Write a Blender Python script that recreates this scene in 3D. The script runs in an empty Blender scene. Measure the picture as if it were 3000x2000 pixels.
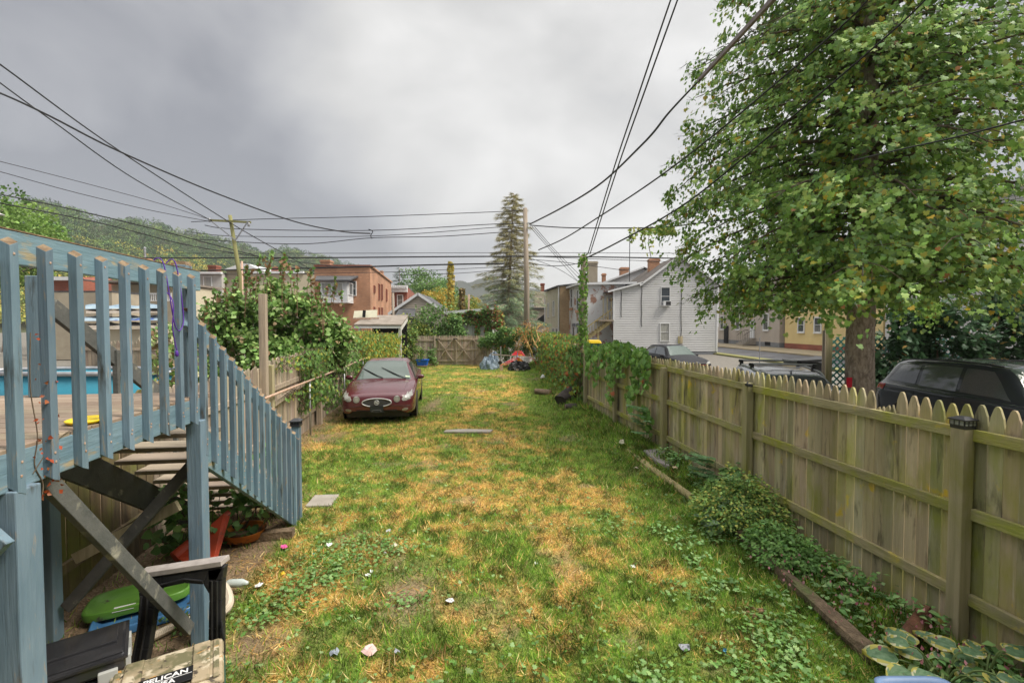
import bpy, math, random
import numpy as np
from mathutils import Vector, Matrix
from mathutils.bvhtree import BVHTree
random.seed(7); rng = np.random.default_rng(7)
sc = bpy.context.scene; C = sc.collection
# ------------------------------------------------------------------ camera
F = 1376.0; H = 2.43; TH = math.atan(45/1376)
cd = bpy.data.cameras.new('camera'); cam = bpy.data.objects.new('camera', cd); C.objects.link(cam)
cd.sensor_width = 36; cd.lens = F/3000*36; cd.clip_start = 0.05; cd.clip_end = 6000
cam.location = (0, 0, H); cam.rotation_euler = (math.pi/2-TH, 0, 0)
sc.camera = cam
# ------------------------------------------------------------------ world, sun, exposure
SUN_EL, SUN_AZ = math.radians(52), math.radians(105)      # azimuth clockwise from +Y
wd = bpy.data.worlds.new('World'); sc.world = wd; wd.use_nodes = True
nt = wd.node_tree; nt.nodes.clear()
def wn(t, **k):
    n = nt.nodes.new(t)
    for a, b in k.items(): setattr(n, a, b)
    return n
def wmath(op, a, b=None, c=None, clamp=False):
    n = wn('ShaderNodeMath', operation=op, use_clamp=clamp)
    for i, v in enumerate((a, b, c)):
        if v is None: continue
        if isinstance(v, (int, float)): n.inputs[i].default_value = v
        else: nt.links.new(v, n.inputs[i])
    return n.outputs[0]
L = nt.links.new
out = wn('ShaderNodeOutputWorld'); bg = wn('ShaderNodeBackground'); L(bg.outputs[0], out.inputs[0])
tc = wn('ShaderNodeTexCoord'); sep = wn('ShaderNodeSeparateXYZ'); L(tc.outputs['Generated'], sep.inputs[0])
sky = wn('ShaderNodeTexSky', sky_type='NISHITA', sun_disc=False, sun_elevation=SUN_EL, sun_rotation=SUN_AZ)
mp = wn('ShaderNodeMapping'); mp.inputs['Scale'].default_value = (1.5, 1.1, 2.6); mp.inputs['Rotation'].default_value = (0.2, 0.15, 0.5)
L(tc.outputs['Generated'], mp.inputs[0])
n1 = wn('ShaderNodeTexNoise'); n1.inputs['Scale'].default_value = 1.25; n1.inputs['Detail'].default_value = 5; n1.inputs['Roughness'].default_value = .48
n1.inputs['Distortion'].default_value = .35; L(mp.outputs[0], n1.inputs['Vector'])
def wdot(v):
    n = wn('ShaderNodeVectorMath', operation='DOT_PRODUCT'); L(tc.outputs['Generated'], n.inputs[0]); n.inputs[1].default_value = Vector(v).normalized(); return n.outputs['Value']
def wblob(v, a, b):      # soft lobe around a direction
    m = wn('ShaderNodeMapRange', interpolation_type='SMOOTHERSTEP'); L(wdot(v), m.inputs[0]); m.inputs[1].default_value = a; m.inputs[2].default_value = b; return m.outputs[0]
g1 = wblob((.17, 1, .50), .80, 1.0)       # thin cloud in front of the sun
g2 = wblob((-.10, 1, .58), .90, 1.0)
g3 = wblob((-.42, 1, .30), .95, 1.0)
lum = wmath('MULTIPLY_ADD', n1.outputs[0], 1.6, -.43)
lum = wmath('ADD', lum, wmath('MULTIPLY', g1, .38))
lum = wmath('ADD', lum, wmath('MULTIPLY', g2, .16))
lum = wmath('ADD', lum, wmath('MULTIPLY', g3, .06))
lum = wmath('MAXIMUM', wmath('MULTIPLY', lum, .43), .155)
zen = wn('ShaderNodeMapRange', interpolation_type='SMOOTHSTEP'); L(sep.outputs[2], zen.inputs[0])
zen.inputs[1].default_value = .58; zen.inputs[2].default_value = .95; zen.inputs[3].default_value = 1; zen.inputs[4].default_value = 6.5
lum = wmath('MULTIPLY', lum, zen.outputs[0])
tint = wn('ShaderNodeValToRGB'); L(lum, tint.inputs[0])
tint.color_ramp.elements[0].position = .10; tint.color_ramp.elements[0].color = (.93, .95, 1.05, 1)
tint.color_ramp.elements[1].position = .33; tint.color_ramp.elements[1].color = (1.0, .985, .955, 1)
cl = wn('ShaderNodeVectorMath', operation='SCALE'); L(tint.outputs[0], cl.inputs[0]); L(lum, cl.inputs['Scale'])
sk = wn('ShaderNodeVectorMath', operation='SCALE'); L(sky.outputs[0], sk.inputs[0]); sk.inputs['Scale'].default_value = .008
ad = wn('ShaderNodeVectorMath', operation='ADD'); L(cl.outputs[0], ad.inputs[0]); L(sk.outputs[0], ad.inputs[1])
L(ad.outputs[0], bg.inputs[0]); bg.inputs[1].default_value = 1.0
wd.cycles.sampling_method = 'MANUAL'; wd.cycles.sample_map_resolution = 512
sd = bpy.data.lights.new('sun', 'SUN'); sd.energy = 2.4; sd.angle = math.radians(24); sd.color = (1, .93, .82)
so = bpy.data.objects.new('sun', sd); C.objects.link(so); so.location = (20, -10, 30)
dv = Vector((math.sin(SUN_AZ)*math.cos(SUN_EL), math.cos(SUN_AZ)*math.cos(SUN_EL), math.sin(SUN_EL)))
so.rotation_euler = dv.to_track_quat('Z', 'Y').to_euler()
sc.view_settings.view_transform = 'Standard'; sc.view_settings.look = 'None'; sc.view_settings.exposure = 1.02
sc.view_settings.gamma = 1.0
# ------------------------------------------------------------------ geometry helpers
def W(px, py, Y):       # point on the sight line of photo pixel (3000x2000) at depth Y
    a = (px-1500)/F; b = (1000-py)/F
    ry = math.cos(TH)+b*math.sin(TH); rz = -math.sin(TH)+b*math.cos(TH)
    t = Y/ry
    return Vector((a*t, Y, H+rz*t))
def G(px, py, z=0.0):
    a = (px-1500)/F; b = (1000-py)/F
    ry = math.cos(TH)+b*math.sin(TH); rz = -math.sin(TH)+b*math.cos(TH)
    t = (z-H)/rz
    return Vector((a*t, ry*t, z))
SL = 0.138              # the yard runs along (-SL, 1)
def fx(y): return 3.41-SL*(y-3.6)+.11*np.maximum(0, y-13.0)       # right fence
def lx(y): return -3.25-SL*y            # left fence
def dx(y): return -1.85-SL*y            # outer plane of the deck
def wm(o):
    m = Matrix.Translation(o.location) @ o.rotation_euler.to_matrix().to_4x4() @ Matrix.Diagonal((*o.scale, 1))
    return wm(o.parent) @ m if o.parent else m
def tag(o, label=None, cat=None, group=None, kind=None):
    for k, v in (('label', label), ('category', cat), ('group', group), ('kind', kind)):
        if v: o[k] = v
    return o
def thing(name, label, cat, loc=(0, 0, 0), rotz=0, group=None):
    o = bpy.data.objects.new(name, None); C.objects.link(o); o.empty_display_size = .1
    o.location = loc; o.rotation_euler = (0, 0, rotz)
    return tag(o, label, cat, group)
def link_mesh(name, me, V, mat, parent, world):
    """V (n,3) numpy in world (world=True) or parent coordinates; sets co and links"""
    loc = None
    if parent is None:
        loc = ((V[:, 0].min()+V[:, 0].max())/2, (V[:, 1].min()+V[:, 1].max())/2, V[:, 2].min())
        V = V-np.array(loc)
    elif world:
        m = np.array(wm(parent).inverted())
        V = V @ m[:3, :3].T + m[:3, 3]
    me.vertices.foreach_set('co', V.astype(np.float32).ravel())
    me.update(calc_edges=True)
    for m_ in (mat if isinstance(mat, (list, tuple)) else [mat]): me.materials.append(m_)
    o = bpy.data.objects.new(name, me); C.objects.link(o)
    if loc: o.location = loc
    if parent: o.parent = parent
    return o
class MB:
    def __init__(s): s.v = []; s.f = []; s.c = []; s.m = []; s.col = (1, 1, 1); s.mi = 0
    def add(s, vs, fs):
        b = len(s.v); s.v += [tuple(p) for p in vs]
        for q in fs: s.f.append([b+i for i in q]); s.c.append(s.col); s.m.append(s.mi)
        return s
    def hexa(s, p):      # 8 points: bottom ring 0-3, top ring 4-7
        return s.add(p, [(3, 2, 1, 0), (4, 5, 6, 7), (0, 1, 5, 4), (1, 2, 6, 5), (2, 3, 7, 6), (3, 0, 4, 7)])
    def box(s, x0, x1, y0, y1, z0, z1, M=None):
        p = [Vector(q) for q in ((x0, y0, z0), (x1, y0, z0), (x1, y1, z0), (x0, y1, z0), (x0, y0, z1), (x1, y0, z1), (x1, y1, z1), (x0, y1, z1))]
        if M: p = [M @ q for q in p]
        return s.hexa(p)
    def cbox(s, c, d, rz=0, rx=0, ry=0):
        M = Matrix.Translation(c) @ Matrix.Rotation(rz, 4, 'Z') @ Matrix.Rotation(rx, 4, 'X') @ Matrix.Rotation(ry, 4, 'Y')
        return s.box(-d[0]/2, d[0]/2, -d[1]/2, d[1]/2, -d[2]/2, d[2]/2, M)
    def beam(s, a, b, w, h, up=(0, 0, 1)):       # bar a->b, w across, h along up
        a = Vector(a); b = Vector(b); d = (b-a).normalized(); r = d.cross(Vector(up)).normalized(); u = r.cross(d).normalized()
        p = []
        for q in (a, b): p += [q-r*w/2-u*h/2, q+r*w/2-u*h/2, q+r*w/2+u*h/2, q-r*w/2+u*h/2]
        return s.hexa(p)
    def tube(s, pts, r, n=8, cap=True):
        pts = [Vector(p) for p in pts]; k = len(pts); rs = r if isinstance(r, (list, tuple)) else [r]*k
        b = len(s.v); u = None
        for i, p in enumerate(pts):
            d = (pts[min(i+1, k-1)]-pts[max(i-1, 0)]).normalized()
            if u is None: u = d.orthogonal().normalized()
            u = (u-d*u.dot(d)); u = u.normalized() if u.length > 1e-6 else d.orthogonal().normalized()
            w = d.cross(u)
            for j in range(n):
                a = 2*math.pi*j/n; s.v.append(tuple(p+(u*math.cos(a)+w*math.sin(a))*rs[i]))
        fs = [(i*n+j, i*n+(j+1) % n, (i+1)*n+(j+1) % n, (i+1)*n+j) for i in range(k-1) for j in range(n)]
        if cap: fs += [tuple(range(n-1, -1, -1)), tuple((k-1)*n+j for j in range(n))]
        for q in fs: s.f.append([b+i for i in q]); s.c.append(s.col); s.m.append(s.mi)
        return s
    def lathe(s, prof, c=(0, 0, 0), n=20, M=None):   # prof (r,z)
        M = M or Matrix.Translation(c); k = len(prof); vs = []
        for r, z in prof: vs += [M @ Vector((r*math.cos(2*math.pi*j/n), r*math.sin(2*math.pi*j/n), z)) for j in range(n)]
        fs = [(i*n+j, i*n+(j+1) % n, (i+1)*n+(j+1) % n, (i+1)*n+j) for i in range(k-1) for j in range(n)]
        if prof[0][0] > 1e-4: fs.append(tuple(range(n-1, -1, -1)))
        if prof[-1][0] > 1e-4: fs.append(tuple((k-1)*n+j for j in range(n)))
        return s.add(vs, fs)
    def prism(s, poly, ext):     # polygon (3D points) extruded by vector ext
        n = len(poly); e = Vector(ext); p = [Vector(q) for q in poly]
        nrm = sum(((p[i]-p[0]).cross(p[(i+1) % n]-p[0]) for i in range(1, n-1)), Vector())
        fl = nrm.dot(e) > 0
        fs = [tuple(range(n-1, -1, -1)) if fl else tuple(range(n)), tuple(range(n, 2*n)) if fl else tuple(range(2*n-1, n-1, -1))]
        for i in range(n):
            j = (i+1) % n; fs.append((i, j, n+j, n+i) if fl else (j, i, n+i, n+j))
        return s.add(p+[q+e for q in p], fs)
    def grid(s, fn, nu, nv):
        vs = [fn(i/nu, j/nv) for i in range(nu+1) for j in range(nv+1)]
        return s.add(vs, [(i*(nv+1)+j, (i+1)*(nv+1)+j, (i+1)*(nv+1)+j+1, i*(nv+1)+j+1) for i in range(nu) for j in range(nv)])
    def build(s, name, mat, parent=None, world=True, smooth=False, bevel=0, sub=0):
        me = bpy.data.meshes.new(name)
        V = np.array(s.v, dtype=np.float64); nl = sum(len(q) for q in s.f)
        me.vertices.add(len(V)); me.loops.add(nl); me.polygons.add(len(s.f))
        me.loops.foreach_set('vertex_index', np.array([i for q in s.f for i in q], dtype=np.int32))
        ls = np.array([len(q) for q in s.f], dtype=np.int32); st = np.concatenate(([0], np.cumsum(ls)[:-1])).astype(np.int32)
        me.polygons.foreach_set('loop_start', st)
        me.polygons.foreach_set('material_index', np.array(s.m, dtype=np.int32))
        me.polygons.foreach_set('use_smooth', np.full(len(s.f), smooth))
        at = me.color_attributes.new('Col', 'FLOAT_COLOR', 'CORNER')
        cc = np.repeat(np.c_[np.array(s.c, dtype=np.float32), np.ones(len(s.c), np.float32)], ls, axis=0)
        at.data.foreach_set('color', cc.ravel())
        o = link_mesh(name, me, V, mat, parent, world)
        if bevel:
            b = o.modifiers.new('bevel', 'BEVEL'); b.width = bevel; b.segments = 2; b.limit_method = 'ANGLE'
        if sub:
            b = o.modifiers.new('sub', 'SUBSURF'); b.levels = sub; b.render_levels = sub
        return o
def tint(lo=.8, hi=1.12, w=.03):
    k = random.uniform(lo, hi); return tuple(k*(1+random.uniform(-w, w)) for _ in range(3))
# ------------------------------------------------------------------ leaf scatter
TM = {
 'leaf': ([(0, 0, 0), (-.36, .42, .1), (0, 1, -.08), (.36, .42, .1)], [(0, 2, 1), (0, 3, 2)]),
 'broad': ([(0, 0, 0), (-.42, .18, .05), (-.46, .5, .06), (-.24, .82, 0), (0, 1.05, -.12), (.24, .82, 0), (.46, .5, .06), (.42, .18, .05), (0, .5, -.04)],
           [(8, 0, 1), (8, 1, 2), (8, 2, 3), (8, 3, 4), (8, 4, 5), (8, 5, 6), (8, 6, 7), (8, 7, 0)]),
 'lobed': ([(0, 0, 0), (-.30, -.16, 0), (-.55, .15, .04), (-.36, .36, .02), (-.44, .66, 0), (-.14, .66, 0), (0, 1, -.12), (.14, .66, 0), (.44, .66, 0), (.36, .36, .02), (.55, .15, .04), (.30, -.16, 0), (0, .35, .05)],
           [(12, i, i+1) for i in range(0, 11)]+[(12, 11, 0)]),
 'round': ([(0, 0, 0), (-.4, .05, .04), (-.52, .45, .06), (-.3, .85, 0), (.3, .85, 0), (.52, .45, .06), (.4, .05, .04), (0, .4, -.05)],
           [(7, 0, 1), (7, 1, 2), (7, 2, 3), (7, 3, 4), (7, 4, 5), (7, 5, 6), (7, 6, 0)]),
 'blade': ([(-.045, 0, 0), (.045, 0, 0), (-.035, .55, .06), (.035, .55, .06), (0, 1, .28)], [(0, 1, 3), (0, 3, 2), (2, 3, 4)]),
 'tri': ([(-.04, 0, 0), (.04, 0, 0), (0, 1, .12)], [(0, 1, 2)]),
 'spray': ([(-.04, 0, 0), (.04, 0, 0), (0, 1, 0), (0, .2, 0), (.06, .26, 0), (.42, .62, .05), (0, .2, 0), (-.06, .26, 0), (-.42, .62, .05),
            (0, .5, 0), (.05, .55, 0), (.26, .9, -.04), (0, .5, 0), (-.05, .55, 0), (-.26, .9, -.04)], [(0, 1, 2), (3, 5, 4), (6, 7, 8), (9, 11, 10), (12, 13, 14)]),
}
def unit(a): return a/np.maximum(np.linalg.norm(a, axis=1, keepdims=True), 1e-9)
def rand_dirs(n): return unit(rng.normal(size=(n, 3)))
def scatter(name, P, T, N, S, COL, tm, mat, parent=None, world=True):
    """leaf faces: base point P, growth direction T, face normal N, size S, colour COL"""
    P = np.asarray(P, float); n = len(P); T = unit(np.asarray(T, float)); N = np.asarray(N, float)
    B = unit(np.cross(T, N)); N = np.cross(B, T)
    tv, tf = TM[tm]; tv = np.array(tv); tf = np.array(tf); k = len(tv)
    S = np.broadcast_to(np.asarray(S, float), (n,))[:, None, None]
    V = P[:, None, :]+S*(tv[None, :, 0:1]*B[:, None, :]+tv[None, :, 1:2]*T[:, None, :]+tv[None, :, 2:3]*N[:, None, :])
    V = V.reshape(-1, 3)
    FI = (tf[None]+np.arange(n)[:, None, None]*k).reshape(-1)
    me = bpy.data.meshes.new(name); nf = n*len(tf)
    me.vertices.add(n*k); me.loops.add(nf*3); me.polygons.add(nf)
    me.loops.foreach_set('vertex_index', FI.astype(np.int32)); me.polygons.foreach_set('loop_start', np.arange(0, nf*3, 3, dtype=np.int32))
    at = me.color_attributes.new('Col', 'FLOAT_COLOR', 'POINT')
    cc = np.repeat(np.c_[COL, np.ones(n)], k, axis=0).astype(np.float32); at.data.foreach_set('color', cc.ravel())
    return link_mesh(name, me, V, mat, parent, world)
def pal(n, cols, j=.18, w=None):
    cols = np.array(cols, float); w = None if w is None else np.array(w, float)/sum(w)
    c = cols[rng.choice(len(cols), n, p=w)]
    return np.clip(c*rng.uniform(1-j, 1+j, (n, 1))*rng.uniform(.93, 1.07, (n, 3)), 0, 1)
# value noise
def _h(ix, iy, s):
    v = np.sin(ix*127.1+iy*311.7+s*74.7)*43758.5453
    return v-np.floor(v)
def vn(x, y, s=0):
    x = np.asarray(x, float); y = np.asarray(y, float)
    ix = np.floor(x); iy = np.floor(y); a = x-ix; b = y-iy; a = a*a*(3-2*a); b = b*b*(3-2*b)
    return (_h(ix, iy, s)*(1-a)+_h(ix+1, iy, s)*a)*(1-b)+(_h(ix, iy+1, s)*(1-a)+_h(ix+1, iy+1, s)*a)*b
def fbm(x, y, s=0, o=4):
    t = 0; a = .5; n = 0
    for i in range(o): t = t+a*vn(x*2**i, y*2**i, s+i*13); n += a; a *= .55
    return t/n
def sstep(a, b, x): t = np.clip((x-a)/(b-a), 0, 1); return t*t*(3-2*t)
def catmull(pts, m=6):
    p = [Vector(q) for q in pts]; o = []
    for i in range(len(p)-1):
        a, b, c, d = p[max(i-1, 0)], p[i], p[i+1], p[min(i+2, len(p)-1)]
        for j in range(m):
            t = j/m; o.append(.5*((2*b)+(c-a)*t+(2*a-5*b+4*c-d)*t*t+(3*b-a-3*c+d)*t**3))
    return o+[p[-1]]
# ------------------------------------------------------------------ materials
def make(name, c1, c2=None, scale=4, st=(1, 1, 1), lo=.35, hi=.65, layers=(), rough=.8, rvar=0, bump=0, bscale=None, bst=None,
         metal=0, tinted=False, spec=.4, coat=0, detail=6, bdist=.02):
    m = bpy.data.materials.new(name); m.use_nodes = True; t = m.node_tree; N = t.nodes.new; K = t.links.new
    bs = t.nodes['Principled BSDF']
    tcn = N('ShaderNodeTexCoord'); oi = N('ShaderNodeObjectInfo')
    ad = N('ShaderNodeVectorMath'); ad.operation = 'MULTIPLY_ADD'
    cb = N('ShaderNodeCombineXYZ')
    for i in range(3): K(oi.outputs['Random'], cb.inputs[i])
    K(cb.outputs[0], ad.inputs[0]); ad.inputs[1].default_value = (17, 23, 11); K(tcn.outputs['Object'], ad.inputs[2])
    def noise(sc_, stt, det=detail, dist=0.3):
        mpn = N('ShaderNodeMapping'); mpn.inputs['Scale'].default_value = stt; K(ad.outputs[0], mpn.inputs[0])
        nn = N('ShaderNodeTexNoise'); nn.inputs['Scale'].default_value = sc_; nn.inputs['Detail'].default_value = det; nn.inputs['Roughness'].default_value = .6
        nn.inputs['Distortion'].default_value = dist
        K(mpn.outputs[0], nn.inputs['Vector']); return nn.outputs[0]
    def ramp(src, lo_, hi_):
        r = N('ShaderNodeMapRange'); K(src, r.inputs[0]); r.inputs[1].default_value = lo_; r.inputs[2].default_value = hi_; return r.outputs[0]
    def mix(f, a, b, mode='MIX'):
        x = N('ShaderNodeMix'); x.data_type = 'RGBA'; x.blend_type = mode
        for i, v in ((0, f), (6, a), (7, b)):
            if isinstance(v, (int, float)): x.inputs[i].default_value = v
            elif isinstance(v, tuple): x.inputs[i].default_value = (*v[:3], 1)
            else: K(v, x.inputs[i])
        return x.outputs[2]
    col = c1
    if c2: col = mix(ramp(noise(scale, st), lo, hi), c1, c2)
    for (lc, ls, lst, l0, l1) in layers: col = mix(ramp(noise(ls, lst), l0, l1), col, lc)
    if tinted:
        at = N('ShaderNodeAttribute'); at.attribute_name = 'Col'; col = mix(1.0, col, at.outputs['Color'], 'MULTIPLY')
    if isinstance(col, tuple): bs.inputs['Base Color'].default_value = (*col, 1)
    else: K(col, bs.inputs['Base Color'])
    bs.inputs['Roughness'].default_value = rough; bs.inputs['Metallic'].default_value = metal
    bs.inputs['Specular IOR Level'].default_value = spec; bs.inputs['Coat Weight'].default_value = coat; bs.inputs['Coat Roughness'].default_value = .06
    if rvar:
        K(ramp_out(N, K, noise(scale*1.7, st), rough-rvar, rough+rvar), bs.inputs['Roughness'])
    if bump:
        b = N('ShaderNodeBump'); b.inputs['Strength'].default_value = bump; b.inputs['Distance'].default_value = bdist
        K(noise(bscale or scale*2, bst or st), b.inputs['Height']); K(b.outputs[0], bs.inputs['Normal'])
    return m
def ramp_out(N, K, src, a, b):
    r = N('ShaderNodeMapRange'); K(src, r.inputs[0]); r.inputs[1].default_value = .3; r.inputs[2].default_value = .7; r.inputs[3].default_value = a; r.inputs[4].default_value = b
    return r.outputs[0]
def leafmat(name, rough=.5, trans=.3, spec=.35):
    m = bpy.data.materials.new(name); m.use_nodes = True; t = m.node_tree; N = t.nodes.new; K = t.links.new
    bs = t.nodes['Principled BSDF']; o = t.nodes['Material Output']
    at = N('ShaderNodeAttribute'); at.attribute_name = 'Col'; K(at.outputs['Color'], bs.inputs['Base Color'])
    bs.inputs['Roughness'].default_value = rough; bs.inputs['Specular IOR Level'].default_value = spec
    tr = N('ShaderNodeBsdfTranslucent'); K(at.outputs['Color'], tr.inputs[0])
    mx = N('ShaderNodeMixShader'); mx.inputs[0].default_value = trans
    K(bs.outputs[0], mx.inputs[1]); K(tr.outputs[0], mx.inputs[2]); K(mx.outputs[0], o.inputs[0])
    return m
def brickmat(name, a, b, mortar, patch=None, bw=.2, bh=.075):
    """brick courses from object coordinates; patch = (paint colour, cover lo, hi) puts flaking paint on top"""
    m = bpy.data.materials.new(name); m.use_nodes = True; t = m.node_tree; N = t.nodes.new; K = t.links.new
    bs = t.nodes['Principled BSDF']; tcn = N('ShaderNodeTexCoord'); sp = N('ShaderNodeSeparateXYZ'); K(tcn.outputs['Object'], sp.inputs[0])
    s_ = N('ShaderNodeMath'); K(sp.outputs[0], s_.inputs[0]); K(sp.outputs[1], s_.inputs[1])
    cb = N('ShaderNodeCombineXYZ'); K(s_.outputs[0], cb.inputs[0]); K(sp.outputs[2], cb.inputs[1])
    br = N('ShaderNodeTexBrick'); K(cb.outputs[0], br.inputs['Vector']); br.inputs['Scale'].default_value = 1
    br.inputs['Brick Width'].default_value = bw; br.inputs['Row Height'].default_value = bh; br.inputs['Mortar Size'].default_value = .009
    br.inputs['Color1'].default_value = (*a, 1); br.inputs['Color2'].default_value = (*b, 1); br.inputs['Mortar'].default_value = (*mortar, 1)
    no = N('ShaderNodeTexNoise'); no.inputs['Scale'].default_value = .55; no.inputs['Detail'].default_value = 7; K(tcn.outputs['Object'], no.inputs['Vector'])
    mr = N('ShaderNodeMapRange'); K(no.outputs[0], mr.inputs[0]); mr.inputs[1].default_value = .35; mr.inputs[2].default_value = .7; mr.inputs[3].default_value = .75; mr.inputs[4].default_value = 1.15
    mx = N('ShaderNodeVectorMath'); mx.operation = 'SCALE'; K(br.outputs[0], mx.inputs[0]); K(mr.outputs[0], mx.inputs['Scale'])
    col = mx.outputs[0]
    if patch:
        n2 = N('ShaderNodeTexNoise'); n2.inputs['Scale'].default_value = .9; n2.inputs['Detail'].default_value = 9; n2.inputs['Roughness'].default_value = .7; K(tcn.outputs['Object'], n2.inputs['Vector'])
        r2 = N('ShaderNodeMapRange'); K(n2.outputs[0], r2.inputs[0]); r2.inputs[1].default_value = patch[1]; r2.inputs[2].default_value = patch[2]
        xx = N('ShaderNodeMix'); xx.data_type = 'RGBA'; K(r2.outputs[0], xx.inputs[0]); xx.inputs[6].default_value = (*patch[0], 1); K(col, xx.inputs[7]); col = xx.outputs[2]
    K(col, bs.inputs['Base Color']); bs.inputs['Roughness'].default_value = .85
    b = N('ShaderNodeBump'); b.inputs['Strength'].default_value = .4; b.inputs['Distance'].default_value = .01; K(br.outputs['Fac'], b.inputs['Height']); b.invert = True; K(b.outputs[0], bs.inputs['Normal'])
    return m
Z1 = (9, 9, .7)
M = {}
M['fence'] = make('old_fence_wood', (.56, .47, .31), (.36, .305, .19), 2.2, (7, 7, .5), .3, .7,
    layers=[((.33, .33, .06), 1.6, (1.8, 1.8, .7), .46, .70), ((.07, .06, .04), 3.2, (3, 3, .6), .56, .74), ((.60, .44, .05), 2.6, (1.6, 1.6, 1.2), .62, .70), ((.55, .50, .38), 3.0, (9, 9, .6), .60, .74)],
    rough=.85, bump=.35, bscale=3, bst=(14, 14, .6), tinted=True)
M['fence_rail'] = make('mossy_rail_wood', (.46, .39, .24), (.24, .22, .11), 2.5, (1, 1, 8), .3, .7,
    layers=[((.32, .33, .05), 3.0, (1, 1, 1), .42, .66), ((.50, .41, .07), 5.5, (1.5, 1.5, 1.5), .60, .74)], rough=.85, bump=.4, bscale=6, bst=(2, 2, 9), tinted=True)
M['post'] = make('fence_post_wood', (.48, .41, .27), (.30, .27, .15), 2.0, (9, 9, .5), .3, .7,
    layers=[((.27, .27, .05), 1.3, (1.2, 1.2, .5), .48, .66)], rough=.8, bump=.35, bscale=3, bst=(14, 14, .5), tinted=True)
M['grey_fence'] = make('grey_stockade_wood', (.50, .41, .31), (.28, .225, .175), 2.2, (8, 8, .5), .3, .7,
    layers=[((.07, .065, .05), 1.3, (1.5, 1.5, .6), .58, .8)], rough=.9, bump=.4, bscale=3, bst=(14, 14, .6), tinted=True)
M['dark_fence'] = make('damp_fence_wood', (.22, .165, .09), (.09, .07, .045), 2.2, (8, 8, .5), .3, .7,
    layers=[((.20, .21, .04), 1.6, (1.5, 1.5, .7), .50, .7)], rough=.9, bump=.4, bscale=3, bst=(14, 14, .6), tinted=True)
M['blue'] = make('blue_painted_wood', (.145, .22, .275), (.195, .275, .33), 2.5, (6, 6, 1.2), .3, .7,
    layers=[((.09, .155, .20), 1.4, (3, 3, .8), .45, .75), ((.26, .255, .23), 6.5, (5, 5, .9), .60, .66), ((.055, .055, .045), 3.4, (4, 4, .5), .60, .72)], rough=.6, bump=.3, bscale=3, bst=(14, 14, .7), tinted=True)
M['blue_flat'] = make('blue_painted_rail', (.15, .24, .30), (.20, .295, .355), 2.5, (6, 1.2, 6), .3, .7,
    layers=[((.09, .16, .20), 1.4, (3, .8, 3), .5, .8), ((.36, .30, .20), 3.0, (3, 1.2, 4), .57, .66)], rough=.6, bump=.3, bscale=3, bst=(10, 1.2, 14), tinted=True)
M['bare'] = make('bare_wood_edge', (.30, .22, .14), (.13, .085, .05), 6, (3, 3, 3), .35, .65, rough=.9, bump=.4)
M['board'] = make('weathered_deck_boards', (.36, .28, .21), (.24, .18, .13), 2.2, (.9, 9, 1), .3, .7,
    layers=[((.16, .12, .08), 2, (1, 4, 1), .58, .8)], rough=.75, bump=.2, bscale=4, bst=(1, 12, 1), tinted=True)
M['tread'] = make('stair_tread_wood', (.38, .31, .24), (.24, .19, .14), 2.2, (.9, 9, 1), .3, .7, rough=.8, bump=.2, bscale=4, bst=(1, 12, 1), tinted=True)
M['brace'] = make('grey_brace_wood', (.13, .13, .12), (.08, .085, .08), 2.5, (3, 3, 3), .3, .7, layers=[((.38, .36, .28), 3, (2, 2, 2), .6, .75)], rough=.85, bump=.3, bscale=12)
M['timber'] = make('rotten_timber', (.22, .16, .10), (.08, .055, .035), 3, (3, 3, 3), .3, .7, layers=[((.42, .30, .18), 3, (4, 1, 3), .62, .76), ((.10, .13, .04), 2.5, (1, 1, 1), .58, .72)], rough=.95, bump=.8, bscale=9, bdist=.03)
M['timber2'] = make('round_edging_wood', (.42, .34, .17), (.24, .20, .09), 3, (3, 1, 3), .3, .7, layers=[((.09, .075, .05), 4, (1, 1, 1), .58, .72)], rough=.9, bump=.6, bscale=8)
M['leaf'] = leafmat('foliage'); M['needle'] = leafmat('needles', .65, .1, .2); M['grass'] = leafmat('grass_blades', .6, .35, .25)
M['far_leaf'] = leafmat('far_foliage', .8, .15, .1)
M['bark'] = make('spruce_bark', (.48, .38, .31), (.24, .185, .15), 9, (2.2, 2.2, .8), .4, .62, layers=[((.58, .50, .42), 22, (1, 1, .6), .55, .7)], rough=.95, bump=.9, bscale=16, bst=(2, 2, .8), bdist=.03)
M['twig'] = make('twig_bark', (.09, .065, .045), (.16, .12, .08), 5, rough=.9)
M['pole'] = make('utility_pole_wood', (.36, .30, .24), (.22, .18, .14), 2, (6, 6, .4), .3, .7, rough=.9, bump=.4, bscale=4, bst=(9, 9, .4))
M['greenpole'] = make('green_pole_wood', (.26, .25, .10), (.16, .16, .07), 2, (4, 4, .4), .3, .7, rough=.9)
M['cable'] = make('black_cable', (.018, .018, .02), rough=.6)
M['sheath'] = make('cable_sheath', (.20, .16, .15), (.15, .11, .10), 8, rough=.5)
M['white_siding'] = make('white_vinyl_siding', (.66, .66, .66), (.58, .58, .575), .6, (1, 1, 1), .3, .7, layers=[((.40, .38, .33), 1.3, (.5, .5, 1.8), .63, .85)], rough=.55)
M['beige_siding'] = make('beige_siding', (.52, .46, .38), (.46, .40, .33), .6, rough=.6)
M['tan_siding'] = make('tan_siding', (.50, .44, .38), (.44, .385, .33), .6, rough=.6)
M['yellow_siding'] = make('yellow_siding', (.78, .62, .30), (.72, .56, .26), .6, rough=.6)
M['cream_siding'] = make('cream_siding', (.62, .56, .42), (.55, .49, .36), .6, rough=.6)
M['pale_wall'] = make('pale_painted_wall', (.55, .54, .52), (.44, .42, .38), .8, rough=.7)
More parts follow.
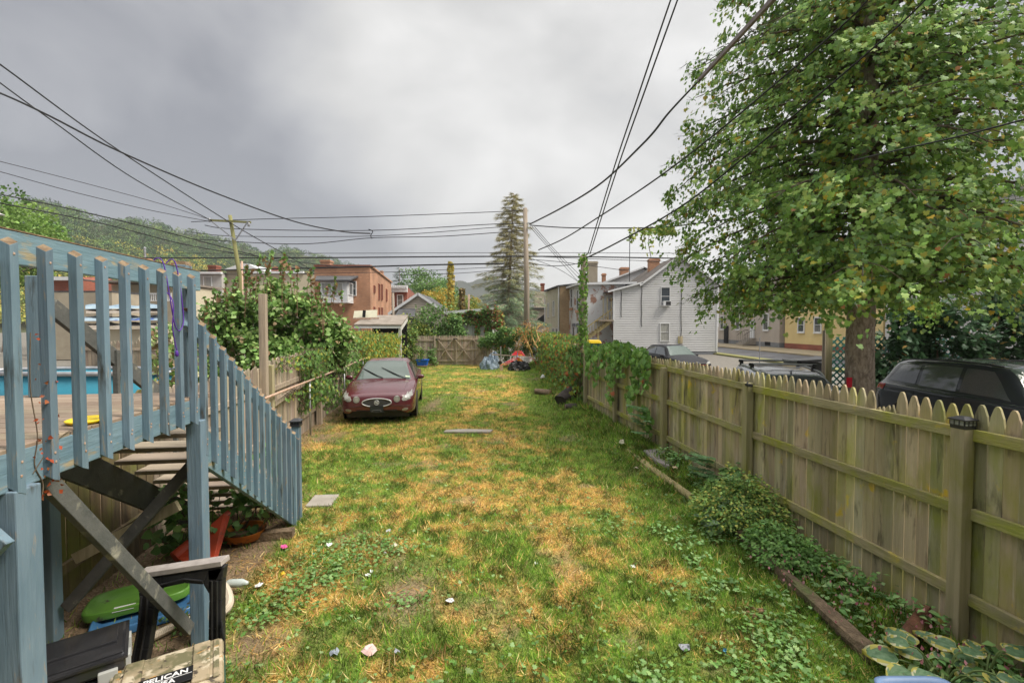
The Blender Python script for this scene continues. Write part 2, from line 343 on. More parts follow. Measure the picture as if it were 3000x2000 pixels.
M['stained_siding'] = make('stained_cream_siding', (.60, .57, .45), (.48, .46, .34), 1.4, (1, 1, .5), .3, .7, layers=[((.30, .30, .19), 1.2, (1.5, 1.5, .4), .55, .75)], rough=.6)  # random olive streaks over the cream boards
M['foundation'] = make('grey_foundation', (.22, .23, .25), (.16, .17, .18), 2, rough=.9)
M['brick'] = brickmat('orange_brick', (.56, .26, .14), (.44, .19, .10), (.50, .38, .27))
M['red_brick'] = brickmat('red_brick', (.36, .10, .06), (.28, .08, .05), (.26, .14, .10))
M['tan_brick'] = brickmat('tan_brick', (.50, .34, .19), (.40, .26, .14), (.36, .28, .19))
M['painted_brick'] = brickmat('flaking_white_brick', (.42, .19, .12), (.34, .15, .10), (.42, .36, .30), patch=((.66, .66, .66), .53, .57))
M['stucco'] = make('stucco', (.42, .37, .28), (.34, .29, .22), 1.2, rough=.9, bump=.2)
M['shingle'] = make('brown_shingle', (.13, .11, .095), (.085, .075, .07), 3, (1, 1, 1), rough=.95, bump=.3)
M['dark_roof'] = make('dark_roof', (.06, .062, .068), (.10, .10, .105), 2, rough=.85)
M['grey_roof'] = make('weathered_roll_roof', (.30, .26, .22), (.20, .17, .14), 2.5, rough=.9)
M['trim'] = make('white_trim', (.74, .75, .76), (.66, .67, .68), 3, rough=.5)
M['pane'] = make('window_pane', (.05, .06, .07), (.20, .20, .19), .9, (1, 1, .6), .45, .6, rough=.08, spec=.6)
M['curtain'] = make('curtained_pane', (.42, .42, .38), (.28, .28, .26), 1.5, (3, 3, .5), .35, .65, rough=.15, spec=.6)
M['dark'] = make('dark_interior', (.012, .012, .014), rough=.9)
M['door_white'] = make('white_door', (.70, .72, .74), rough=.4)
M['metal'] = make('galvanised_pipe', (.45, .46, .48), (.34, .34, .35), 4, rough=.45, metal=.7)
M['rust'] = make('rusty_pipe', (.42, .25, .16), (.55, .42, .34), 5, (2, 2, 2), rough=.7, metal=.2)
M['asphalt'] = make('asphalt', (.075, .078, .085), (.10, .10, .11), 1.5, layers=[((.055, .055, .06), .6, (1, 1, 1), .5, .6)], rough=.85)
M['gravel'] = make('parking_gravel', (.13, .12, .105), (.20, .185, .16), 6, rough=.95, bump=.3)
M['concrete'] = make('concrete', (.34, .31, .27), (.26, .235, .20), 3, rough=.9, bump=.3)
M['stone'] = make('flat_stone', (.30, .27, .255), (.19, .165, .155), 5, layers=[((.44, .41, .38), 7, (1, 1, 1), .58, .7)], rough=.85, bump=.5)
# ================================================================== GROUND
def rise(x, y):       # the soil is banked up a little towards the right fence
    return .2*sstep(-1.0, 0.0, x-fx(y))*sstep(5.0, 8.5, y)*(1-sstep(.3, 1.6, x-fx(y)))
def gz(x, y): return rise(x, y)+.022*(fbm(np.asarray(x)*1.1, np.asarray(y)*1.1, 5)-.5)
def straw(x, y):
    x = np.asarray(x, float); y = np.asarray(y, float)
    s = fbm(x*.9+3, y*.75, 1, 4)*.40+fbm(x*3.4, y*3.4, 9, 3)*.38+fbm(x*9, y*9, 19, 2)*.22
    d = fx(y)-x                                   # distance from the right fence
    s = s+.012+.05*np.exp(-((x-(.35-SL*y*.6))/1.5)**2)-.22*(1-sstep(.6, 1.9, d))-.20*(1-sstep(2.2, 4.4, y))*sstep(-.3, 1.2, x)
    s = s-.035*sstep(9, 14, y)-.045
    return sstep(.42, .64, s)
def dirt(x, y):
    x = np.asarray(x, float); y = np.asarray(y, float)
    d = sstep(.63, .74, fbm(x*1.7+9, y*1.7+4, 21, 4))*.6
    def spot(cx, cy, rx, ry): return np.exp(-(((x-cx)/rx)**2+((y-cy)/ry)**2))
    d = d+spot(-.95, 4.15, .32, .5)+.9*spot(-1.95, 3.5, .35, .35)+.9*spot(-2.45, 14.5, .25, 1.6)+.5*spot(-.2, 4.0, .3, .3)
    dk = x-(-1.85-SL*y)                            # under the deck
    d = d+1.2*(1-sstep(-.25, .12, dk))*(1-sstep(5.6, 6.6, y))
    d = d+.9*(1-sstep(0, .9, x-(-3.25-SL*y)))
    return np.clip(d, 0, 1)
def lawncol(x, y):
    s = straw(x, y)[..., None]; d = dirt(x, y)[..., None]; n = fbm(x*9, y*9, 33, 3)[..., None]
    c = np.array([.13, .19, .035])*(1-s)+np.array([.50, .31, .085])*s
    c = c*(1-d)+np.array([.21, .15, .095])*d
    return c*(.65+.7*n)
lm = bpy.data.materials.new('lawn_soil'); lm.use_nodes = True
_t = lm.node_tree; _a = _t.nodes.new('ShaderNodeAttribute'); _a.attribute_name = 'Col'
_n = _t.nodes.new('ShaderNodeTexNoise'); _n.inputs['Scale'].default_value = 60; _n.inputs['Detail'].default_value = 6
_tc = _t.nodes.new('ShaderNodeTexCoord'); _t.links.new(_tc.outputs['Object'], _n.inputs['Vector'])
_r = _t.nodes.new('ShaderNodeMapRange'); _t.links.new(_n.outputs[0], _r.inputs[0]); _r.inputs[1].default_value = .3; _r.inputs[2].default_value = .7; _r.inputs[3].default_value = .45; _r.inputs[4].default_value = 1.5
_m = _t.nodes.new('ShaderNodeVectorMath'); _m.operation = 'SCALE'; _t.links.new(_a.outputs['Color'], _m.inputs[0]); _t.links.new(_r.outputs[0], _m.inputs['Scale'])
_b = _t.nodes['Principled BSDF']; _t.links.new(_m.outputs[0], _b.inputs['Base Color']); _b.inputs['Roughness'].default_value = .95; _b.inputs['Specular IOR Level'].default_value = .1
_u = _t.nodes.new('ShaderNodeBump'); _u.inputs['Strength'].default_value = .6; _u.inputs['Distance'].default_value = .02; _t.links.new(_n.outputs[0], _u.inputs['Height']); _t.links.new(_u.outputs[0], _b.inputs['Normal'])
M['lawn'] = lm
def height_sheet(name, xs, ys, zf, cf, mat):
    X, Y = np.meshgrid(xs, ys); Z = zf(X, Y); V = np.stack([X, Y, Z], -1).reshape(-1, 3)
    nx, ny = len(xs), len(ys); i = np.arange(ny-1)[:, None]*nx+np.arange(nx-1)[None]
    Fq = np.stack([i, i+1, i+nx+1, i+nx], -1).reshape(-1)
    me = bpy.data.meshes.new(name); nf = (nx-1)*(ny-1)
    me.vertices.add(len(V)); me.loops.add(nf*4); me.polygons.add(nf)
    me.loops.foreach_set('vertex_index', Fq.astype(np.int32)); me.polygons.foreach_set('loop_start', np.arange(0, nf*4, 4, dtype=np.int32))
    me.polygons.foreach_set('use_smooth', np.ones(nf, bool))
    if cf is not None:
        at = me.color_attributes.new('Col', 'FLOAT_COLOR', 'POINT'); at.data.foreach_set('color', np.c_[cf(X, Y).reshape(-1, 3), np.ones(len(V))].astype(np.float32).ravel())
    return link_mesh(name, me, V, mat, None, True)
tag(height_sheet('lawn', np.arange(-8.2, 4.6, .05), np.arange(-1, 30.6, .05), gz, lawncol, M['lawn']), kind='structure')
tag(MB().box(-2500, 2500, -300, 4000, -.09, -.05).build('ground', M['gravel']), kind='structure')
tag(MB().box(18.6, 24.3, -20, 260, -.046, -.03).build('street', M['asphalt']), kind='structure')
tag(MB().box(24.3, 29.2, -20, 260, -.046, .09).build('pavement', make('brick_pavement', (.36, .29, .20), (.27, .23, .15), 1.2, layers=[((.42, .33, .12), 2, (1, 1, 1), .58, .7)], rough=.9)), kind='structure')
tag(MB().box(17.6, 18.6, -20, 60, -.046, .07).build('verge', make('verge_grass', (.24, .21, .09), (.15, .17, .05), 3, rough=.95, bump=.5)), kind='structure')

# ------------------------------------------------------------------ grass
gl = [(.14, .28, .03), (.20, .36, .045), (.09, .19, .025), (.30, .40, .07), (.24, .31, .09)]
sl = [(.62, .41, .14), (.56, .32, .10), (.70, .54, .25), (.40, .26, .10), (.44, .38, .12)]
def in_lawn(x, y): return (x > lx(y)+.05) & (x < fx(y)-.02)
Ps, Ts, Ns, Ss, Cs = [], [], [], [], []
for (y0, y1, dens, wmul) in ((2.5, 4.2, 6000, 1), (4.2, 6, 4600, 1.15), (6, 9, 2700, 1.5), (9, 13, 1500, 2.1), (13, 20, 650, 3.0), (20, 29.3, 330, 4)):
    xa, xb = -3.9-.15*y1, 3.5; n = int(dens*(y1-y0)*(xb-xa))
    x = rng.uniform(xa, xb, n); y = rng.uniform(y0, y1, n); s = straw(x, y); d = dirt(x, y)
    slab_ = (np.abs(x-(-.85)) < 0)
    ca, cb2 = G(1372, 1266), G(1940, 1355)
    slab_ = ((np.abs(x-ca.x) < .56) & (np.abs(y-ca.y) < .17)) | ((np.abs(x+2.63) < .18) & (np.abs(y-6.45) < .2)) | ((np.abs(x-cb2.x) < .32) & (np.abs(y-cb2.y) < .22) & (rng.random(n) < .8))
    k = in_lawn(x, y) & ~slab_ & (rng.random(n) > d*.93) & (rng.random(n) > s*.25) & (np.abs(x) < y*1.2+.2)
    x, y, s = x[k], y[k], s[k]; n = len(x)
    isd = rng.random(n) < (.10+.62*s)
    col = np.where(isd[:, None], pal(n, sl), pal(n, gl))
    tuft = fbm(x*2.3, y*2.3, 51, 3); col = col*(.45+1.1*sstep(.25, .75, fbm(x*11, y*11, 61, 2)))[:, None]
    ang = rng.uniform(0, 2*np.pi, n); lean = np.where(isd, rng.uniform(.75, 1.35, n), rng.uniform(.25, 1.15, n))
    T = np.c_[np.cos(ang)*np.sin(lean), np.sin(ang)*np.sin(lean), np.cos(lean)]
    edge = 1-sstep(.15, 1.3, fx(y)-x)
    sz = rng.uniform(.028, .078, n)*(.6+1.0*tuft)*(1+.7*edge)*np.where(isd, 1.15, 1)
    Ps.append(np.c_[x, y, gz(x, y)-.004]); Ts.append(T); Ns.append(rand_dirs(n)+[0, 0, .8]); Ss.append(sz*(1+.12*(wmul-1))); Cs.append(col)
    if wmul > 1:     # wider faces far away
        pass
P_ = np.concatenate(Ps); o = scatter('grass', P_, np.concatenate(Ts), np.concatenate(Ns), np.concatenate(Ss), np.concatenate(Cs), 'blade', M['grass'])
tag(o, kind='stuff')
# loose straw lying in mats
n = 70000; x = rng.uniform(-3.4, 3.2, n); y = 2.6+8.5*rng.random(n)**1.7; s = straw(x, y)
k = in_lawn(x, y) & (rng.random(n) < s**2.6*.8) & (np.abs(x) < y*1.2+.2); x, y = x[k], y[k]; n = len(x); a = rng.uniform(0, 6.28, n)
T = np.c_[np.cos(a), np.sin(a), rng.uniform(-.03, .22, n)]
o = scatter('dry_grass', np.c_[x, y, gz(x, y)+rng.uniform(.003, .025, n)], T, np.c_[np.zeros((n, 2)), np.ones(n)]+.4*rand_dirs(n), rng.uniform(.04, .13, n)*.8, pal(n, sl), 'tri', M['grass'])
tag(o, kind='stuff')
def patch(P_list, name, tm, size, cols, tiltn=.45, zr=(.01, .06), mat='leaf', parent=None, sizes=(.7, 1.3)):
    P = np.array(P_list); n = len(P); a = rng.uniform(0, 6.28, n)
    P = P.copy(); P[:, 2] += rng.uniform(*zr, n)
    T = np.c_[np.cos(a), np.sin(a), rng.uniform(-.35, .25, n)]
    return scatter(name, P, T, np.array([0, 0, 1])+tiltn*rand_dirs(n), size*rng.uniform(*sizes, n), pal(n, cols), tm, M[mat], parent)
def blob_pts(cx, cy, rx, ry, n, rot=0):
    a = rng.normal(size=(n, 2))*.5; c, s_ = math.cos(rot), math.sin(rot)
    x = cx+a[:, 0]*rx*c-a[:, 1]*ry*s_; y = cy+a[:, 0]*rx*s_+a[:, 1]*ry*c
    return np.c_[x, y, gz(x, y)]
wg = [(.14, .28, .06), (.20, .35, .10), (.10, .21, .045), (.26, .40, .15)]
# broad-leaved weeds in the turf
pts = [blob_pts(*p) for p in ((-1.75, 4.85, .55, .55, 520), (-1.95, 4.35, .35, .5, 300), (-1.3, 5.0, .3, .25, 140), (-.93, 4.05, .22, .16, 70), (-1.35, 3.05, .3, .16, 60), (.9, 3.1, .35, .25, 110),
        (1.75, 3.2, .5, .3, 260), (2.1, 3.7, .35, .35, 240), (1.55, 4.2, .3, .25, 80), (1.3, 5.6, .5, .5, 100), (-2.1, 3.9, .25, .3, 110))]
n = 2600; x = rng.uniform(-2.6, 3, n); y = 2.7+8*rng.random(n)**1.5; k = in_lawn(x, y) & (fbm(x*1.4, y*1.4, 71) > .47) & (rng.random(n) > dirt(x, y)); pts.append(np.c_[x[k], y[k], gz(x[k], y[k])])
tag(patch(np.concatenate(pts), 'lawn_weeds', 'lobed', .032, wg, .5, (.02, .06)), kind='stuff')
# ================================================================== FENCES
FD = Vector((-SL, 1, 0)).normalized(); FN = Vector((1, SL, 0)).normalized()    # along the yard, and outwards to the right
def picket(mb, c, w, z0, z1, th, d, n, tip=.15, lean=0, cut=None):
    """one pointed board standing at c, width along d, thickness along n"""
    h = w/2; L_ = d*lean
    prof = [(-h, z0), (h, z0), (h, z1-tip), (h*.86, z1-tip*.55), (h*.42, z1-tip*.12), (h*.18, z1), (-h*.18, z1), (-h*.42, z1-tip*.12), (-h*.86, z1-tip*.55), (-h, z1-tip)]
    if cut is not None: prof = [(-h, z0), (h, z0), (h, cut-.03), (h*.3, cut), (0, cut-.05), (-h*.5, cut+.01), (-h, cut-.06)]
    mb.prism([Vector((c[0], c[1], 0))+d*a+L_*(z-z0)+Vector((0, 0, z)) for a, z in prof], n*th)
def picket_run(mb, p0, p1, pitch, w, z0, z1, th, n, tip=.15, zj=.012, g0=.72, g1=1.12, leanj=.004, spec=None, warm=.05, broken=None):
    p0 = Vector(p0); p1 = Vector(p1); d = (p1-p0); Ld = d.length; d.normalize(); k = int(Ld/pitch)
    for i in range(k):
        s = (i+.5)*Ld/k; c = p0+d*s; f = s/Ld
        a = z0[0]+(z0[1]-z0[0])*f if isinstance(z0, tuple) else z0; b = z1[0]+(z1[1]-z1[0])*f if isinstance(z1, tuple) else z1
        cut = None; ww = w
        if broken:
            for (bs, kind) in broken:
                if abs(s-bs) < pitch*.5:
                    if kind == 'gone': cut = -1
                    elif kind == 'thin': ww = w*.72
                    else: cut = kind
        if cut == -1: continue
        mb.col = tint(g0, g1, warm)
        picket(mb, c+n*random.uniform(-.002, .003), ww*random.uniform(.97, 1.0), a+random.uniform(-.02, .01), b+random.uniform(-zj, zj), th, d, n, tip, random.uniform(-leanj, leanj), cut)
rf = thing('picket_fence', 'long weathered picket fence with mossy rails along the right side of the yard', 'fence', (fx(8), 8, 0))
PY = [1.05, 3.52, 6.05, 8.4, 10.85, 13.3, 15.75, 18.2, 20.65, 23.1, 25.6, 28.1, 30.2]
for i, (a, b) in enumerate(zip(PY[:-1], PY[1:])):
    mb = MB(); za = float(rise(fx(a)-.05, a)); zb = float(rise(fx(b)-.05, b))
    off = .055
    br = [(4.15-a, 1.72), (4.25-a, 1.69)] if i == 1 else None
    picket_run(mb, (fx(a)+off, a, 0), (fx(b)+off, b, 0), .0985, .0955, (-.02, -.02), (1.84, 1.84), .018, FN, .15, zj=.018, g0=.66, g1=1.2, broken=br)
    mb.build('picket_panel', M['fence'], rf)
    for zr in (.37, 1.02, 1.615):
        r = MB(); r.col = tint(.85, 1.1)
        r.beam((fx(a)+.033, a+.04, zr+za*.3), (fx(b)+.033, b-.04, zr+zb*.3), .038, .088)
        r.build('rail', M['fence_rail'], rf, bevel=.004)
for i, y in enumerate(PY[:-1]):
    m = MB(); m.col = tint(.85, 1.1); w = .098 if y < 9 else .09; top = {0: 1.7, 1: 1.665, 2: 1.70, 3: 1.69}.get(i, 1.66)
    M4 = Matrix.Translation((fx(y)-.02, y, 0)) @ Matrix.Rotation(math.atan(SL), 4, 'Z')
    m.box(-w/2, w/2, -w/2, w/2, -.05, top, M4); p = m.build('post', M['post'], rf, bevel=.006)
    if i in (1,):
        c = MB(); c.lathe([(.072, -.004), (.074, .02), (.074, .022)], n=4, M=M4 @ Matrix.Translation((0, 0, top)) @ Matrix.Rotation(math.pi/4, 4, 'Z'))
        c.box(-.05, .05, -.05, .05, top+.02, top+.062, M4); 
        c.lathe([(.088, .060), (.088, .068), (.03, .088), (.0, .09)], n=4, M=M4 @ Matrix.Translation((0, 0, top)) @ Matrix.Rotation(math.pi/4, 4, 'Z'))
        for s in (-1, 1):
            for q in range(3):
                c.box(-.052+.035*q, -.048+.035*q, s*.0525-.003, s*.0525+.003, top+.02, top+.062, M4); c.box(s*.0525-.003, s*.0525+.003, -.052+.035*q, -.048+.035*q, top+.02, top+.062, M4)
            c.box(-.055, .055, s*.0525-.002, s*.0525+.002, top+.040, top+.044, M4)
        cap = c.build('post_cap', make('black_post_cap', (.03, .03, .034), rough=.35), p)
        g = MB(); g.box(-.0515, .0515, -.0515, .0515, top+.024, top+.058, M4); g.build('lens', make('cap_lens', (.30, .31, .29), (.16, .17, .16), 9, rough=.2), p)
    if i == 2:
        c = MB(); c.cbox((fx(y)-.06, y-.10, top-.02), (.05, .10, .03)); c.tube([(fx(y)-.06, y-.16, top-.03), (fx(y)-.06, y-.05, top), (fx(y)-.03, y-.02, top+.012)], .009, 6)
        c.build('latch', make('black_latch', (.02, .02, .022), rough=.5), p)
# ---------------- left fence: old stockade
lf = thing('stockade_fence', 'old dark weathered board fence along the left side of the yard, half overgrown', 'fence', (lx(8), 8, 0))
segs = [(1.2, 2.9, 1.75, 1.75, 'dark_fence'), (2.9, 5.2, 1.75, 1.74, 'dark_fence'), (5.2, 8.3, 1.70, 1.72, 'grey_fence'), (8.5, 11.5, 1.80, 1.84, 'grey_fence'), (11.7, 15, 1.6, 1.5, 'grey_fence'), (15, 20, 1.55, 1.6, 'grey_fence'), (20, 24, 1.6, 1.6, 'grey_fence')]
for (a, b, za, zb, mt) in segs:
    mb = MB(); picket_run(mb, (lx(a)-.05, a, 0), (lx(b)-.05, b, 0), .097 if mt == 'grey_fence' else .13, .09 if mt == 'grey_fence' else .122, -.02, (za, zb), .016, FN, .06, .03, .6, 1.15, .02 if mt == 'dark_fence' else .012, warm=.05)
    mb.build('board_panel', M[mt], lf)
    for zr in (.35, 1.25):
        r = MB(); r.beam((lx(a)-.015, a, zr), (lx(b)-.015, b, zr+.05), .04, .085); r.build('rail', M[mt], lf)
m = MB().cbox((lx(8.23)+.03, 8.23, 1.47), (.115, .115, 3.04), math.atan(SL)); m.build('tall_post', M['grey_fence'], lf, bevel=.006)['label'] = 'tall post standing high above the fence boards'
m = MB().cbox((lx(8.42)+.07, 8.40, .84), (.12, .12, 1.78), math.atan(SL)); m.build('post', M['post'], lf, bevel=.006)
m = MB().cbox((lx(11.57)+.08, 11.57, .74), (.12, .12, 1.6), math.atan(SL)); m.build('post', M['grey_fence'], lf, bevel=.006)
m = MB().beam((lx(8.5)+.05, 8.6, 1.0), (lx(11.6)+.05, 11.4, 1.22), .04, .09); m.build('rail', M['grey_fence'], lf)
# ---------------- chain link frame: leaning pipe on posts
pf = thing('pipe_fence', 'rusty pipe rail on thin steel posts running along the left fence past the car', 'fence', (lx(14)+.15, 14, 0))
def pl(y): return (lx(y)+.19, y)
MB().tube([(*pl(y), z) for y, z in ((7.6, 1.22), (10, 1.22), (13.9, 1.21), (17, 1.24), (20.2, 1.26), (23, 1.6))], .024, 8).build('pipe_rail', M['rust'], pf, smooth=True)
for y in (10.4, 13.9, 17, 20.2): MB().tube([(*pl(y), -.05), (*pl(y), 1.19)], .022, 8).build('pipe_post', M['metal'], pf, smooth=True); MB().lathe([(.028, 0), (.03, .03), (.012, .06), (0, .065)], (*pl(y), 1.17), 10).build('post_cap', M['metal'], pf, smooth=True)
# ---------------- gate and the fence across the end of the yard
gy = 29.2
gf = thing('back_fence', 'grey picket fence across the end of the yard left of the gate', 'fence', (-6.5, gy, 0))
mb = MB(); picket_run(mb, (-8.2, gy, 0), (-4.83, gy, 0), .105, .098, -.02, (1.86, 1.84), .02, Vector((0, -1, 0)), .16, .02, .75, 1.15); mb.build('board_panel', M['grey_fence'], gf)
for z in (.35, .95, 1.55): MB().beam((-8.2, gy-.04, z), (-4.85, gy-.04, z), .04, .09).build('rail', M['grey_fence'], gf)
MB().cbox((-4.77, gy-.03, .9), (.13, .13, 1.84)).build('post', M['grey_fence'], gf, bevel=.006)
ga = thing('wooden_gate', 'double wooden gate with crossed braces closing the far end of the yard', 'gate', (-3, gy, 0))
for (a, b, nx) in ((-4.65, -3.62, 1), (-3.56, -1.35, 2)):
    mb = MB(); picket_run(mb, (a, gy, 0), (b, gy, 0), .10, .094, .02, (1.86, 1.87), .02, Vector((0, -1, 0)), .16, .015, .75, 1.15); leaf = mb.build('gate_leaf', M['grey_fence'], ga)
    for z in (.28, .98, 1.62): MB().beam((a, gy-.045, z), (b, gy-.045, z), .045, .09).build('rail', M['grey_fence'], leaf)
    for q in range(nx):
        x0 = a+(b-a)/nx*q+.05; x1 = a+(b-a)/nx*(q+1)-.05
        for zz in ((.30, .96), (1.0, 1.6)):
            k = MB()
            if zz[0] < .5: k.beam((x0, gy-.095, zz[0]), ((x0+x1)/2, gy-.095, zz[1]), .04, .085, (0, 1, 0)); k.beam(((x0+x1)/2, gy-.095, zz[1]), (x1, gy-.095, zz[0]), .04, .085, (0, 1, 0))
            else: k.beam((x0, gy-.095, zz[1]), ((x0+x1)/2, gy-.095, zz[0]), .04, .085, (0, 1, 0)); k.beam(((x0+x1)/2, gy-.095, zz[0]), (x1, gy-.095, zz[1]), .04, .085, (0, 1, 0))
            k.build('cross_brace', M['grey_fence'], leaf)
    MB().cbox((a+.04, gy-.07, 1.62), (.25, .09, .05)).build('hinge', M['cable'], leaf)
for x in (-3.59, -1.27): MB().cbox((x, gy+.07, .9), (.12, .12, 1.8)).build('post', M['grey_fence'], ga)
MB().cbox((-3.45, gy-.08, .95), (.05, .06, 1.6)).build('latch_board', M['grey_fence'], ga)
# the house the photo was taken from stands right behind the camera
hb = thing('rear_house', 'pale clad rear wall of the house the blue deck belongs to', 'house', (-1, -4, 0))
MB().box(-9, 4.2, -8, -1.1, 0, 6.5).build('wall', make('faded_cladding', (.30, .31, .32), (.25, .26, .27), 2, rough=.7), hb)
MB().box(-9.3, 4.5, -8.3, -.7, 6.5, 6.7).build('roof', M['dark_roof'], hb)
# ================================================================== DECK AND STAIRS
dk = thing('deck', 'raised blue painted wooden deck with railing and stairs at the left', 'deck', (dx(2.8), 2.8, 0))
def D(t, o, z): return Vector((dx(t), t, 0))+FN*o+Vector((0, 0, z))
def dmat(t, o): return Matrix.Translation(D(t, o, 0)) @ Matrix.Rotation(math.atan(SL), 4, 'Z')
floor = MB()
for i in range(13):
    t = 1.92+.143*i; floor.col = tint(.85, 1.12); floor.box(-2.6, -.041, .003, .137, 1.865, 1.902, dmat(t, 0))
floor.build('deck_floor', M['board'], dk, bevel=.004)
def bar(name, mat, t0, z0, t1, z1, o0, o1, h, bevel=.004):
    m = MB(); m.col = tint(.9, 1.08); a = D(t0, (o0+o1)/2, z0); b = D(t1, (o0+o1)/2, z1); m.beam(a, b, abs(o1-o0), h); return m.build(name, mat, dk, bevel=bevel)
bar('rim_board', M['blue_flat'], 1.9, 1.80, 3.66, 1.80, -.078, -.04, .17)
for t in (1.95, 2.5, 3.0, 3.6): MB().box(-2.5, -.08, 0, .04, 1.69, 1.862, dmat(t, 0)).build('joist', M['brace'], dk)
bar('top_rail', M['blue_flat'], 1.88, 2.772, 3.62, 2.772, -.078, -.04, .145)
bar('rail_cap', M['bare'], 1.88, 2.849, 3.62, 2.849, -.080, -.038, .006, 0)
def bal(t, z0, z1, name='baluster', sl=0):
    m = MB(); m.col = tint(.8, 1.15); w = .041; P = []
    for (z, k) in ((z0, -1), (z1, 1)):
        P += [D(t, -.04, z+.0), D(t, -.0, z-.022*1), D(t+w, 0, z-.022*1+.02*k), D(t+w, -.04, z+.02*k)]
    m.hexa(P)
    m.mi = 2
    for zz in (z0+.055, z0+.10, z1-.06): m.cbox(D(t+.021+random.uniform(-.006, .006), .001, zz+random.uniform(-.015, .015)), (.004, .010, .011), math.atan(SL))
    b = m.build(name, [M['blue'], M['bare'], M['rust']], dk, bevel=.003)
    b.data.polygons[0].material_index = b.data.polygons[1].material_index = 1
    return b
for i in range(9): bal(2.0+.1788*i, 1.735, 2.795)
for t in (1.90, 3.50): 
    m = MB(); m.box(-.17, -.08, 0, .095, 1.70, 2.885, dmat(t, 0)); m.build('post', M['blue'], dk, bevel=.008)
    m = MB(); m.lathe([(.062, 0), (.062, .012), (.045, .04), (.0, .045)], n=4, M=dmat(t, -.125) @ Matrix.Translation((0, .047, 2.87)) @ Matrix.Rotation(math.pi/4, 4, 'Z')); m.build('post_top', M['bare'], dk)
for (t, o, w, z1, n_) in ((1.99, -.002, .13, 1.72, 0), (3.50, -.002, .105, 1.72, 0), (3.68, -1.16, .10, 1.86, 1), (1.99, -1.2, .1, 1.72, 0)):
    m = MB(); m.col = tint(.9, 1.05); m.box(-w, 0, 0, w, -.02, z1, dmat(t, o)); m.build('leg_post', M['blue'], dk, bevel=.006)
for t, o in ((3.62, -1.14), (3.40, -2.1)):
    m = MB(); m.col = tint(.9, 1.05); m.box(-.095, 0, 0, .095, 1.903, 2.80, dmat(t, o)); m.build('post', M['blue'], dk, bevel=.006)
def brace(a, b, mat='brace', up=(0, 1, 0)): MB().beam(a, b, .085, .04, up).build('brace', M[mat], dk, bevel=.004)
brace(D(2.2, -.09, 1.76), D(3.46, -.09, .16), up=(1, .14, 0)); brace(D(3.72, -1.1, .25), D(3.66, -.12, 1.38)); brace(D(1.95, -.3, 1.25), D(1.95, -.02, 1.55), 'blue')
brace(D(3.75, -1.05, .62), D(3.75, -.3, 1.0), 'post')
# stairs
for i in range(9):
    m = MB(); m.col = tint(.85, 1.1); t = 3.78+.27*i; m.box(-1.13, -.085, 0, .262, 1.57-.175*i-.037, 1.57-.175*i, dmat(t, 0)); m.build('tread', M['tread'], dk, bevel=.004)
for o in (-.08, -1.17):
    m = MB(); m.col = tint(.9, 1.05); m.beam(D(3.58, o+.02, 1.53), D(5.86, o+.02, .03), .04, .25); m.build('stringer', M['blue_flat'] if o > -1 else M['brace'], dk, bevel=.004)
bar('stair_rail', M['blue_flat'], 3.45, 2.49, 5.80, 1.01, -.078, -.04, .135)
bar('stair_rail_cap', M['bare'], 3.45, 2.561, 5.80, 1.081, -.080, -.038, .006, 0)
bar('stair_rail', M['brace'], 3.76, 2.58, 5.9, 1.18, -1.19, -1.15, .135)
for k in range(5): m = MB(); m.box(-1.17, -1.13, 0, .04, 1.6-.3*k*.9, 2.50-.29*k, dmat(3.95+.45*k, 0)); m.build('baluster', M['brace'], dk)
for i in range(15):
    t = 3.57+.160*i; zt = 2.525-.63*(t-3.45); bal(t, zt-.985-.012*i, zt, 'stair_baluster')
M4 = dmat(5.82, -.0); m = MB(); m.box(-.10, -.005, 0, .095, -.05, 1.18, M4); npost = m.build('newel_post', M['blue'], dk, bevel=.006)
c = MB(); T4 = M4 @ Matrix.Translation((-.052, .047, 1.18)); R4 = Matrix.Rotation(math.pi/4, 4, 'Z')
c.lathe([(.085, 0), (.085, .018)], n=4, M=T4 @ R4); c.box(-.05, .05, -.05, .05, .018, .062, T4); c.lathe([(.095, .060), (.095, .068), (.035, .095), (0, .097)], n=4, M=T4 @ R4)
for s in (-1, 1):
    for q in range(4): c.box(-.054+.034*q, -.049+.034*q, s*.052-.004, s*.052+.004, .018, .062, T4); c.box(s*.052-.004, s*.052+.004, -.054+.034*q, -.049+.034*q, .018, .062, T4)
cap = c.build('post_cap', bpy.data.materials['black_post_cap'], npost)
# concrete pad at the foot of the stairs
tag(MB().cbox((-2.63, 6.45, .006), (.34, .42, .035), .1).build('concrete_pad', M['concrete'], bevel=.01), 'rough concrete pad in the grass beside the foot of the stairs', 'paving slab')
# rope, frisbee, vine on the deck
rp = []
for k in range(9):
    a = k/8*math.pi*2; rp.append(D(3.17+.05*math.cos(a)+.01, .012+.0*math.sin(a), 2.50+.17*math.sin(a)))
r = MB().tube(catmull([D(3.12, -.082, 2.70), D(3.12, -.085, 2.853), D(3.13, -.03, 2.853), D(3.13, .01, 2.60), D(3.17, .012, 2.44), D(3.23, .01, 2.40), D(3.28, .01, 2.50), D(3.26, -.02, 2.855), D(3.24, -.07, 2.86), D(3.2, -.09, 2.72), D(3.15, .012, 2.60), D(3.14, .014, 2.42), D(3.17, .012, 2.31), D(3.18, .015, 2.27)]), .0038, 6)
r.lathe([(0, -.03), (.012, -.02), (.008, .01), (0, .02)], D(3.18, .015, 2.25), 8)
tag(r.build('purple_cord', make('purple_cord', (.10, .03, .32), rough=.5), smooth=True), 'purple cord looped over the blue railing of the deck', 'cord')
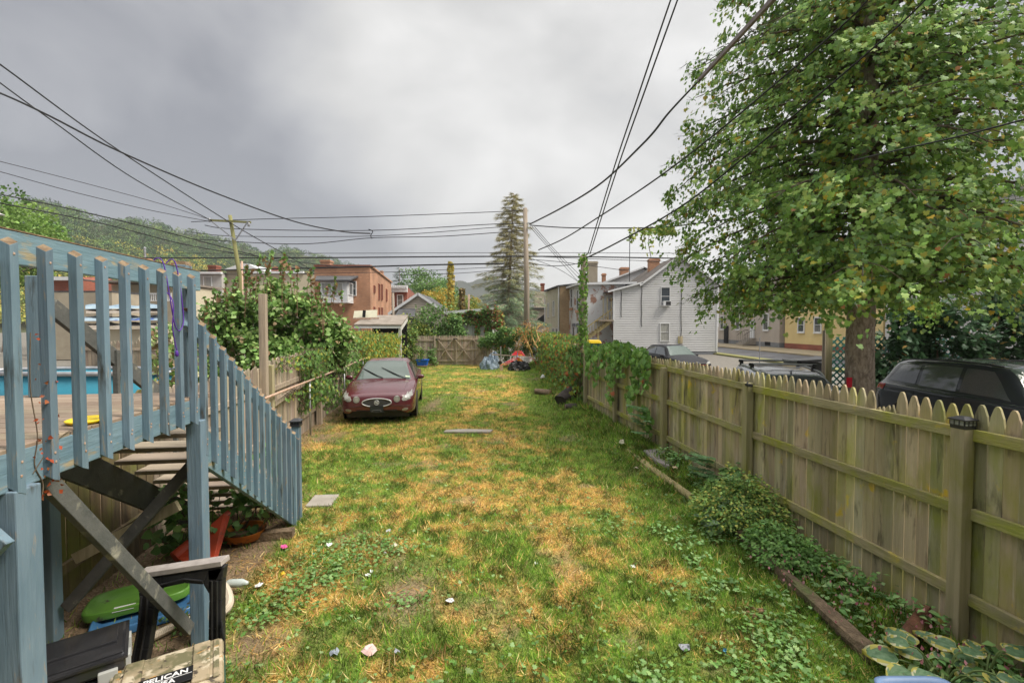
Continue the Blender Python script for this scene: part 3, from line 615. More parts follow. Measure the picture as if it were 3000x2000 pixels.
f = MB().lathe([(0, 0), (.07, .002), (.083, .01), (.088, .020), (.082, .022), (.07, .014), (0, .014)], n=26, M=Matrix.Translation(D(2.56, -.12, 1.905)) @ Matrix.Rotation(.06, 4, 'X'))
tag(f.build('flying_disc', make('yellow_plastic', (.80, .58, .02), rough=.4), smooth=True), 'yellow disc lying on the deck boards at the railing', 'disc')
# dead red vine on the rim board
vb = MB(); vp = [D(2.13, -.035, 2.4), D(2.12, -.035, 2.15), D(2.15, -.036, 1.93), D(2.13, -.036, 1.8), D(2.17, -.036, 1.7), D(2.15, -.03, 1.62)]
vb.tube(catmull(vp), .0025, 5); vb.tube(catmull([D(2.12, -.036, 1.76), D(2.2, -.036, 1.84), D(2.3, -.036, 1.90), D(2.4, -.035, 1.915)]), .002, 5)
vv = thing('dead_vine', 'small dead vine with red leaves hanging on the blue rim board of the deck', 'vine', D(2.15, 0, 1.6)); vb.build('stem', M['twig'], vv)
P = np.array([D(2.12+random.uniform(0, .12), -.025+random.uniform(0, .02), random.choice((random.uniform(1.62, 1.92), random.uniform(1.9, 2.4)))) for _ in range(60)])
scatter('leaves', P, rand_dirs(60)+[0, 0, -.4], rand_dirs(60)+[1.5, -.5, 0], rng.uniform(.014, .032, 60), pal(60, [(.45, .08, .03), (.36, .12, .05)]), 'leaf', M['leaf'], vv)
# ================================================================== CARS
def pchip(x, y, xq):
    x = np.asarray(x, float); y = np.asarray(y, float); h = np.diff(x); dl = np.diff(y)/h; m = np.zeros_like(y)
    m[0], m[-1] = dl[0], dl[-1]
    for i in range(1, len(x)-1): m[i] = 0 if dl[i-1]*dl[i] <= 0 else 2*dl[i-1]*dl[i]/(dl[i-1]+dl[i])
    i = np.clip(np.searchsorted(x, xq, 'right')-1, 0, len(x)-2); t = (xq-x[i])/h[i]
    return (2*t**3-3*t**2+1)*y[i]+(t**3-2*t**2+t)*h[i]*m[i]+(-2*t**3+3*t**2)*y[i+1]+(t**3-t**2)*h[i]*m[i+1]
glass = make('car_glass', (.085, .115, .10), rough=.08, spec=.6, coat=.2)
tintg = make('tinted_car_glass', (.10, .11, .12), (.13, .14, .15), 60, rough=.08, spec=1.0, coat=1.0)
tyre_m = make('tyre_rubber', (.02, .02, .02), rough=.85); rim_m = make('alloy_rim', (.45, .46, .48), rough=.3, metal=.8)
chrome = make('chrome_trim', (.75, .76, .78), rough=.12, metal=1); lens = make('headlight_lens', (.36, .36, .33), (.26, .26, .23), 9, rough=.3, coat=.1)
blackp = make('black_plastic', (.022, .022, .024), (.035, .035, .037), 8, rough=.45); redl = make('tail_light', (.55, .01, .02), rough=.12, coat=.8)
class Car:
    def __init__(s, label, st, paint, loc, rotz, name='parked_car', group=None, hw=None, cat='car'):
        s.st = np.array(st, float); s.L = s.st[-1, 0]; s.root = thing(name, label, cat, loc, rotz, group); s.paint = paint
        y = s.st[:, 0]; K = []
        for (yy, hw, z0, zb, wt, ze, zt) in s.st:
            K.append([(hw*.86, z0), (hw*.97, z0+.06), (hw, z0+.45*(zb-z0)), (hw*.985, zb-.07), (hw*.93, zb), (wt, ze), (wt*.58, ze+.8*(zt-ze)), (0, zt)])
        s.K = np.array(K)
        mb = MB(); NU, NV = 72, 35; vs = []
        for i in range(NU+1):
            q = s.L*i/NU
            for j in range(NV+1): vs.append(s.S(q, 7*j/NV))
            
        n0 = len(vs); W_ = NV+1
        vs += [(-x, yy, z) for (x, yy, z) in vs]
        fs = []
        for i in range(NU):
            for j in range(NV):
                a = i*W_+j; fs.append((a, a+1, a+W_+1, a+W_)); b = a+n0; fs.append((b, b+W_, b+W_+1, b+1))
        fs.append(tuple(range(0, W_))[::-1]+tuple(n0+j for j in range(W_-1))); e = NU*W_
        fs.append(tuple(e+j for j in range(W_))+tuple(n0+e+j for j in range(W_-2, -1, -1)))
        mb.add(vs, fs); s.bvh = BVHTree.FromPolygons([Vector(v) for v in vs], fs)
        s.body = mb.build('body', paint, s.root, world=False, smooth=True)
        m = MB().box(-s.st[:, 1].max()*.82, s.st[:, 1].max()*.82, .25, s.L-.25, .14, .34); m.build('underbody', blackp, s.root, world=False)
    def S(s, q, v):
        k = int(min(v, 6.9999)); t = v-k; P = []
        for a in (0, 1):
            c = [float(pchip(s.st[:, 0], s.K[:, min(max(k+d, 0), 7) if k+d <= 7 else 6, a], q)) for d in (-1, 0, 1, 2)]
            if k+2 > 7 and a == 0: c[3] = -c[1]
            if k == 4 or k == 3: # keep the belt edge crisp
                if k == 4: c[0] = c[1]-(c[2]-c[1])
                else: c[3] = c[2]+(c[2]-c[1])*.3
            P.append(.5*((2*c[1])+(c[2]-c[0])*t+(2*c[0]-5*c[1]+4*c[2]-c[3])*t*t+(3*c[1]-c[0]-3*c[2]+c[3])*t**3))
        return (P[0], q, P[1])
    def patch(s, name, mat, f, nu=10, nv=8, side=1, off=.006, parent=None):
        """f(a,b) -> (q, v); v may pass 7 to reach the other side"""
        def pt(a, b):
            q, v = f(a, b)
            def e(q, v):
                x, y, z = s.S(q, v if v <= 7 else 14-v); return Vector((x if v <= 7 else -x, y, z))
            p = e(q, v); du = e(q+.01, v)-e(q-.01, v); dv = e(q, min(v+.02, 13.9))-e(q, v-.02)
            n = dv.cross(du)
            if n.length < 1e-9: n = Vector((0, 0, 1))
            n.normalize()
            if n.z < 0 and v > 5: n = -n
            if v <= 5 and n.x < 0: n = -n
            p = p+n*off; return (p.x*side, p.y, p.z)
        m = MB().grid(pt, nu, nv); return m.build(name, mat, parent or s.root, world=False, smooth=True)
    def front(s, name, mat, pts, off=.008, parent=None, rear=False, ring=True):
        """outline (x,z) projected on the nose"""
        cx = sum(p[0] for p in pts)/len(pts); cz = sum(p[1] for p in pts)/len(pts)
        def hit(x, z):
            o = Vector((x, s.L+1 if rear else -1, z)); d = Vector((0, -1 if rear else 1, 0)); h = s.bvh.ray_cast(o, d)
            y = min(h[0].y, .6) if h[0] and not rear else (h[0].y if h[0] else (s.L-.05 if rear else .05)); return Vector((x, y+(off if rear else -off), z))
        n = len(pts); R = 4; vs = [hit(cx, cz)]
        for r in range(1, R+1): vs += [hit(cx+(x-cx)*r/R, cz+(z-cz)*r/R) for x, z in pts]
        vs += [v+Vector((0, (-1 if rear else 1)*(off+.012), 0)) for v in vs[-n:]]
        fs = [(0, 1+(i+1) % n, 1+i) for i in range(n)]
        for r in range(R): fs += [(1+r*n+i, 1+r*n+(i+1) % n, 1+(r+1)*n+(i+1) % n, 1+(r+1)*n+i) for i in range(n)]
        return MB().add(vs, fs).build(name, mat, parent or s.root, world=False, smooth=False)
    def side(s, name, mat, pts, sgn=-1, off=.006, parent=None):
        cy = sum(p[0] for p in pts)/len(pts); cz = sum(p[1] for p in pts)/len(pts)
        def hit(y, z):
            h = s.bvh.ray_cast(Vector((3*sgn, y, z)), Vector((-sgn, 0, 0))); x = h[0].x if h[0] else sgn*.9; return Vector((x+sgn*off, y, z))
        n = len(pts); R = 3; vs = [hit(cy, cz)]
        for r in range(1, R+1): vs += [hit(cy+(y-cy)*r/R, cz+(z-cz)*r/R) for y, z in pts]
        fs = [(0, 1+(i+1) % n, 1+i) for i in range(n)]
        for r in range(R-1): fs += [(1+r*n+i, 1+r*n+(i+1) % n, 1+(r+1)*n+(i+1) % n, 1+(r+1)*n+i) for i in range(n)]
        return MB().add(vs, fs).build(name, mat, parent or s.root, world=False)
    def hit(s, x, z, off=.01, d=1):
        h = s.bvh.ray_cast(Vector((x, -1, z)), Vector((0, 1, 0))); return Vector((x, min(h[0].y if h[0] else 0, .30)-off, z))
    def wheels(s, ys, r=.33, hw=.92, w=.21, arch=True):
        for y in ys:
            for sg in (-1, 1):
                R = Matrix.Translation((sg*(hw-w/2+.004), y, r)) @ Matrix.Rotation(sg*math.pi/2, 4, 'Y')
                t = MB().lathe([(r*.62, -w/2), (r*.95, -w/2), (r, -w*.3), (r, w*.3), (r*.95, w/2), (r*.64, w/2), (r*.62, w*.3)], n=28, M=R).build('wheel', tyre_m, s.root, world=False, smooth=True)
                q = MB().lathe([(r*.64, w*.28), (r*.6, w*.40), (r*.5, w*.30), (0, w*.28)], n=24, M=R)
                for k in range(5):
                    a = k*2*math.pi/5; q.beam(R @ Vector((0, 0, w*.38)), R @ Vector((r*.58*math.cos(a), r*.58*math.sin(a), w*.40)), .05, .02, R.to_3x3() @ Vector((0, 0, 1)))
                q.build('rim', rim_m, t, world=False)
                if arch:
                    m = MB(); m.lathe([(0, 0), (r*1.16, 0), (r*1.16, .02)], n=30, M=Matrix.Translation((sg*(hw-.012), y, r)) @ Matrix.Rotation(sg*math.pi/2, 4, 'Y')); m.build('wheel_arch', blackp, s.root, world=False)
def ell(cx, cz, rx, rz, n=24, rot=0):
    o = []
    for i in range(n):
        a = 2*math.pi*i/n; x = rx*math.cos(a); z = rz*math.sin(a); o.append((cx+x*math.cos(rot)-z*math.sin(rot), cz+x*math.sin(rot)+z*math.cos(rot)))
    return o
def mirror_part(c, x, y, z, mat, sg):
    m = MB(); m.grid(lambda a, b: (sg*(x+.085+.11*math.cos(2*math.pi*a)*math.sin(math.pi*b)), y-.02+.05*math.cos(math.pi*b)*1.0+.0*a, z+.06+.065*math.sin(2*math.pi*a)*math.sin(math.pi*b)), 14, 8)
    m.beam((sg*(x-.05), y+.02, z-.02), (sg*(x+.05), y+.02, z+.04), .05, .035); return m.build('wing_mirror', mat, c.root, world=False, smooth=True)
brightm = make('bright_trim', (.60, .61, .62), rough=.3, metal=.3)
# ---------------- the maroon sedan
maroon = make('maroon_paint', (.115, .020, .029), (.10, .018, .025), 2, rough=.25, coat=.6, spec=.5)
maroon_st = [(0, .66, .34, .62, .52, .69, .705), (.05, .78, .28, .65, .60, .72, .745), (.2, .87, .24, .70, .67, .765, .795), (.5, .915, .20, .77, .71, .82, .865), (.95, .925, .19, .84, .74, .88, .93), (1.38, .93, .19, .90, .755, .93, .975),
             (2.2, .93, .19, .95, .59, 1.37, 1.43), (2.9, .93, .19, .96, .60, 1.405, 1.465), (3.55, .93, .19, .97, .57, 1.35, 1.41), (4.3, .91, .22, .98, .66, 1.04, 1.08), (4.8, .86, .26, .94, .66, .99, 1.02), (5.0, .74, .36, .78, .56, .82, .85)]
CX, CY = W(1104, 1190, 11.55).x, 11.55
mc = Car('wet maroon sedan with chrome oval grille parked on the grass by the left fence', maroon_st, maroon, (CX, CY, 0), math.atan(SL)+.01)
mc.wheels((1.0, 3.85), .325, .925)
ws = mc.patch('windshield', glass, lambda a, b: (1.42+.74*a, 5.10+.02*a+(8.90-5.10-.04*a)*b), 8, 16)
mc.patch('rear_window', glass, lambda a, b: (3.62+.62*a, 5.2+3.6*b), 6, 12)
for sg in (1, -1):
    mc.patch('side_window', tintg, lambda a, b: (1.62+.60*b+(4.0-.42*b-1.62-.60*b)*a*.49, 4.12+.74*b), 10, 5, sg)
    mc.patch('side_window', tintg, lambda a, b: (1.62+.60*b+(4.0-.42*b-1.62-.60*b)*(.52+.48*a), 4.12+.74*b), 10, 5, sg)
    mirror_part(mc, .90, 1.78, .93, maroon, sg)
    big = mc.front('headlight', lens, [(sg*x, z) for x, z in [(.60, .615), (.64, .70), (.72, .765), (.82, .79), (.865, .76), (.86, .68), (.80, .605), (.70, .575), (.63, .58)]], .012)
    mc.front('reflector', make('headlight_bowl', (.50, .50, .48), rough=.25, metal=.2), ell(sg*.735, .675, .055, .055), .016, big)
    sm = mc.front('headlight', lens, ell(sg*.485, .625, .078, .082), .014)
    mc.front('reflector', bpy.data.materials['headlight_bowl'], ell(sg*.485, .625, .04, .042), .018, sm)
    mc.front('fog_light', lens, ell(sg*.68, .36, .075, .035, rot=sg*.2), .010)
gr = mc.front('grille', blackp, ell(0, .545, .345, .095, 36), .014)
gb = MB()
for i in range(-15, 16):
    x = i*.022; h = .088*math.sqrt(max(0, 1-(x/.345)**2)); p = mc.hit(x, .545, .02); gb.beam(p-Vector((0, 0, h)), p+Vector((0, 0, h)), .004, .006, (0, 1, 0))
gb.build('grille_bars', make('dull_chrome', (.20, .20, .21), rough=.5), gr, world=False)
ring = MB().tube([mc.hit(x, z, .022) for x, z in ell(0, .545, .352, .102, 40)+ell(0, .545, .352, .102, 40)[:1]], .013, 8, cap=False); ring.build('grille_surround', brightm, gr, world=False, smooth=True)
em = MB(); c0 = mc.hit(0, .545, .034); em.tube([c0+Vector((.056*math.cos(a), 0, .056*math.sin(a))) for a in [2*math.pi*i/24 for i in range(25)]], .007, 6, cap=False)
for k in (-1, 0, 1):
    q = c0+Vector((k*.024, 0, -k*.012)); em.prism([q+Vector((x, 0, z)) for x, z in ((-.016, .026), (.010, .032), (.016, -.002), (-.002, -.030), (-.014, -.010))], (0, -.006, 0))
em.build('emblem', brightm, gr, world=False)
pb = mc.hit(0, .385, .03)
MB().cbox(pb, (.32, .014, .16)).build('number_plate_holder', make('black_plate', (.02, .024, .023), rough=.7), mc.root, world=False)
k = MB(); k.cbox(pb+Vector((0, -.009, -.02)), (.20, .003, .007)); k.cbox(pb+Vector((-.10, -.009, -.045)), (.015, .003, .012)); k.cbox(pb+Vector((.10, -.009, -.045)), (.02, .003, .015)); k.build('number_plate_mount', bpy.data.materials['dull_chrome'], mc.root, world=False)
mc.front('air_intake', blackp, [(-.50, .345), (-.3, .318), (0, .305), (.3, .318), (.50, .345), (.48, .365), (.3, .345), (0, .335), (-.3, .345), (-.48, .365)], .008)
lip = MB().tube([mc.hit(x, z, .004) for x, z in [(-.88+.088*i, .455+.012*math.cos((-.88+.088*i)*3.2)) for i in range(21)]], .007, 6); lip.build('bumper_seam', make('dark_seam', (.05, .01, .012), rough=.4), mc.root, world=False)
for sg in (-1, 1):
    sm = MB(); sm.tube([Vector(mc.S(q, 5.35-.10*(1.4-q)))*1 if sg > 0 else Vector((-mc.S(q, 5.35-.10*(1.4-q))[0], *mc.S(q, 5.35-.10*(1.4-q))[1:])) for q in np.linspace(.35, 1.36, 12)], .004, 5); sm.build('bonnet_seam', bpy.data.materials['dark_seam'], mc.root, world=False)
for (x0, x1, z1) in ((-.02, -.62, .40), (.60, -.10, .38)):      # wipers lying up on the glass
    def onglass(x, f):
        q = 1.42+.74*f; lo, hi = 5.1, 7
        for _ in range(30):
            md = (lo+hi)/2
            if mc.S(q, md)[0] > abs(x): lo = md
            else: hi = md
        s_ = mc.S(q, lo); return Vector((x, s_[1]-.02, s_[2]+.018))
    w = MB(); pp = [onglass(x0+(x1-x0)*t, .02+(z1+.16)*t) for t in (0, .25, .5, .75, 1)]; w.tube(pp, [.012, .012, .016, .012, .008], 6); w.build('wiper', blackp, mc.root, world=False)
st_ = MB(); p = [onglass(.58, .10), onglass(.70, .10), onglass(.70, .19), onglass(.58, .19)]; st_.add([q+Vector((0, -.004, .004)) for q in p], [(0, 1, 2, 3)])
st_.build('windscreen_sticker', make('pale_sticker', (.62, .66, .50), (.30, .45, .25), 9, rough=.5), ws, world=False)
mc.side('door_handle', chrome, [(2.62, .80), (2.78, .80), (2.78, .825), (2.62, .825)], 1, .015); MB().lathe([(0, .01), (.02, .008), (.022, 0)], n=12, M=Matrix.Translation((.925, 2.3, .74)) @ Matrix.Rotation(math.pi/2, 4, 'Y')).build('door_lock', chrome, mc.root, world=False)
# ---------------- hatchback
gpaint = make('graphite_paint', (.026, .026, .030), rough=.5, coat=.0, spec=.2)
hb_st = [(0, .66, .34, .60, .5, .66, .68), (.08, .78, .27, .66, .6, .71, .73), (.3, .87, .22, .76, .66, .80, .84), (.8, .89, .19, .86, .70, .90, .95), (1.15, .90, .19, .90, .72, .94, .99),
         (1.95, .90, .19, .93, .56, 1.37, 1.43), (2.6, .90, .19, .94, .57, 1.41, 1.47), (3.5, .90, .19, .97, .55, 1.37, 1.43), (4.0, .88, .25, 1.0, .56, 1.10, 1.16), (4.2, .84, .32, .95, .58, .98, 1.0), (4.26, .74, .4, .8, .5, .84, .86)]
hc = Car('dark grey hatchback parked in front of the white vinyl sided house', hb_st, gpaint, (8.75, 22.1, 0), .2)
hc.wheels((.85, 3.45), .32, .90); hc.patch('windshield', glass, lambda a, b: (1.22+.68*a, 5.12+3.76*b), 8, 14)
for sg in (1, -1):
    hc.patch('side_window', tintg, lambda a, b: (1.45+.55*b+(3.75-.35*b-1.45-.55*b)*a*.47, 4.12+.74*b), 8, 5, sg)
    hc.patch('side_window', tintg, lambda a, b: (1.45+.55*b+(3.75-.35*b-1.45-.55*b)*(.5+.5*a), 4.12+.74*b), 8, 5, sg)
    mirror_part(hc, .87, 1.6, .90, gpaint, sg)
    hc.front('headlight', lens, [(sg*x, z) for x, z in [(.44, .66), (.62, .745), (.80, .76), (.84, .70), (.74, .655), (.55, .625)]], .010)
g2_ = hc.front('grille', blackp, [(-.46, .60), (.46, .60), (.48, .68), (-.48, .68)], .008)
hc.front('lower_grille', blackp, [(-.55, .34), (.55, .34), (.60, .46), (-.60, .46)], .008)
e = MB(); c0 = hc.hit(0, .665, .03); e.tube([c0+Vector((.062*math.cos(a), 0, .062*math.sin(a))) for a in [2*math.pi*i/24 for i in range(25)]], .007, 6, cap=False)
for p in ([(-.022, .05), (0, .002), (.022, .05)], [(-.052, .02), (-.024, -.045), (0, -.004), (.024, -.045), (.052, .02)]):
    e.tube([c0+Vector((x, 0, z)) for x, z in p], .006, 5)
e.build('emblem', chrome, g2_, world=False); e = MB().tube([hc.hit(x, .595, .012) for x in np.linspace(-.46, .46, 9)], .006, 5); e.build('grille_trim', redl, g2_, world=False)
# ---------------- estate car with roof bars
barm = make('satin_aluminium', (.62, .63, .65), rough=.4)
silver = make('silver_paint', (.42, .45, .50), rough=.25, metal=.3, coat=.7); droof = make('wet_dark_roof', (.03, .033, .038), (.045, .048, .054), 70, lo=.5, hi=.6, rough=.22, coat=.6, bump=.1, bscale=70)
wg_st = [(0, .66, .34, .60, .5, .66, .68), (.3, .88, .22, .78, .66, .82, .86), (.9, .92, .19, .90, .72, .94, .98), (1.25, .93, .19, .94, .74, .98, 1.02), (2.0, .93, .19, .98, .62, 1.40, 1.45), (2.7, .93, .19, .99, .64, 1.44, 1.495),
         (3.7, .93, .19, 1.0, .62, 1.41, 1.47), (4.25, .91, .22, 1.02, .58, 1.35, 1.41), (4.62, .88, .3, 1.0, .62, 1.05, 1.08), (4.78, .80, .36, .85, .55, .92, .94)]
wc = Car('silver estate car with dark roof, silver rails and two crossbars behind the picket fence', wg_st, silver, (6.95, 13.95, 0), math.radians(166))
wc.wheels((.95, 3.8), .33, .93); wc.patch('windshield', glass, lambda a, b: (1.32+.62*a, 5.12+3.76*b), 8, 14)
wc.patch('roof_panel', droof, lambda a, b: (2.04+2.18*a, 5.12+3.76*b), 16, 14, off=.004)
wc.patch('rear_window', tintg, lambda a, b: (4.30+.30*a, 5.2+3.6*b), 6, 12)
for sg in (1, -1):
    for (f0, f1) in ((0, .33), (.36, .66), (.69, 1)): wc.patch('side_window', tintg, lambda a, b: (1.6+.55*b+(4.25-.2*b-1.6-.55*b)*(f0+(f1-f0)*a), 4.12+.74*b), 7, 5, sg)
    pts = [Vector((wc.S(q, 5.0)[0]*sg, q, wc.S(q, 5.0)[2]+.045)) for q in np.linspace(2.1, 4.2, 9)]; pts[0].z -= .035; pts[-1].z -= .035
    MB().tube(pts, .02, 8).build('roof_rail', barm, wc.root, world=False, smooth=True); mirror_part(wc, .9, 1.65, .95, silver, sg)
for q in (2.45, 3.45):
    z = wc.S(q, 5)[2]+.14; x = wc.S(q, 5)[0]
    b = MB().tube([(-x-.06, q, z), (0, q, z+.012), (x+.06, q, z)], .024, 8).build('crossbar', barm, wc.root, world=False, smooth=True)
    for sg in (-1, 1): MB().cbox((sg*x, q, z-.055), (.075, .09, .11)).cbox((sg*(x+.02), q, z-.01), (.09, .07, .06)).build('bar_foot', blackp, b, world=False, bevel=.01)
fz = wc.S(4.05, 7)[2]; MB().prism([(0, 3.98, fz), (0, 4.12, fz), (0, 4.135, fz+.06), (0, 4.09, fz+.055)], (.02, 0, 0)).build('aerial_fin', silver, wc.root, world=False)
# ---------------- SUV
bpaint = make('black_paint', (.05, .056, .068), rough=.15, coat=.9)
suv_st = [(0, .75, .38, .80, .6, .9, .93), (.3, .93, .32, .98, .74, 1.03, 1.06), (1.2, .97, .30, 1.08, .80, 1.12, 1.16), (1.5, .97, .30, 1.10, .82, 1.15, 1.20), (2.15, .97, .30, 1.12, .69, 1.64, 1.72), (2.9, .97, .30, 1.13, .71, 1.68, 1.765),
          (3.9, .97, .30, 1.15, .70, 1.66, 1.75), (4.45, .96, .32, 1.17, .66, 1.60, 1.68), (4.68, .94, .35, 1.17, .68, 1.32, 1.36), (4.8, .90, .4, 1.0, .66, 1.06, 1.08)]
sv = Car('black SUV parked behind the right end of the picket fence under the big tree', suv_st, bpaint, (9.33, 6.05, 0), 0.0, name='parked_suv')
sv.wheels((.9, 3.85), .38, .97, .25); sv.patch('windshield', glass, lambda a, b: (1.58+.52*a, 5.12+3.76*b), 8, 14)
for sg in (1, -1):
    sv.patch('side_window', tintg, lambda a, b: (1.85+.45*b+(2.78-1.85-.45*b)*a, 4.10+.78*b), 6, 5, sg)
    sv.patch('side_window', tintg, lambda a, b: (2.86+.82*a, 4.10+.78*b), 6, 5, sg)
    sv.patch('side_window', tintg, lambda a, b: (3.76+.0*b+(4.48-.22*b-3.76)*a, 4.13+.72*b), 6, 5, sg)
    for y in (2.82, 3.70): sv.side('door_seam', make('seam', (.002, .002, .002), rough=1), [(y-.006, .45), (y+.006, .45), (y+.012, 1.08), (y, 1.08)], sg, .003)
    for y in (2.55, 3.45): sv.side('door_handle', blackp, [(y-.09, 1.0), (y+.09, 1.0), (y+.09, 1.035), (y-.09, 1.035)], sg, .03)
    sv.side('tail_light', redl, [(4.52, 1.02), (4.78, 1.0), (4.74, 1.15), (4.64, 1.16), (4.45, 1.15)], sg, .014)
    MB().tube([Vector((sv.S(q, 5.1)[0]*sg, q, sv.S(q, 5.1)[2]+.04)) for q in np.linspace(2.2, 4.3, 9)], .016, 6).build('roof_rail', blackp, sv.root, world=False, smooth=True)
    MB().tube([Vector((sg*(.965), 3.85+.47*math.cos(a), .38+.47*math.sin(a))) for a in np.linspace(0, math.pi, 14)], .02, 6).build('arch_trim', blackp, sv.root, world=False, smooth=True)
# ---------------- car half hidden by the vines far back
fc = Car('dark car seen over the orange vines in front of the stained cream house', suv_st, make('grey_paint', (.20, .21, .22), rough=.25, coat=.7), (3.1, 36.5, 0), .1, name='parked_car')
fc.wheels((.9, 3.85), .36, .97); fc.patch('windshield', glass, lambda a, b: (1.58+.52*a, 5.12+3.76*b), 6, 10)
for sg in (1, -1): mirror_part(fc, .95, 1.8, 1.12, blackp, sg)
# ================================================================== HOUSES
def zat(py, Y): return W(1500, py, Y).z
def xat(px, Y): return W(px, 955, Y).x
def siding(mb, p0, p1, z0, top, n, step=.20, lap=.03, base=0.0):
    g = step*.15
    """lapped boards between plan points p0,p1; top = height or function of 0..1"""
    p0 = Vector((*p0[:2], 0)); p1 = Vector((*p1[:2], 0)); n = Vector((*n[:2], 0)).normalized(); tp = top if callable(top) else (lambda s: top)
    S = [i/80 for i in range(81)]; zt = max(tp(s) for s in S); z = z0
    if (p1-p0).cross(Vector((0, 0, 1))).dot(n) < 0: p0, p1 = p1, p0; f0 = tp; tp = lambda s: f0(1-s)
    while z < zt-.01:
        z2 = min(z+step, zt); ok = [s for s in S if tp(s) >= z2-.02]
        if not ok: break
        a = p0.lerp(p1, min(ok)); b = p0.lerp(p1, max(ok)); u = n*lap; Z = Vector((0, 0, 1))
        mb.add([a+u+Z*z, b+u+Z*z, b+n*.006+Z*(z2-g), a+n*.006+Z*(z2-g), a+Z*z, b+Z*z], [(0, 1, 2, 3), (4, 5, 1, 0)])
        z = z2
def window(parent, p, t, n, w, h, frame='trim', pane='pane', fr=.07, sash=True, sill=False, double=True, name='window'):
    """p = centre on the wall; t = along the wall; n = outwards"""
    p = Vector(p); t = Vector(t).normalized(); n = Vector(n).normalized(); Z = Vector((0, 0, 1)); m = MB()
    for s in (-1, 1):
        m.beam(p+t*s*(w/2+fr/2)-Z*(h/2+fr)+n*.05, p+t*s*(w/2+fr/2)+Z*(h/2+fr)+n*.05, fr, .11, n)
        m.beam(p-t*w/2+Z*s*(h/2+fr/2)+n*.05, p+t*w/2+Z*s*(h/2+fr/2)+n*.05, .108, fr, Z)
    if double: m.beam(p-t*w/2+n*.055, p+t*w/2+n*.055, .05, .04, Z)
    if sill: m.beam(p-t*(w/2+.12)-Z*(h/2+fr+.04)+n*.07, p+t*(w/2+.12)-Z*(h/2+fr+.04)+n*.07, .16, .07, Z)
    o = m.build(name, M[frame], parent)
    q = MB().prism([p+n*.034-t*w/2-Z*h/2, p+n*.034+t*w/2-Z*h/2, p+n*.034+t*w/2+Z*h/2, p+n*.034-t*w/2+Z*h/2], n*.008); q.build('pane', M[pane], o)
    return o
def slab(mb, pts, th=.12): mb.prism(pts, (0, 0, -th))
def chimney(parent, x, y, w, z0, z1, mat='brick', d=None, flue=False):
    m = MB(); d = d or w; m.box(x-w/2, x+w/2, y-d/2, y+d/2, z0, z1); m.box(x-w/2-.06, x+w/2+.06, y-d/2-.06, y+d/2+.06, z1-.22, z1-.08)
    o = m.build('chimney', M[mat], parent)
    if flue: MB().tube([(x, y, z1), (x, y, z1+1.1)], .11, 10).lathe([(.16, 0), (.16, .05), (0, .18)], (x, y, z1+1.1), 10).build('flue', M['metal'], o)
    return o
NY = Vector((0, -1, 0)); NX = Vector((-1, 0, 0)); TX = Vector((1, 0, 0)); TY = Vector((0, 1, 0))
# ---------------- white vinyl house
wh = thing('white_house', 'white vinyl sided gabled house with outside wooden stairs and a window air conditioner', 'house', (14.5, 45, 0))
Yw = 41.0; xl, xm, xr = xat(1797, Yw), xat(1880, Yw), xat(2101, Yw)
zl, ze = zat(850, Yw), zat(827, Yw); xa = xat(1985, Yw); za = zat(752, Yw)
def topw(s):
    x = xl+(xr-xl)*s
    if x < xm: return zl+(ze-zl)*(x-xl)/(xm-xl)
    return ze+(za-ze)*(x-xm)/(xa-xm) if x < xa else ze+(za-ze)*(xr-x)/(xr-xa)
m = MB(); siding(m, (xl, Yw), (xr, Yw), .25, topw, NY)
siding(m, (xr, Yw), (xr, Yw+9), .25, ze, (1, 0)); siding(m, (xm, Yw+5), (xm, Yw+9), .25, ze, (-1, 0))
m.prism([(xl+.02, Yw+.03, 0), (xr-.02, Yw+.03, 0), (xr-.02, Yw+.03, ze), (xa, Yw+.03, za-.03), (xm, Yw+.03, ze-.03), (xl+.02, Yw+.03, zl-.03)], (0, .12, 0))
m.build('wall', M['white_siding'], wh)
m = MB(); m.box(xl, xr, Yw-.01, Yw+.1, -.05, .25); m.build('foundation', M['foundation'], wh)
m = MB(); m.beam((xr-.02, Yw-.03, .2), (xr-.02, Yw-.03, ze), .12, .05, NY); m.beam((xl+.02, Yw-.03, 2.9), (xl+.02, Yw-.03, zl), .14, .05, NY); m.build('corner_trim', M['trim'], wh)
m = MB(); e = .25
slab(m, [(xm-e, Yw-e, ze-.2), (xa, Yw-e, za+.1), (xa, Yw+9, za+.1), (xm-e, Yw+9, ze-.2)]); slab(m, [(xa, Yw-e, za+.1), (xr+e, Yw-e, ze-.2), (xr+e, Yw+9, ze-.2), (xa, Yw+9, za+.1)])
m.build('roof', M['shingle'], wh)
m = MB(); slab(m, [(xl-.55, Yw-e, zl-.08), (xm+.1, Yw-e, ze+.05), (xm+.1, Yw+5, ze+.05), (xl-.55, Yw+5, zl-.08)], .09); m.build('lean_to_roof', M['dark_roof'], wh)
m = MB(); m.beam((xm-e, Yw-e-.02, ze-.28), (xa, Yw-e-.02, za+.02), .04, .16, (0, 0, 1)); m.beam((xa, Yw-e-.02, za+.02), (xr+e, Yw-e-.02, ze-.28), .04, .16); m.beam((xl-.55, Yw-e-.02, zl-.15), (xm, Yw-e-.02, ze-.02), .04, .14); m.build('rake_trim', M['trim'], wh)
w1 = window(wh, (xat(1948, Yw), Yw, zat(868, Yw)), TX, NY, .72, 1.5, fr=.05); window(wh, (xat(1947, Yw), Yw, zat(973, Yw)), TX, NY, .72, 1.5, fr=.05, pane='curtain')
MB().cbox((xat(1950, Yw), Yw-.18, zat(889, Yw)), (.62, .45, .42)).build('air_conditioner', M['trim'], wh); MB().cbox((xat(1953, Yw), Yw-.41, zat(889, Yw)), (.42, .02, .32)).build('air_conditioner_grille', blackp, wh)
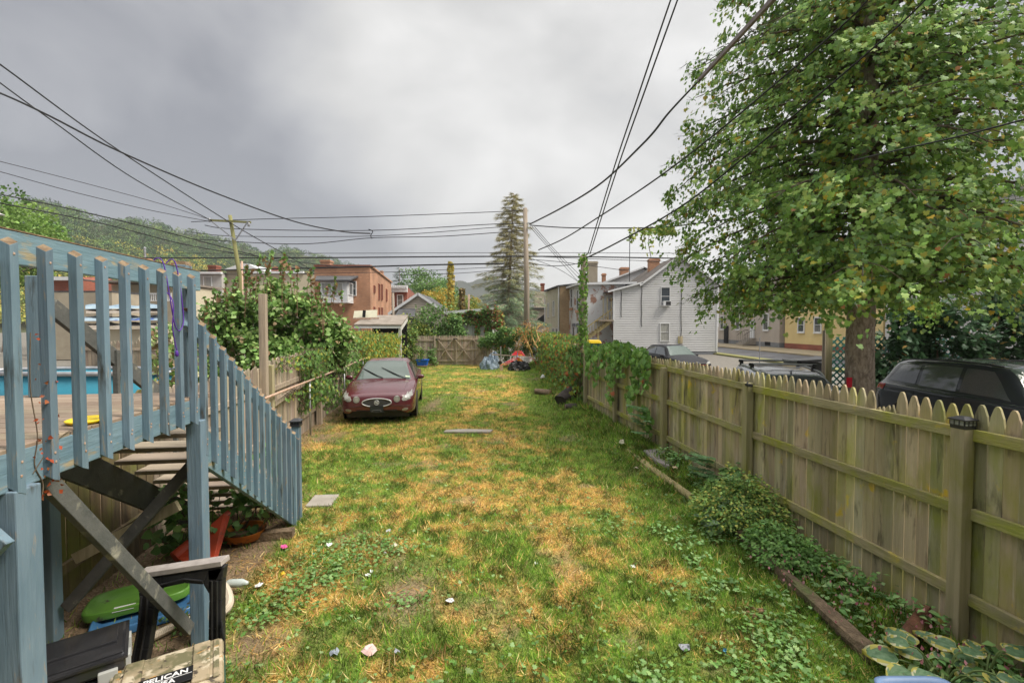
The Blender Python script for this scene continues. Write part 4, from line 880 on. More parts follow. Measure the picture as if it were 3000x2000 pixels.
MB().cbox((xat(1993, Yw), Yw-.06, zat(995, Yw)), (.38, .1, .62)).cbox((xat(1993, Yw), Yw-.12, zat(995, Yw)), (.05, .05, .6)).build('meter_board', M['fence'], wh)
for px, y0, y1 in ((1879, 835, 957), (1995, 845, 985), (1819, 850, 929)): MB().tube([(xat(px+random.uniform(-1, 1), Yw), Yw-.05, zat(y0+(y1-y0)*k/6, Yw)) for k in range(7)], .025, 6).build('service_cable', M['cable'], wh)
# porch store under the stairs and grey wall below
m = MB(); m.box(xl-1.2, xl, Yw+2.2, Yw+2.35, 0, 2.9); m.build('porch_wall', M['foundation'], wh)
m = MB(); m.box(xl-1.3, xl, Yw-.1, Yw+2.3, 2.86, 2.98); m.build('landing', M['tread'], wh)
m = MB(); m.cbox((xl-.55, Yw+2.12, 2.0), (.62, .1, .75)).cbox((xl-.5, Yw+2.12, 1.2), (.8, .1, .4)); m.build('wall_box', blackp, wh)
x0, z0, x1, z1 = xat(1700, Yw), zat(1003, Yw), xl-.2, 2.92
es = thing('wooden_stairs', 'outside wooden stairs with a railing rising to the upper floor of the white house', 'stairs', (x0, Yw+.3, 0))
for s in (0, .9): m = MB(); m.beam((x0-.6, Yw+.1+s, z0-.55), (x1, Yw+.1+s, z1-.1), .05, .26); m.build('stringer', M['timber2'], es)
for i in range(13): f = i/12; m = MB(); m.cbox((x0-.5+(x1-x0+.4)*f, Yw+.55, z0-.35+(z1-z0+.35)*f), (.27, .95, .05)); m.build('tread', M['timber2'], es)
m = MB(); m.beam((x0-.5, Yw+.06, z0+.55), (x1+.1, Yw+.06, z1+1.0), .05, .1); m.build('handrail', M['timber2'], es)
for i in range(14): f = i/13; xx = x0-.4+(x1-x0+.4)*f; zz = z0-.4+(z1-z0+.35)*f; MB().beam((xx, Yw+.05, zz), (xx, Yw+.05, zz+1.05), .045, .045, NY).build('baluster', M['timber2'], es)
MB().cbox((xat(1753, Yw), Yw+.1, 1.0), (.16, .16, 2.1)).build('post', M['timber2'], es)
for k in range(3): MB().cbox((xl-.2-.35*k, Yw+.0, 3.95+.0*k), (.05, .05, 2.0)).build('porch_baluster', M['timber2'], es)
# ---------------- white painted brick house behind
Yb = 43.0; xb = xat(1703, Yb); zb = zat(834, Yb)+.05; x2, y2 = xb-.138*4.3, 47.3
bh = thing('painted_brick_house', 'white painted brick house with patches of bare red brick beside the stairs', 'house', (7.5, 45, 0))
m = MB(); m.prism([(xb, Yb, 0), (xl+1.5, Yb, 0), (xl+1.5, y2, 0), (x2, y2, 0)], (0, 0, zb)); m.build('wall', M['painted_brick'], bh)
m = MB(); slab(m, [(xb-.3, Yb-.25, zb+.14), (xm, Yb-.25, zb+.22), (xm, y2, zb+.22), (x2-.3, y2, zb+.14)], .16); m.build('roof', M['dark_roof'], bh)
m = MB(); m.beam((xb-.3, Yb-.3, zb+.02), (xm, Yb-.3, zb+.1), .05, .2); m.beam((xb-.33, Yb-.3, zb+.02), (x2-.33, y2, zb+.02), .05, .2); m.build('fascia', M['trim'], bh)
dirb = Vector((-.138, 1, 0)).normalized(); nb = Vector((-1, -.138, 0)).normalized()
for (t, py, h) in ((1.0, 878, 1.75), (3.2, 873, 1.75)):
    p = Vector((xb, Yb, 0))+dirb*t; w = window(bh, (p.x, p.y, zat(py, Yb+t)), dirb, nb, .7, h, fr=.05); MB().cbox((p.x-.12, p.y, zat(py, Yb+t)-h/2-.22), (.25, 1.0, .22)).build('sill', M['brick'], w)
for (t, py, h) in ((.9, 975, 2.0), (2.4, 985, 2.1)):
    p = Vector((xb, Yb, 0))+dirb*t; w = window(bh, (p.x, p.y, 1.3), dirb, nb, .8, h, fr=.09); MB().cbox((p.x-.08, p.y, 2.55), (.16, 1.2, .28)).build('lintel', M['foundation'], w)
chimney(bh, xat(1734, 46), 46, .9, 5.5, zat(767, 46), 'stucco')
# house behind with dark pitched roof
Yr = 50.0; rh = thing('dark_roofed_house', 'house with a dark pitched roof and brick chimneys rising behind the white brick house', 'house', (11, 53, 0))
xA, zA, xB, zB = xat(1760, Yr), zat(828, Yr), xat(1884, Yr), zat(781, Yr)
m = MB(); slab(m, [(xA, Yr, zA), (xB, Yr, zB), (xB, Yr+8, zB), (xA, Yr+8, zA)], .15); slab(m, [(xB, Yr, zB), (xB+4.4, Yr, zA), (xB+4.4, Yr+8, zA), (xB, Yr+8, zB)], .15); m.build('roof', M['dark_roof'], rh)
m = MB(); m.prism([(xA+.2, Yr+.2, 0), (xB+4.2, Yr+.2, 0), (xB+4.2, Yr+.2, zA-.1), (xB, Yr+.2, zB-.2), (xA+.2, Yr+.2, zA-.1)], (0, 7.6, 0)); m.build('wall', M['white_siding'], rh)
m = MB(); m.beam((xA, Yr-.03, zA-.08), (xB, Yr-.03, zB-.08), .05, .16); m.build('rake_trim', M['trim'], rh)
chimney(rh, xat(1827, Yr+1), Yr+1, .85, zB-2.4, zat(784, Yr+1)); chimney(wh, xat(1913, 46), 46, .98, 6.8, zat(759, 46), d=.7); chimney(rh, xat(1768, Yr+3), Yr+3, .4, zA-1, zat(801, Yr+3)); chimney(rh, xat(1700, 54), 54, .35, 4, zat(822, 54), 'red_brick')
# ---------------- stained cream house with tan brick end
sh = thing('cream_house', 'narrow stained cream sided house with a tan brick end wall by the alley', 'house', (5, 50, 0))
Yt = 47.3; xt0, xt1 = xat(1640, Yt), xat(1667, Yt); zt_ = zat(838, Yt)
MB().prism([(xt0, Yt, 0), (xt1+.6, Yt, 0), (xt1+.6, Yt+.35, 0), (xt0, Yt+.35, 0)], (0, 0, zt_)).build('brick_wall', M['tan_brick'], sh)
xs, ys_ = xt0-.138*6.7, Yt+6.7
m = MB(); siding(m, (xt0-.02, Yt+.02), (xs, ys_), .2, zt_-.05, nb, .14, .02); m.prism([(xt0+.06, Yt+.36, 0), (xt1+.5, Yt+.36, 0), (xt1, ys_, 0), (xs+.06, ys_, 0)], (0, 0, zt_-.1)); m.build('wall', M['stained_siding'], sh)
m = MB(); slab(m, [(xt0-.25, Yt-.1, zt_+.08), (xt1+.8, Yt-.1, zt_+.3), (xt1+.5, ys_, zt_+.3), (xs-.25, ys_, zt_+.08)], .14); m.build('roof', M['dark_roof'], sh)
m = MB(); m.tube([(xt0-.14, Yt+.05, zt_), (xt0-.14, Yt+.05, 0)], .05, 6); m.tube([(xs-.12, ys_-.1, zt_), (xs-.12, ys_-.1, 0)], .07, 6); m.build('downpipe', M['trim'], sh)
for (t, z, h, w) in ((2.6, 4.3, 1.5, .6), (5.2, 4.2, 1.5, .5)):
    p = Vector((xt0, Yt, 0))+dirb*t; window(sh, (p.x, p.y, z), dirb, nb, w, h, fr=.06, pane='curtain')
for t in (1.0, 2.6): p = Vector((xt0, Yt, 0))+dirb*t; window(sh, (p.x, p.y, 1.2), dirb, nb, .8, 1.9, fr=.08, name='doorway')
# ---------------- far beige house beyond the alley
fh = thing('beige_house', 'long low beige sided house behind the tall spruce and utility pole', 'house', (2, 60, 0))
Yf = 58.; m = MB(); siding(m, (xat(1470, Yf), Yf), (xat(1600, Yf), Yf), 0, zat(905, Yf), NY, .16, .025); m.box(xat(1472, Yf), xat(1600, Yf), Yf+.03, Yf+6, 0, zat(906, Yf)); m.build('wall', M['beige_siding'], fh)
m = MB(); siding(m, (xat(1572, Yf+3), Yf+6.1), (xat(1600, Yf+3), Yf+6.1), 0, zat(849, Yf+3), NY, .16, .025); m.box(xat(1573, Yf+3), xat(1600, Yf+3)+2, Yf+6.13, Yf+12, 0, zat(849, Yf+3)); m.build('upper_wall', M['beige_siding'], fh)
MB().box(xat(1466, Yf), xat(1604, Yf), Yf-.3, Yf+3, zat(905, Yf), zat(905, Yf)+.15).build('roof', M['dark_roof'], fh); MB().prism([(xat(1575, Yf-.2), Yf-.2, zat(952, Yf)), (xat(1597, Yf-.2), Yf-.2, zat(952, Yf)), (xat(1597, Yf-.2), Yf-.2, zat(918, Yf)), (xat(1575, Yf-.2), Yf-.2, zat(935, Yf))], (0, .1, 0)).build('dark_opening', M['dark'], fh)
window(fh, (xat(1563, Yf), Yf, zat(947, Yf)), TX, NY, .7, .45, pane='pane', double=False); chimney(fh, xat(1589, Yf+4), Yf+4, .5, zat(849, Yf+4)-.2, zat(830, Yf+4), 'red_brick')
# ---------------- row on the far side of the street (fronts at x = 29)
def front_house(name, label, xf, y0, y1, z1, mat, base, wins, doors, extra=None):
    r = thing(name, label, 'house', (xf+4, (y0+y1)/2, 0)); m = MB(); siding(m, (xf, y0), (xf, y1), .6, z1, NX, .13, .02); siding(m, (xf, y0), (xf+8, y0), .6, z1, NY, .13, .02); m.box(xf+.03, xf+8, y0+.03, y1-.03, .1, z1-.05); m.build('wall', M[mat], r)
    MB().box(xf-.02, xf+8, y0-.02, y1, .08, .62).build('foundation', M[base], r); MB().box(xf-.4, xf+8.3, y0-.2, y1+.1, z1, z1+.35).build('cornice', M['trim'], r)
    for (y, z, w, h, s) in wins: window(r, (xf, y, z), TY, NX, w, h, pane=s, fr=.12, sill=True)
    for (y, z) in doors:
        d = MB().cbox((xf-.05, y, z+1.05), (.1, .95, 2.1)).build('door', M['door_white'], r); MB().cbox((xf-.11, y, z+1.5), (.03, .5, .8)).build('door_glass', M['pane'], d)
        s = MB()
        for k in range(4): s.box(xf-.3-.32*(k+1), xf-.0, y-.9, y+.9, z-.2*(k+1), z-.2*k-.004*k)
        st = s.build('steps', M['concrete'], r)
        rl = MB()
        for sy in (-.85, .85):
            rl.tube([(xf-.1, y+sy, z+.95), (xf-.5, y+sy, z+.95), (xf-1.5, y+sy, z+.35)], .025, 6)
            for k in range(7): rl.tube([(xf-.15-.22*k, y+sy, z-.1-.13*k), (xf-.15-.22*k, y+sy, z+.95-max(0, k-1.5)*.13)], .014, 5)
        rl.build('railing', M['cable'], r)
    return r
th_ = front_house('tan_house', 'tan sided rowhouse with white door and steps across the street', 29, 50.9, 66, 8.2, 'tan_siding', 'foundation', [(53.6, 2.9, .95, 1.7, 'pane'), (60.3, 2.9, .95, 1.7, 'pane'), (64.8, 2.9, .95, 1.7, 'pane'), (53.6, 6, .95, 1.7, 'pane'), (60, 6, .95, 1.7, 'pane')], [(56.6, 1.0)])
MB().cbox((28.97, 53.2, .45), (.06, 1.1, .4)).build('basement_window', M['dark'], th_); MB().cbox((28.9, 63.4, 1.3), (.12, 1.1, 2.3)).build('iron_gate', M['dark'], th_)
front_house('yellow_house', 'pale yellow sided house across the street just left of the spruce trunk', 29.4, 37.2, 50.6, 8.0, 'yellow_siding', 'red_brick', [(47.7, 2.55, .9, 1.3, 'pane'), (45.1, 2.55, .9, 1.3, 'pane'), (40.2, 2.55, .9, 1.3, 'pane'), (47, 5.8, .9, 1.4, 'pane'), (41, 5.8, .9, 1.4, 'pane')], [])
front_house('white_corner_house', 'white house glimpsed through leaves at the right edge of the photo', 29.4, 24, 37, 10.5, 'white_siding', 'foundation', [(34, 3.0, 1, 1.7, 'pane'), (29.5, 3, 1, 1.7, 'pane'), (34, 6.4, 1, 1.7, 'pane'), (29.5, 6.4, 1, 1.7, 'pane'), (26, 6.4, 1, 1.7, 'pane'), (32, 9.3, 1, 1.2, 'pane')], [])
# ================================================================== LEFT SIDE BUILDINGS
def prismhouse(name, label, foot, z, mat, roofmat='dark_roof', par=.0):
    c = sum((Vector((*p, 0)) for p in foot), Vector())/len(foot); r = thing(name, label, 'building', (c.x, c.y, 0))
    MB().prism([(*p, 0) for p in foot], (0, 0, z)).build('wall', M[mat], r)
    if roofmat: MB().prism([(c.x+(p[0]-c.x)*1.01, c.y+(p[1]-c.y)*1.01, z) for p in foot], (0, 0, .1)).build('roof', M[roofmat], r)
    return r
Yk = 43.8; xk0, xk1 = xat(923, Yk), xat(1086, Yk); zk = zat(779, Yk); xk2, yk2 = xk1-.138*16.6, Yk+16.6
bb = prismhouse('brick_building', 'two storey orange brick building with an enclosed white porch bay on its back wall', [(xk0, Yk), (xk1, Yk), (xk2, yk2), (xk0-2.3, yk2)], zk, 'brick')
kd = Vector((-.138, 1, 0)).normalized(); kn = Vector((1, .138, 0)).normalized()
MB().beam((xk0, Yk-.03, zk+.03), (xk1+.05, Yk-.03, zk+.03), .3, .1).build('coping', M['red_brick'], bb)
for f0, f1, dz in ((0, .45, .0), (.45, .5, .35), (.5, 1.0, .0)): 
    a = Vector((xk1, Yk, 0))+kd*16.7*f0; b = Vector((xk1, Yk, 0))+kd*16.7*f1; MB().beam((a.x, a.y, zk+.02+dz*.5), (b.x, b.y, zk+.02+dz*.5), .3, .14+dz).build('coping', M['brick'], bb)
chimney(bb, xat(960, 50), 50, 1.0, zk, zat(763, 50))
bay = MB(); bx0, bx1 = xat(940, Yk-1.6), xat(1018, Yk-1.6); bz0, bz1 = zat(886, Yk-1.6), zat(824, Yk-1.6); siding(bay, (bx0, Yk-1.6), (bx1, Yk-1.6), bz0, bz1, NY, .12); siding(bay, (bx1, Yk-1.6), (bx1, Yk), bz0, bz1, (1, 0), .12); bay.box(bx0, bx1-.02, Yk-1.57, Yk, bz0, bz1-.02)
bo = bay.build('porch_bay', M['trim'], bb)
br_ = MB(); br_.prism([(bx0-.3, Yk-2.0, bz1-.02), (bx1+.4, Yk-2.0, bz1-.02), (bx1+.5, Yk+0, bz1+.55), (bx0-1.0, Yk+0, bz1+.55)], (0, 0, .12)); br_.build('bay_roof', M['dark_roof'], bo)
for x in (bx0+.6, bx0+1.6): window(bo, (x, Yk-1.6, bz0+1.25), TX, NY, .8, .95, pane='curtain', fr=.06, double=False)
window(bo, (bx1, Yk-.8, bz0+1.25), TY, (1, 0, 0), .9, .95, fr=.06, double=False)
window(bb, (xat(1035, Yk), Yk, zat(845, Yk)), TX, NY, .58, 1.25, fr=.06)
for (px, pt, pb_, w) in ((1097, 838, 856, .35), (1111, 833, 877, .42), (1119, 834, 878, .42), (1132.5, 848, 882, .4), (1096, 900, 935, .35), (1110.5, 902, 940, .42), (1118.5, 902, 940, .42)):
    k_ = (1500-px)/F; t = (xk1+Yk*k_)/(.138-k_)*1.0; y = Yk+t*1.0; x = xk1-.138*t; window(bb, (x, y, (zat(pt, y)+zat(pb_, y))/2), kd, kn, w*1.7, zat(pt, y)-zat(pb_, y), frame='red_brick', fr=.05, double=False)
Yq = 62.; xq0, xq1 = xat(1146, Yq), xat(1193, Yq); zq = zat(839, Yq)
rb = prismhouse('red_brick_house', 'small red brick house with a white bracketed cornice beside the orange brick building', [(xq0, Yq), (xq1, Yq), (xq1-2.0, Yq+14.7), (xq0-2, Yq+14.7)], zq, 'red_brick')
m = MB(); m.box(xq0-.1, xq1+.1, Yq-.35, Yq-.01, zq-.75, zq+.12)
for k in range(9): m.box(xq0+.1+.25*k, xq0+.2+.25*k, Yq-.5, Yq-.35, zq-.3, zq+.1)
m.build('cornice', M['trim'], rb); window(rb, (xat(1173, Yq), Yq, zat(880, Yq)), TX, NY, .62, 1.35, fr=.1); window(rb, (xat(1150, Yq), Yq, zat(882, Yq)), TX, NY, .4, 1.2, fr=.1)
# garage
Yg = 38.; gar = thing('garage', 'beige sided garage with a white trimmed gable and a patch of dark shingles', 'garage', (xat(1226, Yg), Yg+3, 0))
ga0, gax, ga1 = xat(1150, Yg), xat(1226, Yg), xat(1303, Yg); gzt, gze = zat(864, Yg), zat(915, Yg)
m = MB(); siding(m, (ga0, Yg), (ga1, Yg), 0, lambda s: gze+(gzt-gze)*(1-abs(2*s-1)), NY, .19, .022); m.prism([(ga0, Yg+.02, 0), (ga1, Yg+.02, 0), (ga1, Yg+.02, gze), (gax, Yg+.02, gzt-.03), (ga0, Yg+.02, gze)], (0, 6, 0)); m.build('wall', M['beige_siding'], gar)
m = MB(); m.beam((ga0-.3, Yg-.2, gze-.15), (gax, Yg-.2, gzt+.08), .05, .2); m.beam((gax, Yg-.2, gzt+.08), (ga1+.3, Yg-.2, gze-.15), .05, .2); m.build('rake_trim', M['trim'], gar)
m = MB(); slab(m, [(ga0-.3, Yg-.2, gze-.05), (gax, Yg-.2, gzt+.18), (gax, Yg+6, gzt+.18), (ga0-.3, Yg+6, gze-.05)]); slab(m, [(gax, Yg-.2, gzt+.18), (ga1+.3, Yg-.2, gze-.05), (ga1+.3, Yg+6, gze-.05), (gax, Yg+6, gzt+.18)]); m.build('roof', M['dark_roof'], gar)
m = MB(); m.prism([(xat(1156, Yg-1.5), Yg-1.5, zat(930, Yg-1.5)), (xat(1216, Yg-1.5), Yg-1.5, zat(930, Yg-1.5)), (xat(1219, Yg), Yg-.05, zat(906, Yg)), (xat(1172, Yg), Yg-.05, zat(906, Yg))], (0, 0, .08)); m.box(xat(1156, Yg-1.4), xat(1216, Yg-1.4), Yg-1.4, Yg, 0, zat(932, Yg-1.5)); m.build('side_roof', M['dark_roof'], gar)
# open lean-to shed with white post
ls = thing('lean_to_shed', 'open lean-to shed with a flat weathered roof and white end post', 'shed', (xat(1115, 25), 25.5, 0))
a0, a1 = xat(1040, 24.2), xat(1176, 24.2); zf, zbk = 2.44, 2.98
m = MB(); m.prism([(a0, 24, zf), (a1+.06, 24, zf), (a1-.35, 27.4, zbk), (a0-.4, 27.4, zbk)], (0, 0, .09)); m.build('roof', M['grey_roof'], ls, bevel=.01)
m = MB(); m.box(a0, a1, 24.02, 24.08, zf-.12, zf-.004); m.build('fascia', M['trim'], ls)
m = MB(); m.box(a1-.14, a1, 24.12, 24.26, -.05, zf-.005); m.beam((a1-.02, 24.3, zf-.12), (a1-.36, 27.2, zbk-.16), .04, .2); m.build('end_wall', make('peeling_white_paint', (.62, .62, .60), (.40, .36, .30), 5, (3, 3, .7), .5, .62, rough=.8), ls)
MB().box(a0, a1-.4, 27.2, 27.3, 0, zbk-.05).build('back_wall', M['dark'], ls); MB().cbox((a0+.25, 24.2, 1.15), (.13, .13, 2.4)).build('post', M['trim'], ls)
dp = MB(); q0, q1 = xat(1033, 26), xat(1104, 26); dp.prism([(q0, 26.1, zat(931, 26)), (q1, 26.0, zat(929, 26)), (q1-.03, 26.2, zat(907, 26)), (q0, 26.3, zat(910, 26))], (0, .04, 0))
tag(dp.build('old_door_panel', make('cream_panel', (.66, .64, .48), (.58, .56, .42), 4, rough=.5)), 'cream coloured old door panel lying propped on the lean-to roof', 'panel')
MB().cbox((xat(1067, 26), 26.0, zat(919, 26)), (.16, .05, .38), 0, 0, .1).build('glass_strip', M['dark'], bpy.data.objects['old_door_panel'])
tag(MB().cbox((xat(1075, 25.6), 25.6, zat(933, 25.6)+.02), (1.3, .12, .05), .15).cbox((xat(1060, 25.3), 25.3, zat(934, 25.3)), (1.0, .1, .05), -.1).build('roof_boards', M['rust']), 'rusty boards lying on the lean-to roof', 'boards')
# vine covered shed beyond the gate
vs_ = thing('white_shed', 'white boarded shed overgrown with red and green creeper behind the gate', 'shed', (xat(1385, 33), 34.5, 0))
s0, s1 = xat(1322, 33), xat(1443, 33); z0_, z1_ = zat(913, 33), zat(903, 33)
MB().prism([(s0, 33, 0), (s1, 33, 0), (s1, 33, z1_-.1), (s0, 33, z0_-.1)], (0, 3, 0)).build('wall', M['trim'], vs_)
m = MB(); m.prism([(s0-.2, 32.8, z0_-.08), (s1+.15, 32.8, z1_-.08), (s1+.15, 36.2, z1_-.02), (s0-.2, 36.2, z0_-.02)], (0, 0, .1)); m.build('roof', M['grey_roof'], vs_); MB().beam((s0-.2, 32.77, z0_-.06), (s1+.15, 32.77, z1_-.06), .04, .2).build('fascia', M['trim'], vs_)
for (xa_, xb_) in ((1358, 1374), (1398, 1410)): MB().beam((xat(xa_, 32.95), 32.96, zat(980, 33)), (xat(xb_, 32.95), 32.96, zat(945, 33)), .05, .08, NY).build('brace', M['grey_fence'], vs_)
# pale row behind the bush
Y5 = 52.
r1 = prismhouse('pale_house', 'white rear addition with a small window left of the tall pole', [(xat(560, Y5), Y5), (xat(652, Y5), Y5), (xat(652, Y5)-1, Y5+8), (xat(560, Y5)-1, Y5+8)], zat(800, Y5), 'pale_wall'); window(r1, (xat(612, Y5), Y5, zat(830, Y5)), TX, NY, .8, 1.4, pane='curtain', double=False)
MB().box(xat(555, Y5), xat(656, Y5), Y5-.4, Y5, zat(803, Y5), zat(797, Y5)).build('eaves', M['trim'], r1)
r2 = prismhouse('grey_house', 'grey walled house with a white hipped roof cap seen above the bush', [(xat(652, Y5+.1), Y5+1), (xat(724, Y5), Y5+1), (xat(724, Y5)-1, Y5+9), (xat(652, Y5), Y5+9)], zat(789, Y5), 'stucco')
m = MB(); m.prism([(xat(645, Y5), Y5+.6, zat(789, Y5)), (xat(760, Y5), Y5+.6, zat(790, Y5)), (xat(722, Y5), Y5+.6, zat(771, Y5)), (xat(700, Y5), Y5+.6, zat(769, Y5))], (0, 6, 0)); m.build('roof_cap', M['trim'], r2)
r3 = prismhouse('cream_row', 'long cream rendered house wall with flat white eaves behind the bush', [(xat(725, Y5), Y5), (xat(892, Y5), Y5), (xat(892, Y5)-1, Y5+9), (xat(725, Y5)-1, Y5+9)], zat(800, Y5), 'cream_siding')
MB().box(xat(722, Y5), xat(894, Y5), Y5-.3, Y5, zat(802, Y5), zat(795, Y5)).build('eaves', M['trim'], r3)
r4 = prismhouse('beige_annex', 'lower beige house wall next to the orange brick building', [(xat(892, 48), 48), (xat(945, 48), 48), (xat(945, 48), 54), (xat(892, 48), 54)], zat(803, 48), 'cream_siding')
for px in (810, 848): chimney(r3, xat(px, 56), 56, .7, zat(800, 56)-.3, zat(783, 56), 'red_brick')
chimney(r1, xat(632, 58), 58, 1.0, zat(800, 58)-.3, zat(778, 58), 'red_brick')
tag(MB().tube([(xat(712, 40), 40, 0), (xat(712, 40), 40, zat(765, 40))], .09, 8).build('thin_pole', M['rust'], smooth=True), 'thin rust coloured pole standing behind the bush left of the brick building', 'pole')
tag(MB().tube([(xat(1153, 36), 36, 0), (xat(1152, 36), 36, zat(858, 36))], .09, 8).build('thin_pole', M['pole'], smooth=True), 'thin bare wooden pole standing in front of the red brick house', 'pole')
tag(MB().tube([(xat(1373, 44), 44, 0), (xat(1374, 44), 44, zat(862, 44))], .09, 8).build('thin_pole', M['rust'], smooth=True), 'thin reddish pole behind the creeper covered shed', 'pole')
# seen through the deck railing
h1 = prismhouse('brick_house', 'low brick house with flat white eaves seen through the deck railing', [(xat(120, 38), 38), (xat(216, 38), 38), (xat(216, 38), 45), (xat(120, 38), 45)], zat(818, 38), 'red_brick'); MB().box(xat(110, 38), xat(218, 38), 37.6, 38, zat(822, 38), zat(812, 38)).build('eaves', M['trim'], h1)
h2 = prismhouse('block_wall_building', 'low building with stained tan block walls behind the tarpaulin shed', [(xat(140, 34), 34), (xat(330, 34), 34), (xat(330, 34), 37), (xat(140, 34), 37)], zat(856, 34), 'stucco')
h3 = thing('gabled_house', 'white gabled house end with a red brown roof seen through the deck railing', 'house', (xat(260, 44), 46, 0)); m = MB(); siding(m, (xat(215, 44), 44), (xat(300, 44), 44), 0, lambda s: zat(858, 44)+(zat(815, 44)-zat(858, 44))*max(0, 1-abs(2*s-.9)), NY, .2, .02); m.box(xat(216, 44), xat(299, 44), 44.03, 48, 0, zat(858, 44)); m.build('wall', M['white_siding'], h3)
m = MB(); m.prism([(xat(250, 44), 43.8, zat(815, 44)), (xat(292, 44), 43.8, zat(860, 44)), (xat(345, 49), 49, zat(860, 49)), (xat(330, 49), 49, zat(815, 49))], (0, 0, .1)); m.build('roof', M['red_brick'], h3)
h4 = thing('porch_house', 'cream sided house with a long white balustraded porch seen through the deck railing', 'house', (xat(420, 40), 42, 0)); m = MB(); siding(m, (xat(330, 40), 40), (xat(520, 40), 40), 0, zat(832, 40), NY, .17, .02); m.box(xat(331, 40), xat(519, 40), 40.03, 46, 0, zat(834, 40)); m.build('wall', M['cream_siding'], h4)
m = MB(); m.box(xat(325, 40), xat(525, 40), 38.3, 46, zat(832, 40), zat(826, 40)); m.build('roof', M['grey_roof'], h4)
m = MB(); m.beam((xat(335, 38.5), 38.5, zat(860, 38.5)), (xat(505, 38.5), 38.5, zat(860, 38.5)), .06, .08); m.beam((xat(335, 38.5), 38.5, zat(881, 38.5)), (xat(505, 38.5), 38.5, zat(881, 38.5)), .06, .08)
for i in range(30): x = xat(335+5.8*i, 38.5); m.box(x-.025, x+.025, 38.48, 38.53, zat(881, 38.5), zat(860, 38.5))
m.build('porch_railing', M['trim'], h4)
MB().box(xat(325, 38.6), xat(510, 38.6), 38.4, 40, 0, zat(882, 38.6)).build('porch_base', M['stucco'], h4)
chimney(h4, xat(430, 52), 52, .9, 4, zat(757, 52), 'brick', flue=True); chimney(h1, xat(522, 50), 50, .7, 3, zat(772, 50), 'red_brick'); bpy.data.objects
# ================================================================== HILLS
SKY1 = [(-500, 560), (-150, 600), (40, 592), (90, 573), (140, 575), (200, 590), (255, 618), (290, 637), (345, 628), (405, 632), (455, 642), (520, 662), (570, 668), (640, 690), (700, 702), (770, 722), (815, 726), (845, 712), (880, 728), (940, 742), (1000, 757), (1045, 772), (1075, 792), (1110, 830), (1180, 870)]
def hill_pt(px, t):
    sx = [p[0] for p in SKY1]; sy = [p[1] for p in SKY1]; D = 340+.26*px
    top = W(px, float(np.interp(px, sx, sy)), D)
    k = 1-.5*t; z = (top.z-3)*(1-t)**1.05+3*1.0; return top.x*k, top.y*k, z-4*(t < 1)
hv = []; U = np.linspace(-500, 1180, 90); T_ = np.linspace(0, 1, 16)
m = MB()
for u in U: hv.append((hill_pt(u, 0)[0]*1.6, hill_pt(u, 0)[1]*1.6, -5))
for t in T_:
    for u in U: x, y, z = hill_pt(u, t); hv.append((x, y, z-3 if t < .99 else -1))
nu = len(U); m.add(hv, [(j*nu+i, j*nu+i+1, (j+1)*nu+i+1, (j+1)*nu+i) for j in range(len(T_)) for i in range(nu-1)])
tag(m.build('hill', make('hill_ground', (.05, .065, .03), (.08, .08, .035), .05, rough=1), smooth=True), kind='structure')
def crowns(cen, rad, nl, size, cols, squash=.8, tm='leaf'):
    """leafy lumps: cen (k,3), rad (k,), nl leaves each"""
    k = len(cen); c = np.repeat(cen, nl, 0); r = np.repeat(rad, nl)[:, None]; d = rand_dirs(k*nl); d[:, 2] = np.abs(d[:, 2])*1.0-.15; d = unit(d)
    lump = 1+.22*np.sin(d[:, 0:1]*7+c[:, 0:1])*np.cos(d[:, 1:2]*6+c[:, 1:2]*1.3)
    P = c+d*r*lump*rng.uniform(.75, 1.05, (k*nl, 1))*[1, 1, squash]
    return P, unit(d+.9*rand_dirs(k*nl)), d+.7*rand_dirs(k*nl), np.repeat(cols, nl, 0)*rng.uniform(.72, 1.28, (k*nl, 1))
n = 4600; u = rng.uniform(-350, 1120, n); t = rng.random(n)**.8*.93; cen = np.array([hill_pt(a, b) for a, b in zip(u, t)])+rng.normal(size=(n, 3))*[2, 2, .4]
low = sstep(.28, .75, t+.25*(fbm(u/150, t*4, 3)-.5)*2); pick = rng.random(n)
cols = pal(n, [(.08, .145, .075), (.10, .165, .07), (.095, .135, .07)], .25)
yel = pick < low*.62; cols[yel] = pal(yel.sum(), [(.38, .40, .09), (.50, .43, .10), (.29, .35, .09), (.55, .42, .10)], .2)
gr = (~yel) & (pick < .3+.6*low); cols[gr] = pal(gr.sum(), [(.17, .27, .09), (.22, .30, .09)], .2)
P, T, N, Cc = crowns(cen, rng.uniform(2.6, 5.0, n), 75, 0, cols)
tag(scatter('wood', P, T, N, rng.uniform(.7, 1.4, len(P)), Cc, 'leaf', M['far_leaf']), kind='stuff')
# far ridge
m = MB(); fr_ = [(1000, 850), (1150, 835), (1300, 830), (1345, 822), (1375, 828), (1400, 818), (1440, 814), (1475, 822), (1520, 838), (1600, 850), (1750, 862), (2000, 872)]
m.prism([W(1000, 960, 1500)]+[W(x, y+random.uniform(-1, 1), 1500) for x, y in [tuple(v) for v in catmull([(a, b, 0) for a, b in fr_], 8) and [(q.x, q.y) for q in catmull([(a, b, 0) for a, b in fr_], 8)]]]+[W(2000, 960, 1500)], (0, 200, 0))
tag(m.build('far_ridge', make('far_ridge_green', (.06, .085, .06), (.09, .11, .06), .03, rough=1)), kind='structure')
